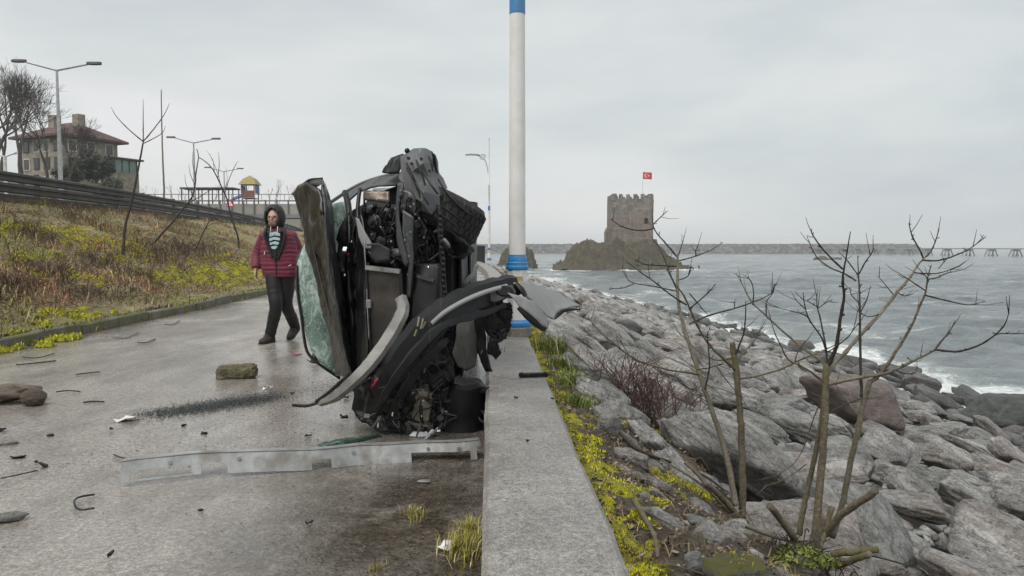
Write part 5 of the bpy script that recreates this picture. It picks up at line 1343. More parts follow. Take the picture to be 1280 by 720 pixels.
def glass_mat():
    t = NT('shattered_green_glass'); v = t.co('Object')
    wv = t.mapv(v, (1.0, 1.0, .45), rot=(.3, .2, .3)); e1 = t.voro(v, 70, 'DISTANCE_TO_EDGE'); e2 = t.math('ABSOLUTE', t.math('SUBTRACT', t.noise(wv, 7, 5, .7, 1.2), .5)); n_ = t.noise(v, 3.2, 5, .65, .6)
    crack = t.math('MAXIMUM', t.ramp(e1, [(.0, .55), (.09, 0.0)]), t.ramp(e2, [(.0, .9), (.035, 0.0)]))
    col = t.ramp(n_, [(.32, (.055, .10, .078)), (.5, (.17, .27, .215)), (.66, (.42, .52, .46))])
    col = t.mix(t.math('MULTIPLY', crack, .75), col, (.72, .80, .76))
    al = t.math('ADD', t.ramp(n_, [(.3, .62), (.55, .96)]), crack, clamp=True)
    return t.set(col, .16, 0, t.bump(crack, .4, .004), Alpha=al)
C_glass = glass_mat()
def clear_glass():
    t = NT('green_tinted_glass'); n_ = t.noise(t.co('Object'), 6, 4)
    return t.set(t.ramp(n_, [(.3, (.02, .06, .045)), (.7, (.05, .12, .09))]), .08, 0, Alpha=.86)
C_green = clear_glass()

XG = -0.22                                    # where the wheels would touch: the underside faces +X
car = empty('wrecked_car', (-.85, 5.2, 0), 'badly crushed dark car lying on its side against the parapet, bonnet torn open', 'car')
def CW(a, w, h): return Vector((XG - h, 5.02 + a, .885 + w))       # a: metres behind the nose, w: across, h: above wheel base
# ---- cabin shell behind the engine bay
def section(a, hb, belt, ht, wt, wb=.86):
    half = [(.70, hb), (wb - .04, hb + .10), (wb, hb + .32), (wb - .015, belt), (wt + .06, ht - .10), (wt - .06, ht - .02), (wt * .45, ht)]
    pts = half + [(-w, h) for w, h in reversed(half)]
    return [CW(a, w, h) for w, h in pts]
secs = [section(.86, .26, .88, .96, .76, .80), section(1.15, .20, .93, 1.02, .70), section(1.55, .20, .94, 1.22, .60), section(1.95, .20, .94, 1.38, .56), section(2.6, .20, .95, 1.43, .57), section(3.2, .20, .96, 1.41, .57), section(3.65, .22, .97, 1.30, .56), section(4.05, .28, .96, 1.08, .60), section(4.28, .36, .86, .98, .66, .78)]
m = MB(); m.loft(secs, cap=True); body = recalc(m.build('body_shell', C_paint, car, True)); body.modifiers.new('edge', 'EDGE_SPLIT').split_angle = R(34)
# side glass, door lines, sill, rear lamps on both flanks
for s in (-1, 1):
    def side(a, h, e_=.012):
        k = min(range(len(secs) - 1), key=lambda i: abs((.86, 1.15, 1.55, 1.95, 2.6, 3.2, 3.65, 4.05, 4.28)[i] - a))
        wb_, wt_ = .845, .56
        u = max(0, (h - .94) / .40); return CW(a, s * ((wb_ + (wt_ + .07 - wb_) * u) + e_), h)
    for a0, a1, b0, b1 in ((1.62, 2.45, 1.98, 2.45), (2.53, 3.30, 2.53, 3.10), (3.37, 3.75, 3.17, 3.40)):
        m = MB(); m.prism([side(a0, .97), side(a1, .97), side(b1, 1.27), side(b0, 1.27)], (0, 0, s * .006)); recalc(m.build('side_window', C_green if a0 < 3 else C_green, car))
    for a0 in (1.52, 2.49, 3.30):
        m = MB(); m.bar(CW(a0, s * .868, .36), CW(a0 + .03, s * .852, .93), .012, .012); m.build('door_seam', C_wire, car)
    for a0 in (2.30, 3.12):
        m = MB(); m.tube([CW(a0, s * .868, .80), CW(a0 + .03, s * .90, .80), CW(a0 + .17, s * .90, .80), CW(a0 + .20, s * .868, .80)], .014, 6); m.build('door_handle', C_paint, car)
    m = MB(); m.prism([CW(4.02, s * .80, .62), CW(4.30, s * .62, .62), CW(4.26, s * .64, .90), CW(4.06, s * .76, .92)], (0, 0, s * .04)); recalc(m.build('rear_lamp', C_redm, car))
m = MB(); m.prism([CW(3.72, .48, 1.31), CW(3.72, -.48, 1.31), CW(4.08, -.54, 1.10), CW(4.08, .54, 1.10)], (-.012, .012, 0)); recalc(m.build('rear_window', C_green, car))
m = MB(); m.prism([CW(4.12, .72, .34), CW(4.12, -.72, .34), CW(4.33, -.66, .36), CW(4.38, -.60, .60), CW(4.30, .0, .62), CW(4.38, .60, .60), CW(4.33, .66, .36)], (-.05, 0, 0)); recalc(m.build('rear_bumper', C_plas, car))
# ---- wheels
def wheel(c, ax, r_=.315, w=.205, name='wheel'):
    ax = Vector(ax).normalized(); q = ax.to_track_quat('Z', 'Y').to_matrix(); c = Vector(c)
    m = MB(); m.lathe(c, [(r_ * .62, -w * .42), (r_ * .78, -w * .50), (r_ * .93, -w * .47), (r_, -w * .36), (r_, w * .36), (r_ * .93, w * .47), (r_ * .78, w * .50), (r_ * .62, w * .42)], 40, q)
    ty = m.build(name, C_tyre, car, True); ty.modifiers.new('edge', 'EDGE_SPLIT').split_angle = R(28)
    m = MB()                                  # tread blocks between the grooves
    for row, z in enumerate((-.27, -.09, .09, .27)):
        for k in range(36):
            a = 2 * math.pi * (k + (row % 2) * .5) / 36; d = Vector((math.cos(a), math.sin(a), 0)); tn = Vector((-math.sin(a), math.cos(a), 0))
            p = c + q @ (d * (r_ + .003) + Vector((0, 0, z * w))); 
            X = q @ d; Yv = q @ tn; Z = q @ Vector((0, 0, 1)); M3 = Matrix((X, Yv, Z)).transposed()
            m.box(p, (.012, .040, w * .145), M=M3)
    m.build('tread', C_tyre, ty)
    m = MB(); m.lathe(c, [(r_ * .63, -w * .30), (r_ * .63, w * .34), (r_ * .55, w * .36), (r_ * .50, w * .20), (r_ * .16, w * .22), (r_ * .12, w * .30)], 24, q); rim = m.build('rim', C_alu, ty)
    for k in range(5):
        a = 2 * math.pi * k / 5; d = q @ Vector((math.cos(a), math.sin(a), 0)); z = q @ Vector((0, 0, w * .30))
        m = MB(); m.bar(c + z + d * .05, c + z * .9 + d * r_ * .58, .05, .025, up=ax); m.build('spoke', C_alu, rim)
    return ty
for s in (-1, 1):
    wheel(CW(3.45, s * .74, .50), (0, 0, s))
    m = MB(); m.lathe(CW(3.45, s * .80, .54), [(.37, -.05), (.37, .063)], 24); m.build('wheel_arch', C_under, car)
wheel(P(551, 266, 5.66), (.46, .10, 1.0), .325, .30)        # upper front wheel, steered
wheel(P(568, 506, 5.33), (.25, .1, 1.0), .27, .19)                       # crushed lower front wheel
# ---- underside: floor pan, exhaust, axle, sills (faces the sea)
m = MB(); m.prism([CW(.95, -.70, .205), CW(4.1, -.70, .24), CW(4.1, .70, .24), CW(.95, .70, .205)], (.018, 0, 0)); recalc(m.build('floor_pan', C_under, car))
m = MB(); m.tube([CW(1.0, .05, .19), CW(2.2, .08, .17), CW(2.5, .15, .17), CW(3.2, .15, .18)], .032, 8); m.build('exhaust_pipe', C_steel, car, True)
m = MB(); m.tube([CW(3.55, -.35, .22), CW(3.95, -.35, .22)], .11, 12, flat=1.4); m.build('silencer', C_steel, car, True)
m = MB(); m.tube([CW(3.45, -.66, .50), CW(3.45, .66, .50)], .045, 8); m.build('rear_axle', C_steel, car)
m = MB(); m.box(CW(2.6, 0, .185), (.03, 1.2, .9), bev=.01); m.build('fuel_tank', C_plas, car)

def px3(pts): return [P(*p) for p in pts]
# ---- bonnet: folded slab torn up on the roof side
hood = sheet(px3([(366, 243, 5.55), (372, 233, 5.5), (386, 227, 5.42), (400, 238, 5.30), (404, 262, 5.22), (406, 300, 5.18), (412, 345, 5.16), (420, 395, 5.14), (430, 440, 5.12), (438, 472, 5.10), (424, 470, 5.35), (415, 432, 5.4), (405, 392, 5.45), (394, 347, 5.5), (385, 310, 5.55), (381, 288, 5.6), (370, 258, 5.6)]), 'bonnet', C_hood, car, .02, .035, .020, 4.0, 2, hf=.003, crease=.03)
sheet(px3([(400, 238, 5.295), (403, 223, 5.33), (408, 232, 5.5), (413, 258, 5.7), (417, 300, 5.75), (423, 345, 5.75), (432, 400, 5.7), (437, 440, 5.6), (441, 470, 5.5), (438, 473, 5.095), (430, 440, 5.115), (420, 395, 5.135), (412, 345, 5.155), (406, 300, 5.175), (404, 262, 5.215)]), 'bonnet_inner_panel', C_steel, hood, .014, .035, .020, 4.5, 3, hf=.005)
sheet(px3([(366, 243, 5.56), (372, 233, 5.51), (386, 226, 5.43), (403, 222, 5.34), (404, 229, 5.9), (388, 230, 5.95), (374, 238, 5.98)]), 'bonnet_front_edge', C_hood, hood, .012, .03, .016, 6.0, 4)
for k, pts in enumerate(([(404, 250, 5.26), (409, 300, 5.24), (418, 360, 5.2), (428, 420, 5.17)], [(375, 250, 5.52), (389, 300, 5.46), (401, 350, 5.4), (416, 410, 5.3)])):
    m = MB(); m.tube(smooth_path(px3(pts), 4), .011, 6); m.build('bonnet_rib', C_hood, hood, True)
# ---- windscreen, crazed, hanging out of its frame
ws = sheet(px3([(372, 330, 5.95), (381, 306, 5.98), (396, 282, 6.05), (413, 256, 6.2), (438, 249, 6.35), (441, 300, 6.3), (439, 345, 6.2), (436, 400, 6.05), (430, 450, 5.9), (425, 470, 5.82), (412, 462, 5.78), (398, 452, 5.76), (386, 441, 5.76), (381, 425, 5.78), (377, 395, 5.82), (373, 365, 5.88)]), 'windscreen', C_glass, car, .008, .05, .03, 3.0, 5)
m = MB(); m.tube(smooth_path(px3([(371, 332, 5.93), (372, 365, 5.86), (377, 397, 5.80), (381, 428, 5.76), (386, 443, 5.74), (400, 456, 5.74), (425, 473, 5.80)]), 3), .014, 6, flat=.6); m.build('windscreen_seal', C_wire, ws, True)
sheet(px3([(371, 328, 6.0), (380, 304, 6.03), (388, 312, 6.0), (393, 345, 5.95), (390, 372, 5.92), (384, 372, 5.9), (380, 400, 5.87), (376, 395, 5.88), (372, 362, 5.94)]), 'dark_cabin_sheet', C_green, ws, .006, .05, .02, 4, 6)  # dark sheet stands in for the shaded cabin seen through the screen
# ---- pillar and scuttle edge over the engine bay
m = MB(); m.tube(smooth_path(px3([(409, 256, 6.7), (431, 241, 6.35), (447, 232, 6.1), (462, 226, 5.95), (484, 220, 5.78), (506, 217, 5.62)]), 4), [.030] * 21, 8, flat=.55); m.build('windscreen_pillar', C_paint, car, True)
sheet(px3([(430, 243, 6.2), (450, 232, 6.0), (470, 224, 5.85), (500, 218, 5.6), (512, 224, 5.5), (500, 232, 5.5), (480, 232, 5.6), (462, 234, 5.75), (446, 242, 5.9), (436, 252, 6.0)]), 'scuttle_panel', C_steel, car, .012, .03, .012, 7, 7)
# ---- near wing torn upward, its liner and the black arch piece
WV = [(502, 196, 5.40), (517, 187, 5.36), (530, 186, 5.42), (539, 190, 5.52), (546, 205, 5.54), (547, 216, 5.50), (553, 224, 5.54), (558, 236, 5.52), (548, 246, 5.30), (549, 257, 5.30), (538, 268, 5.22), (528, 264, 5.20), (526, 252, 5.14), (512, 244, 5.24), (500, 222, 5.36), (503, 215, 5.36), (515, 215, 5.20), (528, 205, 5.24), (535, 222, 5.34), (530, 240, 5.16), (510, 192, 5.33), (521, 196, 5.27), (538, 203, 5.40)]
WF = [(0, 20, 16, 15), (20, 1, 21, 16), (21, 17, 16), (1, 2, 21), (2, 22, 17, 21), (2, 3, 4, 22), (22, 4, 5, 18), (17, 22, 18), (15, 16, 13, 14), (16, 19, 12, 13), (16, 17, 18, 19), (18, 5, 6), (18, 6, 7, 8), (18, 8, 19), (19, 8, 9, 12), (12, 9, 10, 11)]
m = MB(); m.add(px3(WV), WF); tw_ = m.build('torn_wing', C_wing, car); tw_.modifiers.new('t', 'SOLIDIFY').thickness = .012
bv = tw_.modifiers.new('b', 'BEVEL'); bv.width = .006; bv.segments = 2
for (a_, b_, c_, d_) in ((520, 200, 532, 232), (508, 204, 522, 236), (536, 196, 541, 214), (514, 220, 526, 248)):
    m = MB(); m.tube(px3([(a_, b_, 5.22), ((a_ + c_) / 2 + 1, (b_ + d_) / 2, 5.16), (c_, d_, 5.14)]), .007, 6); m.build('wing_seam', C_under, tw_)
for (a_, b_) in ((515, 205), (527, 199), (541, 208), (519, 230), (537, 214), (532, 251), (511, 198)):
    m = MB(); p = P(a_, b_, 5.20); m.lathe(p, [(.012, 0), (.012, .02)], 8, Matrix.Rotation(R(90), 3, 'X')); m.build('wing_hole_disc', C_wire, tw_)  # solid black discs stand in for the shade inside punched holes
sheet(px3([(478, 216, 5.6), (479, 211, 5.6), (486, 204, 5.58), (487, 198, 5.57), (503, 192, 5.42), (503, 205, 5.4), (499, 218, 5.42), (488, 218, 5.5)]), 'wing_liner', C_plas, car, .012, .025, .008, 9, 9, crease=.03)
sheet(px3([(540, 190, 5.40), (544, 194, 5.42), (547, 204, 5.5), (549, 218, 5.56), (546, 216, 5.46), (543, 203, 5.42)]), 'wing_edge', C_plas, car, .012, .03, .01, 9, 10)
sheet(px3([(546, 262, 5.26), (550, 268, 5.28), (558, 284, 5.3), (572, 296, 5.32), (584, 300, 5.4), (588, 306, 5.4), (584, 316, 5.4), (575, 314, 5.46), (566, 320, 5.4), (556, 314, 5.3), (550, 296, 5.22), (545, 272, 5.22)]), 'wheel_arch_liner', C_under, car, .012, .03, .020, 6, 11, hf=.004, crease=.07)
for k, pts in enumerate(([(548, 224, 5.40), (558, 240, 5.34), (572, 256, 5.34), (588, 269, 5.4)], [(552, 258, 5.20), (566, 268, 5.3), (580, 278, 5.36)], [(553, 270, 5.18), (562, 276, 5.25), (572, 284, 5.3)], [(524, 206, 5.26), (533, 222, 5.2), (541, 234, 5.15), (547, 242, 5.2)], [(508, 210, 5.24), (518, 226, 5.16), (530, 246, 5.1), (536, 256, 5.1)])):
    m = MB(); m.tube(smooth_path(px3(pts), 4), .0075, 6); m.build('cable', C_wire, car, True)
m = MB(); m.ball(P(509, 188.5, 5.33), .020, 8, 6); m.build('bolt_head', C_plas, car, True)
sheet(px3([(548, 278, 5.4), (575, 296, 5.5), (588, 302, 5.6), (590, 312, 5.75), (578, 322, 5.6), (560, 322, 5.4), (548, 300, 5.35)]), 'suspension_shroud', C_under, car, .02, .03, .02, 6, 12, hf=.005, crease=.08)
# ---- dark bulkhead behind the engine
sheet(px3([(440, 262, 5.83), (470, 240, 5.8), (520, 232, 5.75), (552, 250, 5.72), (556, 330, 5.7), (552, 400, 5.65), (552, 470, 5.6), (556, 530, 5.5), (500, 542, 5.45), (445, 520, 5.5), (438, 440, 5.6), (436, 340, 5.75)]), 'bulkhead', C_under, car, .02, .06, .04, 3, 13)
# ---- grey cross member with its slots (built as strips round real holes)
def plate(pts, thick, name, mat, par=car, amp=.004): return sheet(px3(pts), name, mat, par, thick, .04, amp, 6, len(name))
cm = plate([(497, 229, 5.22), (504, 228, 5.22), (505, 245, 5.20), (501, 245, 5.2), (499.5, 258, 5.2), (499.5, 275, 5.19), (502, 290, 5.18), (507, 312, 5.17), (512, 330, 5.17), (507, 334, 5.17), (501, 320, 5.18), (496, 300, 5.19), (495, 270, 5.2), (495.5, 245, 5.21)], .016, 'cross_member', C_steel)
plate([(504, 236, 5.21), (515, 240, 5.19), (520, 246, 5.18), (520, 262, 5.17), (517, 270, 5.17), (517, 250, 5.175), (511, 246, 5.18), (508, 252, 5.19), (508, 262, 5.19), (504, 262, 5.2)], .016, 'cross_member_flange', C_steel, cm)
plate([(504, 262.5, 5.2), (517, 270.5, 5.17), (516, 300, 5.16), (517, 320, 5.15), (515, 345, 5.15), (513, 372, 5.15), (508, 373, 5.15), (509, 345, 5.16), (512, 331, 5.165), (508, 312, 5.165), (503, 290, 5.175)], .016, 'cross_member_flange', C_steel, cm)
for (a, b) in ((500.5, 238), (517, 255), (513, 258), (506, 300), (511, 320), (513, 290), (510, 343)):
    m = MB(); p = P(a, b, 5.155); m.tube([p, p + Vector((0, .03, 0))], .008, 8); m.build('bolt_head', C_alu, cm)
plate([(490, 312, 5.20), (503, 311, 5.2), (502, 321, 5.18), (493, 320, 5.18)], .03, 'bracket', C_steel)
# ---- radiator with standing fins, its frame and tank
rad = empty('radiator', (0, 0, 0), None, None); rad.parent = car; rad.location = Vector((0, 0, 0)) - car.location
ra = [P(460, 336, 5.16), P(499, 341, 5.12), P(505, 425, 5.10), P(466, 440, 5.14)]
m = MB(); m.prism([p + Vector((0, .012, 0)) for p in ra], (0, .03, 0)); recalc(m.build('core', C_under, rad))
m = MB()
C_fin = plain('brown_stained_fins', (.075, .064, .056), .6, .2, scale=5, var=.55, dirt=(.03, .026, .024))
for k in range(46):
    u = (k + .5) / 46; a = ra[0].lerp(ra[1], u); b = ra[3].lerp(ra[2], u); m.bar(a, b, .0035, .018, up=(0, 1, 0))
o = m.build('cooling_fins', C_fin, rad); o['kind'] = 'stuff'
m = MB(); m.bar(ra[0] + Vector((-.01, -.01, .01)), ra[1] + Vector((.01, -.01, .01)), .045, .030, up=(0, 0, 1)); m.build('top_tank', C_alu, rad)
m = MB(); m.bar(ra[1] + Vector((.01, -.005, 0)), ra[2] + Vector((.01, -.005, 0)), .022, .045, up=(0, 1, 0)); m.build('side_tank', C_plas, rad)
m = MB(); m.bar(ra[0] + Vector((-.01, -.005, 0)), ra[3] + Vector((-.01, -.005, 0)), .016, .045, up=(0, 1, 0)); m.build('side_tank', C_plas, rad)
m = MB(); m.box(P(461, 380, 5.12), (.035, .03, .06), bev=.005); m.build('clip', C_grey, rad)
# ---- slam panel standing beside the radiator, paler edge, front-end struts
sheet(px3([(446, 272, 5.32), (452, 268, 5.3), (455, 285, 5.24), (456, 305, 5.2), (457, 340, 5.17), (459, 390, 5.13), (461, 440, 5.1), (458, 482, 5.08), (450, 488, 5.12), (447, 440, 5.2), (446, 380, 5.24), (445, 320, 5.3)]), 'slam_panel', C_paint, car, .012, .04, .012, 5, 14)
m = MB(); m.tube(smooth_path(px3([(455, 300, 5.19), (457.5, 340, 5.15), (459.5, 390, 5.11), (461.5, 425, 5.09)]), 4), .005, 6); m.build('panel_edge', C_alu, car, True)
sheet(px3([(445, 272, 5.3), (449, 274, 5.28), (455, 290, 5.22), (464, 303, 5.2), (464, 310, 5.19), (455, 311, 5.19), (448, 296, 5.24)]), 'headlamp_bracket', C_grey, car, .010, .025, .008, 8, 15)
sheet(px3([(455, 238, 5.62), (487, 239, 5.55), (487, 253, 5.52), (472, 252, 5.55), (455, 250, 5.6)]), 'headlamp_reflector', C_brown, car, .012, .03, .010, 7, 16)
m = MB(); m.tube(smooth_path(px3([(450, 236, 5.5), (448, 250, 5.45), (447, 268, 5.4), (449, 290, 5.33), (447, 330, 5.3)]), 3), .016, 6); m.build('front_strut', C_plas, car, True)
m = MB(); m.tube(smooth_path(px3([(431, 240, 5.9), (436, 262, 5.75), (437, 300, 5.6), (436, 350, 5.55), (441, 400, 5.45), (444, 460, 5.35)]), 3), .024, 6); m.build('front_strut', C_plas, car, True)
sheet(px3([(419, 300, 5.66), (436, 262, 5.7), (445, 280, 5.5), (446, 340, 5.4), (448, 420, 5.3), (450, 490, 5.2), (442, 488, 5.3), (438, 440, 5.5), (430, 390, 5.6), (424, 345, 5.68)]), 'inner_wing_panel', C_under, car, .014, .04, .02, 6, 17, hf=.004, crease=.05)
for (a, b, r_, c) in ((431, 312, .020, C_lens), (435, 318, .012, C_redm), (429, 338, .012, C_alu), (440, 302, .010, C_alu), (431, 344, .010, C_alu)):
    m = MB(); m.box(P(a, b, 5.5), (r_ * 1.5, r_, r_ * 2.0), Matrix.Rotation(a * .7, 3, 'Y') @ Matrix.Rotation(b * .3, 3, 'X'), bev=.002); m.build('lamp_fragment', c, car)
# ---- engine: block, covers, pulleys, manifold, hoses
eng = empty('engine', (0, 0, 0), None, None); eng.parent = car; eng.location = -car.location
m = MB(); m.box(P(480, 290, 5.62), (.30, .32, .42), Matrix.Rotation(.1, 3, 'Y'), bev=.03); m.build('engine_block', C_under, eng)
m = MB(); m.box(P(527, 300, 5.55), (.16, .36, .55), Matrix.Rotation(-.06, 3, 'Y'), bev=.03); m.build('gearbox', C_under, eng)
m = MB(); m.box(P(478, 320, 5.32), (.17, .10, .12), Matrix.Rotation(.12, 3, 'Y'), bev=.015); m.build('inlet_box', C_plas, eng)
sheet(px3([(459, 305, 5.2), (474, 304, 5.2), (488, 312, 5.18), (487, 326, 5.17), (470, 330, 5.18), (462, 322, 5.2)]), 'inlet_cover', C_plas, eng, .012, .03, .008, 8, 18)
rr = random.Random(12)
for (a, b, r_) in ((470, 278, .055), (483, 268, .045), (489, 290, .04), (476, 300, .032), (528, 272, .05), (533, 292, .055), (524, 310, .04), (465, 262, .035), (538, 316, .045)):
    p = P(a, b, 5.40); ax = Vector((rr.gauss(0, .3), -1, rr.gauss(0, .3))).normalized(); q = ax.to_track_quat('Z', 'Y').to_matrix()
    m = MB(); m.lathe(p, [(r_, 0), (r_, .02), (r_ * .8, .025), (r_ * .78, .045), (r_ * .35, .05), (r_ * .3, .075)], 16, q); m.build('pulley', rr.choice((C_under, C_plas, C_steel)), eng)
for k in range(46):
    zone = rr.choice(((457, 496, 256, 330), (520, 550, 262, 330), (520, 550, 330, 420), (462, 500, 425, 470)))
    p = P(rr.uniform(zone[0], zone[1]), rr.uniform(zone[2], zone[3]), rr.uniform(5.30, 5.48)); sz = [rr.uniform(.02, .075) for _ in range(3)]
    m = MB(); e_ = Matrix.Rotation(rr.gauss(0, .5), 3, 'Y') @ Matrix.Rotation(rr.gauss(0, .4), 3, 'X')
    if rr.random() < .5: m.box(p, sz, e_, bev=.006)
    else: m.tube([p, p + e_ @ Vector((0, 0, sz[2] * 1.8))], sz[0] * .4, 10)
    m.build(rr.choice(('bracket', 'housing', 'fitting')), rr.choice((C_under, C_under, C_plas, C_steel, C_steel)), eng)
for k in range(34):
    zone = rr.choice(((457, 496, 256, 330), (520, 552, 262, 330), (522, 550, 320, 430)))
    a = Vector((rr.uniform(zone[0], zone[1]), rr.uniform(zone[2], zone[3]), rr.uniform(5.26, 5.36)))
    pts = [a]
    for _ in range(4): pts.append(pts[-1] + Vector((rr.gauss(0, 7), rr.gauss(3, 9), rr.gauss(0, .03))))
    pts = [(min(max(p.x, 455), 552), p.y, p.z) for p in pts]
    m = MB(); m.tube(smooth_path(px3(pts), 4), rr.choice((.005, .007, .010, .014)), 6); m.build('hose', rr.choice((C_wire, C_wire, C_plas, C_under)), eng, True)
for (a, b) in ((468, 313, ), (476, 284), (489, 302), (519, 268), (524, 273), (530, 297), (460, 330), (482, 337), (549, 268), (545, 342)):
    m = MB(); m.ball(P(a, b, 5.20), (.008, .006, .008), 8, 5); m.build('bolt_head', C_alu, eng, True)
# ---- dark front sub-frame below, seam of clips, side rail
sheet(px3([(520, 330, 5.25), (548, 330, 5.2), (552, 380, 5.18), (553, 402, 5.15), (544, 430, 5.1), (520, 440, 5.1), (514, 400, 5.15), (517, 360, 5.2)]), 'undertray', C_plas, car, .012, .04, .014, 5, 19)
m = MB(); m.bar(P(522, 345, 5.16), P(542, 351, 5.14), .02, .02); m.build('tray_bar', C_steel, car)
plate([(546, 256, 5.16), (551, 258, 5.15), (554, 300, 5.12), (557, 345, 5.1), (560, 384, 5.08), (554, 386, 5.08), (551, 345, 5.1), (548, 300, 5.12)], .02, 'side_rail', C_under)
for k in range(17):
    m = MB(); p = P(550 + k * .42 + rr.gauss(0, .8), 268 + k * 7, 5.085); m.ball(p, (.014, .014, .017), 7, 5); m.build('rail_clip', C_plas, car, True)
sheet(px3([(551, 298, 5.1), (556, 298, 5.08), (561, 305, 5.08), (562, 310, 5.1), (557, 306, 5.1), (552, 303, 5.1)]), 'grey_bracket', C_grey, car, .01, .03, .004, 9, 20)
# ---- fallen bumper beam, curving down to the road
def ribbon(path, widths, thick, name, mat, up, par=car, curl=0.0, jag=.12, flat=False, fold=0.0):
    q = smooth_path(px3(path), 5); n = len(q); rings = []
    for i, p in enumerate(q):
        d = (q[min(i + 1, n - 1)] - q[max(i - 1, 0)]).normalized(); u = i / (n - 1)
        kk = u * (len(widths) - 1); w = widths[int(kk)] + (widths[min(int(kk) + 1, len(widths) - 1)] - widths[int(kk)]) * (kk - int(kk))
        s = d.cross(Vector(up)).normalized(); nn = s.cross(d); w *= 1 + jag * mnoise.noise(Vector((i * 1.7, w * 9, 3.3)))
        prof = [(-.5, -.15), (-.35, .55), (0, .8), (.35, .55), (.5, -.15), (.4, -.5), (-.4, -.5)] if not flat else [(-.5, -.5), (-.5, .5), (-.22, .5 + fold), (.16, .5 + fold * .6), (.5, .5), (.5, -.5), (.16, -.5 + fold * .6), (-.22, -.5 + fold)]
        rings.append([p + s * a * w + nn * (b * thick + curl * (.25 - a * a) * w) for a, b in prof])
    m = MB(); m.loft(rings); o = recalc(m.build(name, mat, par, True)); o.modifiers.new('edge', 'EDGE_SPLIT').split_angle = R(22 if flat else 40); return o
bb = ribbon([(501, 372, 5.02), (504, 386, 4.96), (497, 404, 4.88), (480, 432, 4.78), (460, 458, 4.72), (440, 478, 4.70), (420, 495, 4.78), (402, 504, 4.92)], [.080, .085, .088, .088, .085, .08, .07, .04], .014, 'bumper_beam', C_strip, (0, -1, .25), jag=.10, flat=True, fold=1.6)
ribbon([(412, 497, 5.0), (398, 503, 5.05), (384, 507, 5.12), (366, 506.5, 5.2)], [.07, .06, .04, .02], .015, 'torn_plastic_tip', C_plas, (0, -.3, 1), bb)
ribbon([(438, 470, 4.83), (425, 482, 4.85), (410, 494, 4.9), (396, 502, 5.0)], [.06, .06, .05, .03], .02, 'beam_foam', C_plas, (0, -1, .25), bb)
sheet(px3([(496, 376, 4.99), (501, 369, 4.99), (509, 380, 4.95), (508, 392, 4.93), (503, 394, 4.9), (497, 392, 4.92)]), 'beam_end', C_grey, bb, .01, .03, .006, 8, 21)
# ---- bumper cover: long black shell from the road up over the parapet
bc = ribbon([(462, 520, 4.86), (472, 492, 4.78), (492, 462, 4.70), (516, 430, 4.66), (540, 404, 4.66), (566, 385, 4.70), (594, 370, 4.76), (622, 361, 4.84), (646, 356, 4.9)], [.10, .15, .19, .22, .22, .20, .19, .18, .16], .008, 'bumper_cover', C_plas, (0, -1, .55), curl=.10, jag=.25, flat=True, fold=4.0)
ribbon([(540, 404, 4.60), (556, 390, 4.60), (580, 376, 4.63), (606, 365, 4.69), (634, 357, 4.77)], [.03, .035, .035, .035, .03], .014, 'bumper_upper_lip', C_grey, (0, -.7, .8), bc)
ribbon([(470, 515, 4.72), (486, 485, 4.62), (506, 456, 4.56), (530, 428, 4.55), (552, 408, 4.57), (580, 398, 4.62), (610, 390, 4.68), (632, 381, 4.74)], [.04, .05, .06, .06, .05, .05, .04, .03], .006, 'bumper_grille_bar', C_plas, (0, -1, .5), bc, jag=.4, flat=True, fold=2.0)
ribbon([(484, 530, 4.82), (500, 496, 4.70), (522, 462, 4.64), (546, 436, 4.62), (560, 424, 4.64)], [.05, .06, .06, .05, .03], .006, 'bumper_lower_lip', C_plas, (0, -1, .4), bc, jag=.4, flat=True, fold=2.0)
# fog lamp recess
sheet(px3([(613, 364, 4.74), (640, 356, 4.78), (645, 366, 4.76), (632, 374, 4.74), (618, 378, 4.73), (613, 376, 4.73)]), 'fog_lamp_recess', C_steel, bc, .01, .02, .006, 9, 22)
m = MB(); m.lathe(P(631, 364, 4.76), [(.030, -.02), (.036, .02), (.030, .03)], 16, Matrix.Rotation(R(80), 3, 'X') @ Matrix.Diagonal((1.6, 1, 1))); m.build('fog_lamp', C_plas, bc)
for k, (a, b, c, d) in enumerate(((524, 396, 522, 408), (529, 398, 526, 411), (521, 412, 518, 420), (532, 402, 528, 410))):
    m = MB(); m.bar(P(a, b, 4.57), P(c, d, 4.56), .012, .006); m.build('splintered_clip', C_beige if k < 2 else plain('moss_stain', (.16, .18, .05)), bc)
# ---- torn grey wing skin lying out over the parapet
wg = sheet(px3([(640, 353, 4.86), (650, 351, 4.9), (664, 353, 4.98), (682, 359, 5.05), (702, 368, 5.1), (716, 378, 5.1), (726, 385, 5.08), (714, 386, 5.0), (704, 387, 4.94), (697, 392, 4.9), (693, 399, 4.86), (684, 396, 4.82), (674, 384, 4.82), (664, 374, 4.82), (656, 370, 4.8), (650, 360, 4.82)]), 'grey_wing_skin', C_grey, car, .008, .03, .016, 5, 23)
sheet(px3([(634, 366, 4.72), (646, 369, 4.72), (658, 374, 4.74), (668, 377, 4.76), (676, 387, 4.78), (682, 396, 4.80), (687, 403, 4.80), (684, 411, 4.76), (678, 408, 4.74), (668, 398, 4.72), (658, 389, 4.70), (648, 382, 4.70), (641, 373, 4.70)]), 'grey_wing_fold', C_grey, wg, .008, .03, .010, 6, 24)
sheet(px3([(694, 399, 4.85), (697, 392, 4.89), (704, 387, 4.93), (716, 385, 5.0), (728, 386, 5.06), (714, 388.5, 4.99), (704, 391, 4.93), (698, 396, 4.89)]), 'arch_lip', C_plas, wg, .012, .03, .004, 8, 25)
ribbon([(648, 384, 4.71), (660, 395, 4.71), (672, 405, 4.73), (682, 412, 4.75)], [.03, .05, .05, .03], .012, 'arch_lip', C_plas, (0, -1, .4), wg)
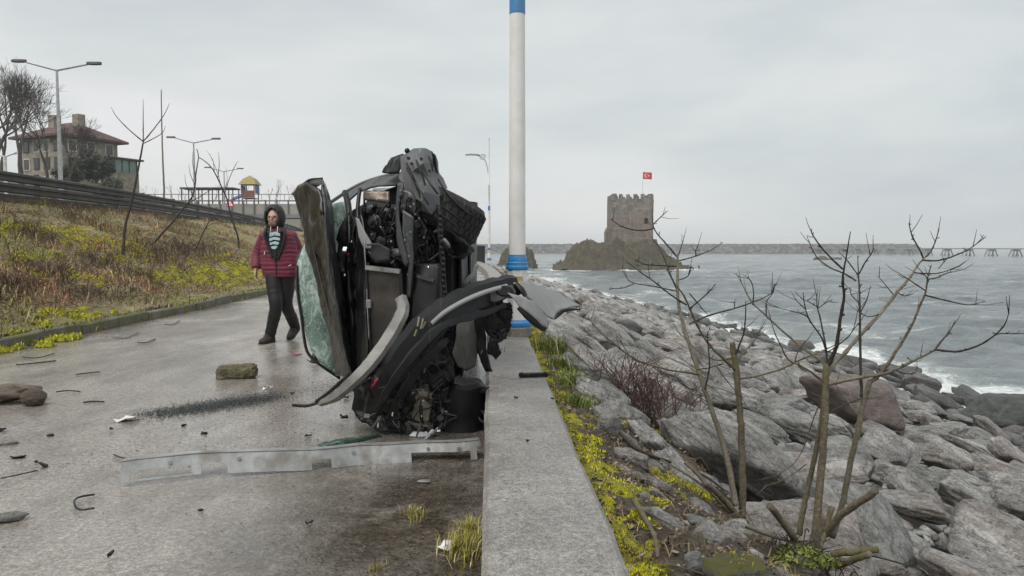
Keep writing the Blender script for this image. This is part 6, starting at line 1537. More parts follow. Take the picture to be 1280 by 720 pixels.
ribbon([(645, 354, 4.82), (652, 362, 4.8), (657, 370, 4.79)], [.03, .04, .03], .012, 'wing_seam', C_plas, (0, -1, .6), wg)
# ---- ragged liner and supports between bumper cover and parapet
sheet(px3([(596, 380, 4.95), (612, 378, 4.9), (628, 375, 4.86), (640, 376, 4.84), (641, 384, 4.86), (634, 392, 4.9), (640, 396, 4.9), (636, 404, 4.92), (628, 402, 4.94), (628, 414, 4.95), (632, 422, 4.95), (624, 428, 4.96), (626, 440, 4.97), (618, 448, 4.98), (612, 440, 4.97), (610, 420, 4.96), (604, 400, 4.95)]), 'ragged_liner', C_plas, car, .010, .022, .030, 12, 26, hf=.012)
sheet(px3([(574, 400, 5.05), (590, 392, 5.0), (596, 400, 5.0), (598, 430, 5.02), (596, 456, 5.05), (584, 464, 5.05), (572, 460, 5.05), (566, 440, 5.08), (572, 420, 5.06)]), 'dented_steel_plate', paint_mat('greenish_grey_steel', (.060, .066, .060), .45, (.12, .125, .11), .8), car, .01, .03, .016, 6, 27)
sheet(px3([(592, 392, 4.98), (604, 388, 4.96), (606, 420, 4.98), (610, 450, 5.0), (616, 464, 5.0), (608, 466, 5.02), (600, 452, 5.02), (596, 430, 5.0)]), 'torn_strut', C_under, car, .014, .03, .02, 9, 28)
sheet(px3([(600, 486, 4.98), (612, 483, 4.95), (606, 490, 4.95), (596, 492, 4.98)]), 'plastic_tongue', C_plas, car, .008, .02, .006, 9, 29)
# ---- lower mess on the road side: liner bucket, insulation, lamps, hoses
m = MB(); m.lathe(P(577, 540, 5.06), [(.13, 0), (.160, .02), (.163, .08), (.155, .14), (.163, .2), (.158, .26), (.15, .33), (.12, .36), (.04, .35)], 40, Matrix.Rotation(.06, 3, 'Y'))
m.v = [tuple(Vector(v) + mnoise.noise_vector(Vector(v) * 9) * .022) for v in m.v]; m.build('wheel_housing', C_under, car, True).modifiers.new('edge', 'EDGE_SPLIT').split_angle = R(30)
sheet(px3([(513, 492, 4.92), (526, 487, 4.9), (541, 490, 4.9), (540, 512, 4.88), (536, 528, 4.88), (520, 532, 4.88), (510, 524, 4.9), (517, 508, 4.9)]), 'insulation_sheet', C_beige, car, .012, .025, .02, 8, 30, hf=.008)
sheet(px3([(445, 488, 4.98), (462, 470, 4.9), (490, 470, 4.86), (510, 480, 4.86), (514, 510, 4.86), (506, 540, 4.86), (480, 542, 4.88), (452, 530, 4.95), (442, 512, 5.0)]), 'lower_bumper_core', C_plas, car, .014, .035, .02, 6, 31, hf=.006, crease=.08)
sheet(px3([(530, 440, 4.9), (556, 432, 4.92), (568, 452, 4.95), (566, 500, 4.95), (556, 540, 4.95), (542, 545, 4.92), (540, 500, 4.9), (534, 470, 4.88)]), 'front_crumple_panel', C_under, car, .014, .03, .02, 7, 32, hf=.006, crease=.08)
for k, (a, b, r_) in enumerate(((517, 546, .020), (525, 549, .018), (521, 552, .014), (539, 541, .018), (546, 538, .014), (531, 545, .016))):
    m = MB(); p = P(a, b, 4.80); p.z = max(p.z, r_ * .8); m.prism([p + Vector((-r_ * 1.5, 0, -r_ * .5)), p + Vector((r_ * 1.2, 0, -r_ * .7)), p + Vector((r_ * 1.6 - k * .004, .01, r_ * .5)), p + Vector((-r_ * .2, .012, r_ * (.6 + .1 * k)))], (.002 * k, r_ * .5, .004)); recalc(m.build('headlamp_shard', C_lens, car))
sheet(px3([(522, 556, 4.72), (540, 540, 4.78), (548, 534, 4.82), (546, 541, 4.8), (534, 551, 4.75), (526, 558, 4.71)]), 'lamp_trim', C_alu, car, .006, .02, .004, 9, 33)
rr = random.Random(99)
for k in range(26):
    a = Vector((rr.uniform(450, 565), rr.uniform(440, 530), rr.uniform(4.76, 4.9))); pts = [a]
    for _ in range(4): pts.append(pts[-1] + Vector((rr.gauss(0, 8), rr.gauss(2, 9), rr.gauss(0, .02))))
    q = []
    for p in pts:
        w_ = P(min(max(p.x, 448), 570), p.y, p.z); w_.z = max(w_.z, .02); q.append(w_)
    m = MB(); m.tube(smooth_path(q, 4), rr.choice((.004, .005, .007, .011)), 6); m.build('loose_cable', C_wire if k % 4 else C_steel, car, True)
for k in range(26):
    p = P(rr.uniform(452, 560), rr.uniform(450, 535), rr.uniform(4.72, 4.86)); sz = [rr.uniform(.012, .05) for _ in range(3)]
    m = MB(); m.box(p, sz, Matrix.Rotation(rr.gauss(0, .7), 3, 'Y') @ Matrix.Rotation(rr.gauss(0, .5), 3, 'X'), bev=.004); m.build('broken_bracket', rr.choice((C_plas, C_under, C_steel)), car)
m = MB(); m.tube(smooth_path(px3([(534, 448, 4.72), (532, 454, 4.7), (530, 466, 4.7)]), 3), .006, 6); m.tube(px3([(528, 452, 4.7), (538, 453, 4.71)]), .005, 6); m.build('hook', C_alu, car)
sheet(px3([(465, 481, 4.66), (472, 472, 4.65), (473, 474, 4.645), (467, 484, 4.655)]), 'red_lamp_piece', C_redm, car, .006, .02, .002, 9, 34)
m = MB(); m.tube(smooth_path(px3([(596, 510, 5.0), (604, 516, 4.96), (608, 526, 4.94), (602, 527, 4.94), (597, 519, 4.97)]), 4), .010, 6); m.build('torn_pipe', C_wire, car, True)


rr = random.Random(321)
for k in range(60):                                   # splinters of trim sticking out of the crushed corner
    a, b = rr.uniform(452, 562), rr.uniform(446, 536)
    if a + b < 945: continue
    p = P(a, b, 4.66 + rr.uniform(0, .14)); d = Vector((rr.gauss(0, .6), rr.gauss(-.3, .3), rr.gauss(.2, .8))).normalized(); L = rr.uniform(.03, .12); q = p + d * L; q.z = max(q.z, .012); p.z = max(p.z, .012)
    m = MB(); m.bar(p, q, rr.uniform(.004, .016), rr.uniform(.002, .005), up=(rr.gauss(0, 1), rr.gauss(0, 1), rr.gauss(0, 1))); m.build('trim_splinter', rr.choice((C_plas, C_plas, C_under, C_steel, C_alu if k % 5 == 0 else C_wire)), car)

rr = random.Random(77)
for k in range(40):                                   # bright scraped metal and broken lens caught in the wreck
    zone = rr.choice(((458, 496, 258, 330), (518, 552, 262, 400), (470, 560, 450, 535), (598, 636, 380, 440)))
    a, b = rr.uniform(zone[0], zone[1]), rr.uniform(zone[2], zone[3]); yy = 5.19 if b < 410 else (4.68 if a < 590 else 4.88)
    p = P(a, b, yy); d = Vector((rr.gauss(0, 1), rr.gauss(0, .3), rr.gauss(0, 1))).normalized() * rr.uniform(.006, .022)
    m = MB(); m.bar(p - d, p + d, rr.uniform(.003, .008), .003, up=(0, 1, .2)); m.build('scraped_fragment', rr.choice((C_alu, C_lens, C_steel, C_grey)), car)
# ================================================================== THE PERSON WALKING ON THE ROAD
PY = 9.64
def Q(px, py, dy=0.0): return P(px, py, PY + dy)
def skin_mat():
    t = NT('skin'); n_ = t.noise(t.co('Object'), 30, 4)
    return t.set(t.ramp(n_, [(.3, (.50, .31, .235)), (.7, (.62, .41, .325))]), .55, 0, Subsurface_Weight=.08)
def cloth_mat(name, c, sheen=.2, var=.3):
    t = NT(name); v = t.co('Object'); n_ = t.noise(v, 9, 5, .6); f_ = t.noise(v, 160, 2)
    return t.set(t.ramp(n_, [(.3, tuple(x * (1 - var) for x in c)), (.7, tuple(x * (1 + var) for x in c))]), .62, 0, t.bump(t.math('ADD', n_, t.math('MULTIPLY', f_, .25)), .4, .012), Sheen_Weight=sheen)
P_skin = skin_mat(); P_bur = cloth_mat('burgundy_nylon', (.15, .015, .039), .12); P_blk = cloth_mat('black_cotton', (.009, .009, .011), .05); P_jean = cloth_mat('black_denim', (.0075, .008, .010), .02)
P_shoe = plain('dark_suede', (.035, .030, .026), .8); P_print = plain('pale_cyan_print', (.45, .60, .64), .7, var=.1); P_lace = plain('white_cord', (.65, .65, .63), .7); P_hair = plain('dark_beard', (.24, .15, .115), .8, bscale=200)
P_glass = plain('spectacle_frame', (.05, .012, .012), .3)
man = empty('person', Q(350, 425) * 1.0, 'person in burgundy quilted jacket, black hooded top and dark trousers walking past the wreck', 'person'); man.location.z = 0
def fuse(o, vox, it=2):
    md = o.modifiers.new('one_surface', 'REMESH'); md.mode = 'VOXEL'; md.voxel_size = vox; md.use_smooth_shade = True
    sm_ = o.modifiers.new('smooth', 'SMOOTH'); sm_.iterations = it; sm_.factor = .5; return o
ground = lambda v, h: Vector((v.x, v.y, h))
AnkL = ground(Q(337, 417, -.02), .085); AnkR = ground(Q(369, 403, .42), .135)
HipL, HipR = Q(342, 343), Q(359, 342, .05); KneeL, KneeR = Q(345, 383, -.10), Q(358, 381, .10)
ShL, ShR = Q(329, 295, .0), Q(366, 294, .05); ElL, ElR = Q(322, 317, .03), Q(372.5, 314, .14); WrL, WrR = Q(320, 337, -.06), Q(367, 330, -.02)
m = MB()
# head, neck, trunk
hc = Q(342.5, 272, -.02)
m.ball(hc, (.080, .096, .118), 20, 14); m.ball(hc + Vector((0, -.03, -.055)), (.056, .062, .062), 14, 10); m.ball(hc + Vector((-.002, -.088, -.082)), (.024, .020, .020), 10, 7)
m.ball(hc + Vector((-.004, -.102, -.014)), (.014, .020, .026), 10, 8); m.ball(hc + Vector((-.004, -.110, -.026)), (.016, .014, .012), 8, 6)
for s in (-1, 1):
    m.ball(hc + Vector((s * .072, .01, -.015)), (.010, .022, .032), 8, 6); m.ball(hc + Vector((s * .034, -.076, -.030)), (.026, .018, .020), 8, 6); m.ball(hc + Vector((s * .030, -.086, .022)), (.026, .012, .009), 8, 6)
m.ball(hc + Vector((-.003, -.094, -.058)), (.024, .010, .007), 8, 5)
m.tube([hc + Vector((0, .02, -.06)), Q(345, 292, .01)], [.055, .060], 14)
m.tube([Q(346, 288), Q(348, 300), Q(350, 325), Q(351, 343, .02)], [.09, .15, .14, .14], 18, flat=.75)
m.tube([ShL, ElL, WrL], [.058, .045, .030], 12); m.tube([ShR, ElR, WrR], [.058, .045, .030], 12)
m.tube([HipL, KneeL, AnkL], [.085, .058, .042], 14); m.tube([HipR, KneeR, AnkR], [.085, .058, .042], 14)
m.ball(AnkL + Vector((-.02, -.06, -.045)), (.04, .10, .035), 10, 7); m.ball(AnkR + Vector((-.01, -.06, -.05)), (.04, .10, .035), 10, 7)
def hand(w, d, side):
    d = Vector(d).normalized(); sdv = Vector((0, 1, 0)) if abs(d.y) < .8 else Vector((0, 0, 1)); a = (sdv - d * sdv.dot(d)).normalized(); b = d.cross(a)
    pc = w + d * .045; m.loft([[w + d * u + a * (x * .036 * k) + b * (y_ * .015 * k) for x, y_ in ((-1, -.6), (-.4, -1), (.4, -1), (1, -.6), (1, .6), (.4, 1), (-.4, 1), (-1, .6))] for u, k in ((-.01, .75), (.02, .9), (.06, 1.1), (.092, 1.0))])
    for i, (o_, L) in enumerate(((-.028, .066), (-.009, .078), (.010, .073), (.028, .056))):
        r0 = w + d * .085 + a * o_; k1 = r0 + d * L * .45 + b * (.006 * side); k2 = k1 + d * L * .32 + b * (.018 * side); k3 = k2 + d * L * .2 + b * (.022 * side)
        m.tube([r0, k1, k2, k3], [.0095, .009, .0085, .007], 8)
    th0 = w + d * .025 - a * .03; m.tube([th0, th0 - a * .022 + d * .026 + b * .008 * side, th0 - a * .026 + d * .055 + b * .016 * side], [.013, .011, .008], 8)
hand(WrL, (-.01, -.12, -1), 1); hand(WrR, (-.5, -.35, -.6), -1)
body_ = m.build('body', P_skin, man, True); fuse(body_, .0065, 2)
# face details
for s in (-1, 1):
    m = MB(); c = hc + Vector((s * .031 - .003, -.105, .004))
    m.tube([c + Vector((.024 * math.cos(t), .006 * math.cos(t) * s, .017 * math.sin(t))) for t in np.linspace(0, 2 * math.pi, 15)], .0032, 5, cap=False); m.build('spectacle_rim', P_glass, man, True)
    m = MB(); m.ball(c + Vector((0, .016, 0)), (.011, .006, .006), 8, 6); m.build('eye', P_blk, man, True)
m = MB(); m.tube([hc + Vector((-.012, -.110, .006)), hc + Vector((.006, -.110, .006))], .003, 5); m.build('spectacle_bridge', P_glass, man)
m = MB(); m.ball(hc + Vector((-.002, -.052, -.083)), (.058, .056, .042), 16, 10); m.build('beard', P_hair, man, True)
m = MB(); m.ball(hc + Vector((-.003, -.107, -.062)), (.019, .006, .005), 10, 5); m.build('mouth', plain('lips', (.36, .15, .13), .5), man, True)
# quilted jacket
m = MB(); rows = [(284.5, 345, 11, .10), (287, 346, 14, .115), (290, 347, 18, .12), (294, 347.5, 21, .13), (300, 348, 22, .14), (310, 348.5, 22.5, .145), (322, 349.5, 23, .145), (334, 350.5, 23.5, .145), (341, 351, 23, .143), (345, 351, 22, .14), (346, 351, 20, .13)]
rings = []; ny = 62
for i in range(ny):
    y = 284.5 + (346 - 284.5) * i / (ny - 1)
    for k in range(len(rows) - 1):
        if rows[k][0] <= y <= rows[k + 1][0]: break
    u = (y - rows[k][0]) / (rows[k + 1][0] - rows[k][0]); cx_ = rows[k][1] + u * (rows[k+1][1] - rows[k][1]); hw = rows[k][2] + u * (rows[k+1][2] - rows[k][2]); hd = rows[k][3] + u * (rows[k+1][3] - rows[k][3])
    puff = (.012 + .006 * mnoise.noise(Vector((y * .3, 2, 5)))) * abs(math.sin((y - 285) * math.pi / 5.3)) ** .6 if 289 < y < 345 else 0
    c = Q(cx_, y, .03); hw *= PY / F
    rings.append([c + Vector(((hw - .008 + puff) * math.cos(t) * (abs(math.cos(t)) ** -.18 if abs(math.cos(t)) > .01 else 1), (hd + puff) * math.sin(t),   .012 * mnoise.noise(Vector((math.cos(t) * 2, math.sin(t) * 2, y * .06))))) for t in np.linspace(0, 2 * math.pi, 40, endpoint=False)])
m.loft(rings)
def sleeve(a, b, c):
    pts = smooth_path([a, b, c], 14); n = len(pts); rs = []
    for i in range(n):
        u = i / (n - 1); r_ = .070 - .018 * u; rs.append(r_ + .011 * abs(math.sin(u * math.pi * 10)) ** .6 - (.012 if u > .95 else 0))
    m.tube(pts, rs, 18); m.ball(a, (.082, .085, .075), 14, 9)
sleeve(ShL + Vector((.02, 0, -.01)), ElL, WrL + Vector((0, 0, .01))); sleeve(ShR + Vector((-.02, 0, -.01)), ElR, WrR)
jk = m.build('quilted_jacket', P_bur, man, True); fuse(jk, .0085, 2)
m = MB(); m.tube([Q(341, 316, -.135), Q(344.5, 328, -.137), Q(345.5, 345, -.125)], .006, 6); m.build('zip', P_blk, jk)
m = MB(); m.tube([Q(331, 314, -.12), Q(330.5, 318, -.12)], .007, 6); m.build('pocket_pull', P_lace, jk)
# collar lining and hooded top
m = MB()
front = [(333, 287), (338, 292), (345, 293), (352, 289), (352.5, 298), (351, 308), (348, 318), (344.5, 327), (341, 319), (337, 308), (334, 297)]
sheet([Q(a, b, -.132 + .0009 * (a - 343) ** 2 * .35) for a, b in front], 'hooded_top', P_blk, man, .03, .025, .006, 12, 3)
for pts in ([(333, 286), (331, 292), (333, 301), (337, 312), (341, 322)], [(353, 286), (356, 292), (355, 302), (351.5, 313), (347, 324)]):
    m = MB(); m.tube(smooth_path([Q(a, b, -.125 if 290 < b else -.10) for a, b in pts], 4), .020, 8); m.build('jacket_lapel', P_blk, man, True)
pr = empty('chest_print', (0, 0, 0), None, None); pr.parent = man; pr.location = -man.location
for pts in ([(337, 291), (345, 289.5), (350, 292), (350, 295), (343, 294), (337, 296)], [(336.5, 298), (343, 296), (350, 297.5), (349.5, 300.5), (342, 299.5), (337, 301.5)], [(337, 303.5), (344, 301.5), (349, 303), (347.5, 306), (341, 305), (338, 306.5)], [(338.5, 308.5), (344, 307), (347, 308), (344, 311.5), (340, 311)]):
    m = MB(); m.prism([Q(a, b, -.156) for a, b in pts], (0, .004, 0)); recalc(m.build('print_stroke', P_print, pr))
for a in (338.5, 347):
    m = MB(); m.tube([Q(a, 283, -.12), Q(a - .3, 289, -.15), Q(a + .4, 296, -.162)], .0045, 6); m.build('drawstring', P_lace, man, True)
# hood pulled up: shell open at the face
V, Fc = [], []; nu, nv_ = 30, 22; c0 = hc + Vector((.002, .022, .006))
for i in range(nv_):
    ph = -1.25 + (2.82) * i / (nv_ - 1)
    for j in range(nu):
        th_ = 2 * math.pi * j / nu; d = Vector((math.cos(ph) * math.cos(th_), math.cos(ph) * math.sin(th_), math.sin(ph)))
        V.append(c0 + Vector((d.x * .130, d.y * .138, d.z * (.162 if d.z > 0 else .165))) * (1 + .04 * mnoise.noise(d * 3)))
for i in range(nv_ - 1):
    for j in range(nu):
        q4 = (i * nu + j, i * nu + (j + 1) % nu, (i + 1) * nu + (j + 1) % nu, (i + 1) * nu + j); cc = sum((V[k] for k in q4), Vector()) / 4 - hc
        if cc.y < -.028 and (cc.x / .090) ** 2 + ((cc.z + .012) / .125) ** 2 < 1: continue
        Fc.append(q4)
m = MB(); m.add(V, Fc); hd_ = m.build('hood', P_blk, man, True); md = hd_.modifiers.new('t', 'SOLIDIFY'); md.thickness = .016; md.offset = 0
m = MB(); m.tube(smooth_path([Q(333, 287, -.04), Q(338, 291, -.11), Q(344, 292.5, -.13), (Q(351, 290, -.11)), Q(355, 286, -.04), Q(352, 283, .09), Q(337, 283, .09), Q(333, 287, -.04)], 4), .028, 8); m.build('hood_collar', P_blk, man, True)
# trousers
m = MB()
def leg(h, k, a):
    pts = smooth_path([h + Vector((0, 0, .02)), h.lerp(k, .5) + Vector((0, -.01, 0)), k, k.lerp(a, .55) + Vector((0, .015, 0)), a + Vector((0, .01, .0))], 7); n = len(pts)
    prof = [.112, .098, .083, .076, .066]; rs = []
    for i in range(n):
        u = i / (n - 1) * 4; q_ = int(min(u, 3)); rs.append(prof[q_] + (prof[q_ + 1] - prof[q_]) * (u - q_) + .007 * mnoise.noise(Vector((i * .9, h.x * 7, 1))))
    m.tube(pts, rs, 18)
leg(HipL, KneeL, AnkL); leg(HipR, KneeR, AnkR); m.ball(Q(350.5, 341, .03), (.165, .125, .10), 18, 10)
tr = m.build('trousers', P_jean, man, True); fuse(tr, .009, 2)
# shoes
def shoe(a, yaw, pitch):
    Mz = Matrix.Rotation(yaw, 3, 'Z') @ Matrix.Rotation(pitch, 3, 'X'); base = a + Vector((0, 0, -.085))
    def ring(y, w, z0, z1): return [base + Mz @ Vector((x * w, y, z0 + (z1 - z0) * t)) for x, t in ((-1, 0), (-1.05, .3), (-.85, .75), (-.35, 1), (.35, 1), (.85, .75), (1.05, .3), (1, 0))]
    m = MB(); m.loft([ring(.085, .030, .022, .07), ring(.065, .042, .020, .135), ring(.0, .047, .02, .14), ring(-.06, .047, .02, .105), ring(-.12, .052, .02, .078), ring(-.175, .047, .02, .062), ring(-.205, .028, .022, .045)]); s = recalc(m.build('shoe', P_shoe, man, True))
    m = MB(); m.loft([ring(.090, .036, 0, .022), ring(.05, .046, 0, .022), ring(-.05, .050, 0, .022), ring(-.13, .056, 0, .022), ring(-.185, .050, 0, .022), ring(-.215, .028, .004, .024)]); recalc(m.build('sole', C_wire, s))
    for k in range(3):
        m = MB(); m.tube([base + Mz @ Vector((-.035, -.045 - k * .028, .118 - k * .012)), base + Mz @ Vector((0, -.05 - k * .028, .126 - k * .013)), base + Mz @ Vector((.035, -.045 - k * .028, .118 - k * .012))], .004, 5); m.build('lace', P_blk, s)
shoe(AnkL, -.25, 0.0); shoe(AnkR + Vector((0, 0, .03)), -.15, .42)
# ================================================================== DEBRIS ON ROAD AND PARAPET
M_zinc = plain('galvanised_rail', (.33, .335, .33), .40, .3, scale=9, var=.3, dirt=(.15, .13, .105), bump=.08)
def onroad(px, py, z=.008): return G(px, py, z)
# ---- bent metal rail with rectangular cut-outs, built as strips and bridges round real openings
rl = empty('metal_rail', onroad(380, 588), 'long bent galvanised metal rail with rectangular cut-outs lying on the wet road', 'metal rail')
A = onroad(150, 610, .0); B = onroad(602, 574, .0)
ax = (B - A).normalized(); nrm = Vector((-ax.y, ax.x, 0)); L = (B - A).length
def rp(u, v, d=0.0):                  # u along, v up the face (0..1), d out of the face
    bend = .05 * math.sin(u * 3.1) + .018 * math.sin(u * 11) + .03 * mnoise.noise(Vector((u * 7, 1, 3))); lean = .45
    return A + ax * (u * L) + nrm * (bend + v * .10 * lean + d) + Vector((0, 0, .012 + v * .098 + .015 * math.sin(u * 5 + 1)))
def rpiece(name, u0, u1, v0, v1, n=6, par=rl):
    m = MB(); rings = []
    for i in range(n + 1):
        u = u0 + (u1 - u0) * i / n; rings.append([rp(u, v0, 0), rp(u, v1, 0), rp(u, v1, .008), rp(u, v0, .008)])
    m.loft(rings); return recalc(m.build(name, M_zinc, par))
rpiece('top_flange', 0.0, 1.0, .52, 1.0, 40)
for u0, u1 in ((0.0, .022), (.175, .200), (.27, .50), (.555, .79), (.965, .985)): rpiece('web_plate', u0, u1, 0.0, .519, 6)
rpiece('bottom_lip', .018, .178, -.02, .055, 8)
m = MB(); rings = []
for i in range(41):
    u = i / 40; rings.append([rp(u, 1.0, .001), rp(u, 1.06, -.005), rp(u, 1.0, .075), rp(u, .95, .075)])
m.loft(rings); recalc(m.build('return_flange', M_zinc, rl))
for u in (.30, .62, .93, .99, .84, .12):
    m = MB(); p = rp(u, .74, -.004); m.tube([p, p - nrm * .012], .010, 8); m.build('bolt_head', M_metal, rl)
# ---- green glass strip
sheet([onroad(397, 556, .01), onroad(420, 550, .035), onroad(450, 546, .05), onroad(473, 542, .06), onroad(478, 546, .03), onroad(450, 553, .012), onroad(420, 557, .01), onroad(402, 559, .008)], 'glass_strip', C_green, None, .007, .04, .006, 6, 3)
tag(bpy.data.objects['glass_strip'], 'long strip of dark green window glass on the road under the wreck', 'glass')
# ---- mossy block, rough stone, slabs
def chunk(name, px, py, wpx, dims, seed, mat, label, rz=0.0, cat='stone', group=None, **kw):
    p = onroad(px, py, 0); r_ = wpx / 2 * p.y / F
    me = rock_mesh(name, seed, 3, dims, mat=mat, **kw); o = bpy.data.objects.new(name, me); COL.objects.link(o)
    zmin = min(v.co.z for v in me.vertices); o.location = (p.x, p.y, -zmin * r_ * .92); o.scale = (r_,) * 3; o.rotation_euler = (0, 0, rz); return tag(o, label, cat, group)
def block_mat():
    t = NT('mossy_weathered_block'); v = t.co('Object'); a = t.noise(t.mapv(v, (1, 4, 4)), 3, 6, .7); b = t.noise(v, 3.2, 5, .65); f_ = t.noise(v, 40, 4, .7)
    col = t.mix(t.ramp(b, [(.44, 0.0), (.6, .9)]), t.ramp(a, [(.3, (.09, .075, .05)), (.7, (.30, .255, .185))]), (.22, .215, .04))
    return t.set(t.mix(.7, col, t.ramp(f_, [(.3, .6), (.7, 1.35)]), 'MULTIPLY'), .85, 0, t.bump(t.math('ADD', a, f_), .9, .04))
blk = block_mat()
m = MB(); c = onroad(293, 474, 0)
m.box((c.x, c.y + .07, .062), (.35, .18, .125), Matrix.Rotation(.16, 3, 'Z') @ Matrix.Rotation(-.04, 3, 'Y'), bev=.022)
o = m.build('mossy_block', blk, None, loc=c); sb = o.modifiers.new('s', 'SUBSURF'); sb.subdivision_type = 'SIMPLE'; sb.levels = sb.render_levels = 4
tx = bpy.data.textures.new('chips', 'CLOUDS'); tx.noise_scale = .07; dm = o.modifiers.new('d', 'DISPLACE'); dm.texture = tx; dm.strength = .05; dm.mid_level = .5
tag(o, 'squared block streaked with green moss lying on the road near the walking person', 'block')
M_grit = mat_rock2('loose_brown_grit', [(.3, (.12, .09, .066)), (.6, (.24, .19, .145)), (.8, (.34, .28, .22))])
M_brick = mat_rock2('brown_stone', [(.3, (.07, .05, .038)), (.6, (.16, .12, .09)), (.8, (.23, .18, .14))])
chunk('stone', 42, 507, 42, (.9, .8, .72), 201, M_brick, 'rough brown stone lying at the end of a heap of grit', .3, round_=90.0, amp=.06, n_planes=9).data.shade_flat()
chunk('grit_heap', 8, 503, 90, (1, .75, .34), 202, M_grit, 'low heap of brown grit spilled beside the rough stone', .1, cat='grit', round_=6.0, amp=.26)
chunk('stone', 12, 651, 44, (1, .6, .34), 203, M_rock, 'flat pale concrete fragment at the road edge of the foreground', .1)
chunk('stone', 10, 556, 22, (1, .5, .32), 204, M_rock, 'small whitish plaster fragment on the wet road', .3)
# ---- litter
def litter(name, px, py, wpx, hpx, label, mat, seed, hf=lambda x, y: 0.0, cat='litter'):
    c = onroad(px, py, 0); k = c.y / F; rr = random.Random(seed); pts = []
    for i in range(9):
        a = 2 * math.pi * i / 9; q = rr.uniform(.7, 1.15); pts.append(c + Vector((math.cos(a) * wpx / 2 * k * q, math.sin(a) * wpx / 2 * k * .7 * q, .012 + rr.random() * hpx * k * .6)))
    o = sheet(pts, name, mat, None, .003, .015, .012, 18, seed); return tag(o, label, cat)
M_paper = plain('wet_paper', (.68, .66, .60), .7, var=.1, scale=12)
litter('crumpled_paper', 160, 527, 34, 8, 'crumpled whitish paper beside the strip of broken glass', M_paper, 1)
litter('plastic_scrap', 335, 491, 13, 14, 'small white plastic scrap at the end of the broken glass nearest the wreck', M_fwhite, 2)
litter('crumpled_tissue', 559, 688, 24, 14, 'crumpled white tissue beside the grass at the foot of the parapet', M_fwhite, 3)
litter('foil_scrap', 530, 605, 20, 3, 'small pale grey foil scrap in the mud below the metal rail', M_zinc, 4)
# ---- crushed glass strewn over the road: thousands of crumbs
rr = np.random.RandomState(3); c0 = G(185, 520); c1 = G(345, 497)
n = 9500; u = rr.beta(1.3, 1.3, n); base = np.outer(1 - u, np.array(c0)) + np.outer(u, np.array(c1)); base[:, 0] += rr.normal(0, .10, n); base[:, 1] += rr.normal(0, .12, n) * (1.2 - .5 * np.abs(u - .5))
ex = 1500; q = np.array(G(420, 485)); b2 = np.stack([q[0] + rr.normal(0, .28, ex), q[1] + rr.normal(0, .30, ex), np.zeros(ex)], 1); b3 = np.stack([rr.uniform(-2.6, -.35, 1300), rr.uniform(4.0, 6.6, 1300), np.zeros(1300)], 1)
base = np.concatenate([base, b2, b3]); n = len(base); base[:, 2] = .010
s = rr.uniform(.003, .010, (n, 1, 1)); d = rr.normal(size=(n, 4, 3)); d /= np.linalg.norm(d, axis=2)[:, :, None]; d[:, :, 2] = np.abs(d[:, :, 2]) * .8
V = (base[:, None, :] + d * s).reshape(-1, 3); k = np.arange(n)[:, None] * 4
Fc = np.concatenate([k + np.array([0, 1, 2]), k + np.array([0, 2, 3]), k + np.array([0, 3, 1]), k + np.array([1, 3, 2])])
def crumb_mat():
    t = NT('glass_crumbs'); n_ = t.noise(t.pos(), 150, 2, .5)
    return t.set(t.ramp(n_, [(.35, (.008, .014, .013)), (.58, (.035, .055, .05)), (.72, (.30, .35, .34))]), .12, 0)
tag(mesh_np('glass_crumbs', V, Fc, crumb_mat()), 'spilled crumbs of dark green safety glass on the road', 'glass', kind='stuff')
# ---- black plastic shards, twigs, leaves: single things where one can point at them
def shard(px, py, wpx, hpx, mat, label, seed, name='plastic_shard', rot=None, z0=0.0, cat='debris', group=None):
    c = G(px, py, z0); k = c.y / F; rr = random.Random(seed); n_ = rr.randint(5, 7); pts = []
    for i in range(n_):
        a = 2 * math.pi * i / n_ + rr.uniform(-.3, .3); q = rr.uniform(.6, 1.1)
        pts.append(c + Vector((math.cos(a) * wpx / 2 * k * q, math.sin(a) * wpx / 3 * k * q, z0 * 0 + .006 + max(0, rr.gauss(.5, .4)) * hpx * k)))
    o = sheet(pts, name, mat, None, .008, .02, .008, 20, seed); return tag(o, label, cat, group)
for i, (px, py, w, h, lab) in enumerate(((994, 0, 0, 0, None), (386, 658, 16, 8, 'lone black plastic shard on the bare wet road below the metal rail'), (393, 455, 22, 9, 'twisted black bracket on the road below the shattered windscreen'), (408, 430, 12, 5, None), (598, 356, 18, 7, 'black plastic piece lying on the far road beyond the wreck'), (430, 526, 14, 6, 'black shard near the torn tip of the bumper beam'), (385, 547, 10, 4, None), (63, 546, 14, 3, None), (24, 573, 20, 3, 'flat dark flake near the small whitish fragment'), (55, 585, 12, 4, None), (137, 702, 10, 8, None), (230, 534, 8, 3, None), (139, 540, 6, 3, None), (45, 580, 6, 3, None), (366, 493, 8, 3, None), (255, 544, 10, 3, None), (3, 540, 14, 5, None), (433, 498, 10, 5, None), (480, 577, 9, 4, None), (330, 570, 8, 3, None), (250, 640, 7, 3, None))):
    if w == 0: continue
    shard(px, py, w, h, C_plas, lab or 'small dark flake of broken trim on the wet road', 60 + i, group=None if lab else 'dark flakes of trim strewn over the road')
shard(370, 444, 14, 3, C_redm, 'small red lens shard on the road behind the torn bonnet', 91, 'red_lens_shard')
bp_ = G(667, 472, WALL_H); m = MB()
m.box(bp_ + Vector((0, 0, .022)), (.215, .05, .030), Matrix.Rotation(.22, 3, 'Z'), bev=.006); o = recalc(m.build('broken_trim', C_plas, None, loc=bp_)); tag(o, 'black plastic trim piece lying on top of the parapet', 'debris')
for s in (-1, 1):
    m = MB(); m.tube([bp_ + Vector((s * .085, s * .02 - .02, .022)), bp_ + Vector((s * .085, s * .02 + .02, .022))], .021, 10); m.build('end_clip', C_plas, o)
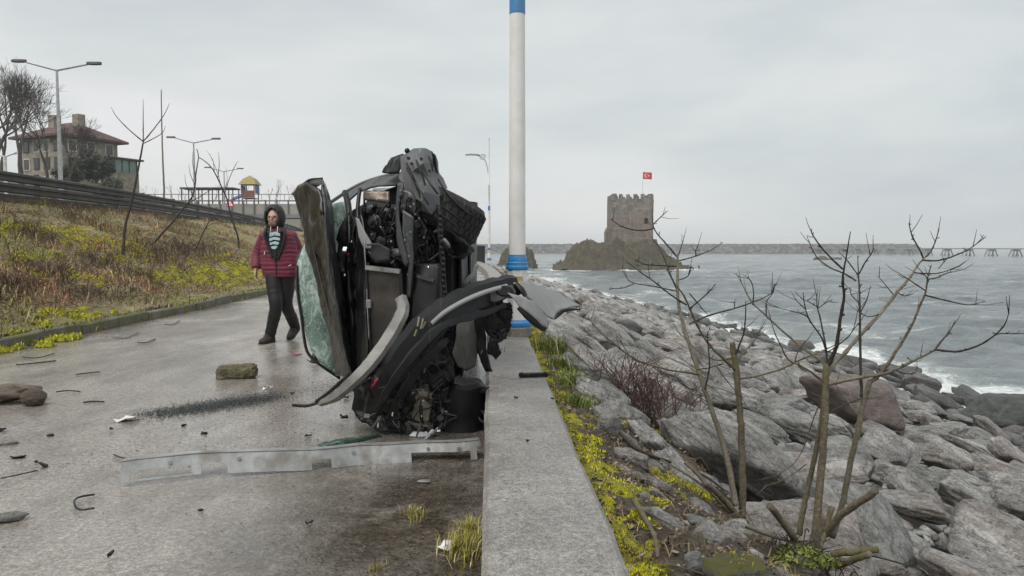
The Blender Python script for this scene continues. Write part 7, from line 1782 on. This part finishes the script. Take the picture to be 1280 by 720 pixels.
for i, (px, py, w) in enumerate(((645, 499, 5), (690, 500, 5), (660, 553, 4))): shard(px, py, w, 2, C_plas, 'tiny dark crumb on the parapet top', 120 + i, z0=WALL_H + .003, group='tiny crumbs on the parapet top')
def twig(pts, r_, label, seed, group=None, mat=None):
    rr = random.Random(seed); q = [G(a, b, .012 + .012 * rr.random()) for a, b in pts]; m = MB(); m.tube(smooth_path(q, 4), r_, 5); c = q[0]
    tag(m.build('twig', mat or M_stemdark, None, True, loc=c), label, 'twig', group)
twig([(118, 618), (97, 622), (93, 630), (100, 637), (118, 635)], .005, 'thin black wire bent into an open loop on the road', 1, None, C_wire)
twig([(1, 598), (25, 593), (47, 588)], .004, 'long straight thin twig near the flat dark flake', 2)
twig([(142, 568), (152, 572), (162, 573)], .004, 'short twig lying alone beyond the metal rail end', 3)
for i, (px, py, L) in enumerate(((28, 446, 40), (20, 456, 50), (140, 421, 34), (95, 468, 30), (70, 490, 30), (172, 428, 22), (205, 405, 20), (104, 503, 26))):
    rr = random.Random(i); twig([(px, py), (px + L * .5, py + rr.uniform(-3, 2)), (px + L, py - rr.uniform(0, 6))], .007 * rr.uniform(.6, 1.2), 'dark wet twig washed onto the road near the kerb', 40 + i, 'dark twigs near the kerb')
# leaf litter and mud along the kerb and the wall foot
rr = np.random.RandomState(8); V, C = [], []; N = 0; Fl = []
def leaves(n_, fx, name, label, col, smin=.006, smax=.022):
    P_, Cc = [], []
    for i in range(n_):
        x, y = fx(); a = rr.uniform(0, 6.28); s_ = rr.uniform(smin, smax); t_ = rr.uniform(-.5, .5, 4) * s_ * .8; cc = np.array(col[rr.randint(len(col))]) * rr.uniform(.6, 1.3)
        for j, (u, v) in enumerate(((-1, 0), (0, .45), (1, 0), (0, -.45))): P_.append((x + s_ * (u * math.cos(a) - v * math.sin(a)), y + s_ * (u * math.sin(a) + v * math.cos(a)), .012 + abs(t_[j]) * .8)); Cc.append(cc)
    tag(mesh_np(name, P_, np.arange(4 * n_).reshape(-1, 4), M_veg, cols=Cc), label, 'litter', kind='stuff')
DARK = [(.045, .032, .02), (.09, .06, .035), (.02, .016, .012), (.14, .10, .06)]
def f1():
    y = 5 + 30 * rr.rand() ** 1.5; return xk(y) + abs(rr.normal(0, .22)) + .02, y
def f2():
    y = 1.9 + 3.4 * rr.rand(); return xw(y) - .02 - abs(rr.normal(0, .38)), y
def f3():
    y = 2.2 + 9 * rr.rand() ** 1.2; return rr.uniform(xk(y), xw(y)), y
leaves(5200, f1, 'kerb_leaf_litter', 'dark wet leaf litter along the kerb', DARK)
leaves(2200, f2, 'wall_foot_litter', 'dark muddy leaf litter along the foot of the parapet', DARK, .003, .012)
leaves(1300, f3, 'road_grit', 'scattered grit and leaf crumbs over the wet road', DARK + [(.3, .28, .25)], .002, .010)

# litter on the soil between parapet and rocks: dead leaves, crumbs of stone, broken twigs
P_, Cc = [], []
for i in range(7000):
    y = 1.9 + 9 * rr.rand() ** 1.5; x = xw(y) + WALL_W + .02 + 1.7 * rr.rand() ** 1.2; z = h_shore(x, y) - .42 * sstep(.9, 1.8, x - xw(y) - WALL_W + .02); a = rr.uniform(0, 6.28); s_ = rr.uniform(.004, .020)
    t_ = rr.uniform(0, .9, 4) * s_; cc = np.array((DARK + [(.30, .24, .16), (.24, .22, .19), (.20, .13, .07)])[rr.randint(7)]) * rr.uniform(.6, 1.4)
    for j, (u, v) in enumerate(((-1, 0), (0, .5), (1, 0), (0, -.5))): P_.append((x + s_ * (u * math.cos(a) - v * math.sin(a)), y + s_ * (u * math.sin(a) + v * math.cos(a)), z + .004 + t_[j])); Cc.append(cc)
tag(mesh_np('soil_litter', P_, np.arange(len(P_)).reshape(-1, 4), M_veg, cols=Cc), 'dead leaves and stone crumbs on the soil beyond the parapet', 'litter', kind='stuff')
m = MB()
for i in range(420):
    y = 2.0 + 7 * rr.rand() ** 1.4; x = xw(y) + WALL_W + .05 + 1.6 * rr.rand(); z = h_shore(x, y) - .42 * sstep(.9, 1.8, x - xw(y) - WALL_W + .02) + .008; a = rr.uniform(0, 6.28); L = rr.uniform(.03, .22)
    q = (x + L * math.cos(a), y + L * math.sin(a)); m.tube([(x, y, z), ((x + q[0]) / 2, (y + q[1]) / 2, z + rr.uniform(0, .03)), (q[0], q[1], h_shore(*q) - .42 * sstep(.9, 1.8, q[0] - xw(q[1]) - WALL_W + .02) + rr.uniform(.005, .04))], [.003, .0025, .0015], 4, cap=False)
tag(m.build('soil_twigs', M_stalk), 'broken twigs strewn over the soil beyond the parapet', 'twigs', kind='stuff')
# dead growth standing between the soil and the first stones
pts, hts, cols = [], [], []; rq = random.Random(2)
for i in range(5200):
    y = 2.0 + 9 * rq.random() ** 1.4; s_ = rq.uniform(.03, 1.5); x = xw(y) + WALL_W + s_
    if nz(x * 2.1, y * 1.6, 90) < .02: continue
    pts.append((x, y, h_shore(x, y) - .42 * sstep(.9, 1.8, s_ + .02) - .004)); hts.append(rq.uniform(.015, .07)); f_ = rq.uniform(.6, 1.3); c_ = rq.choice(((.30, .23, .13), (.22, .15, .09), (.20, .19, .05), (.15, .11, .07))); cols.append(tuple(v * f_ for v in c_))
tag(blades('soil_dead_grass', pts, hts, cols, 44, wid=.0028, bend=1.0), 'flattened dead grass on the soil beyond the parapet', 'grass', kind='stuff')
# ================================================================== DAMP AIR OVER THE SEA
m = MB(); m.box((50, 1400, 14.5), (5300, 4100, 45))
hz = m.build('haze', M_black); hz.data.materials.clear()
hm = bpy.data.materials.new('damp_air'); hm.use_nodes = True; hn = hm.node_tree.nodes; hn.clear()
ho = hn.new('ShaderNodeOutputMaterial'); pv = hn.new('ShaderNodeVolumePrincipled')
pv.inputs['Color'].default_value = (.985, .995, 1.0, 1); pv.inputs['Density'].default_value = .00050; pv.inputs['Anisotropy'].default_value = .2
hm.node_tree.links.new(pv.outputs['Volume'], ho.inputs['Volume']); hz.data.materials.append(hm); tag(hz, 'thin damp sea haze', 'haze', kind='stuff')
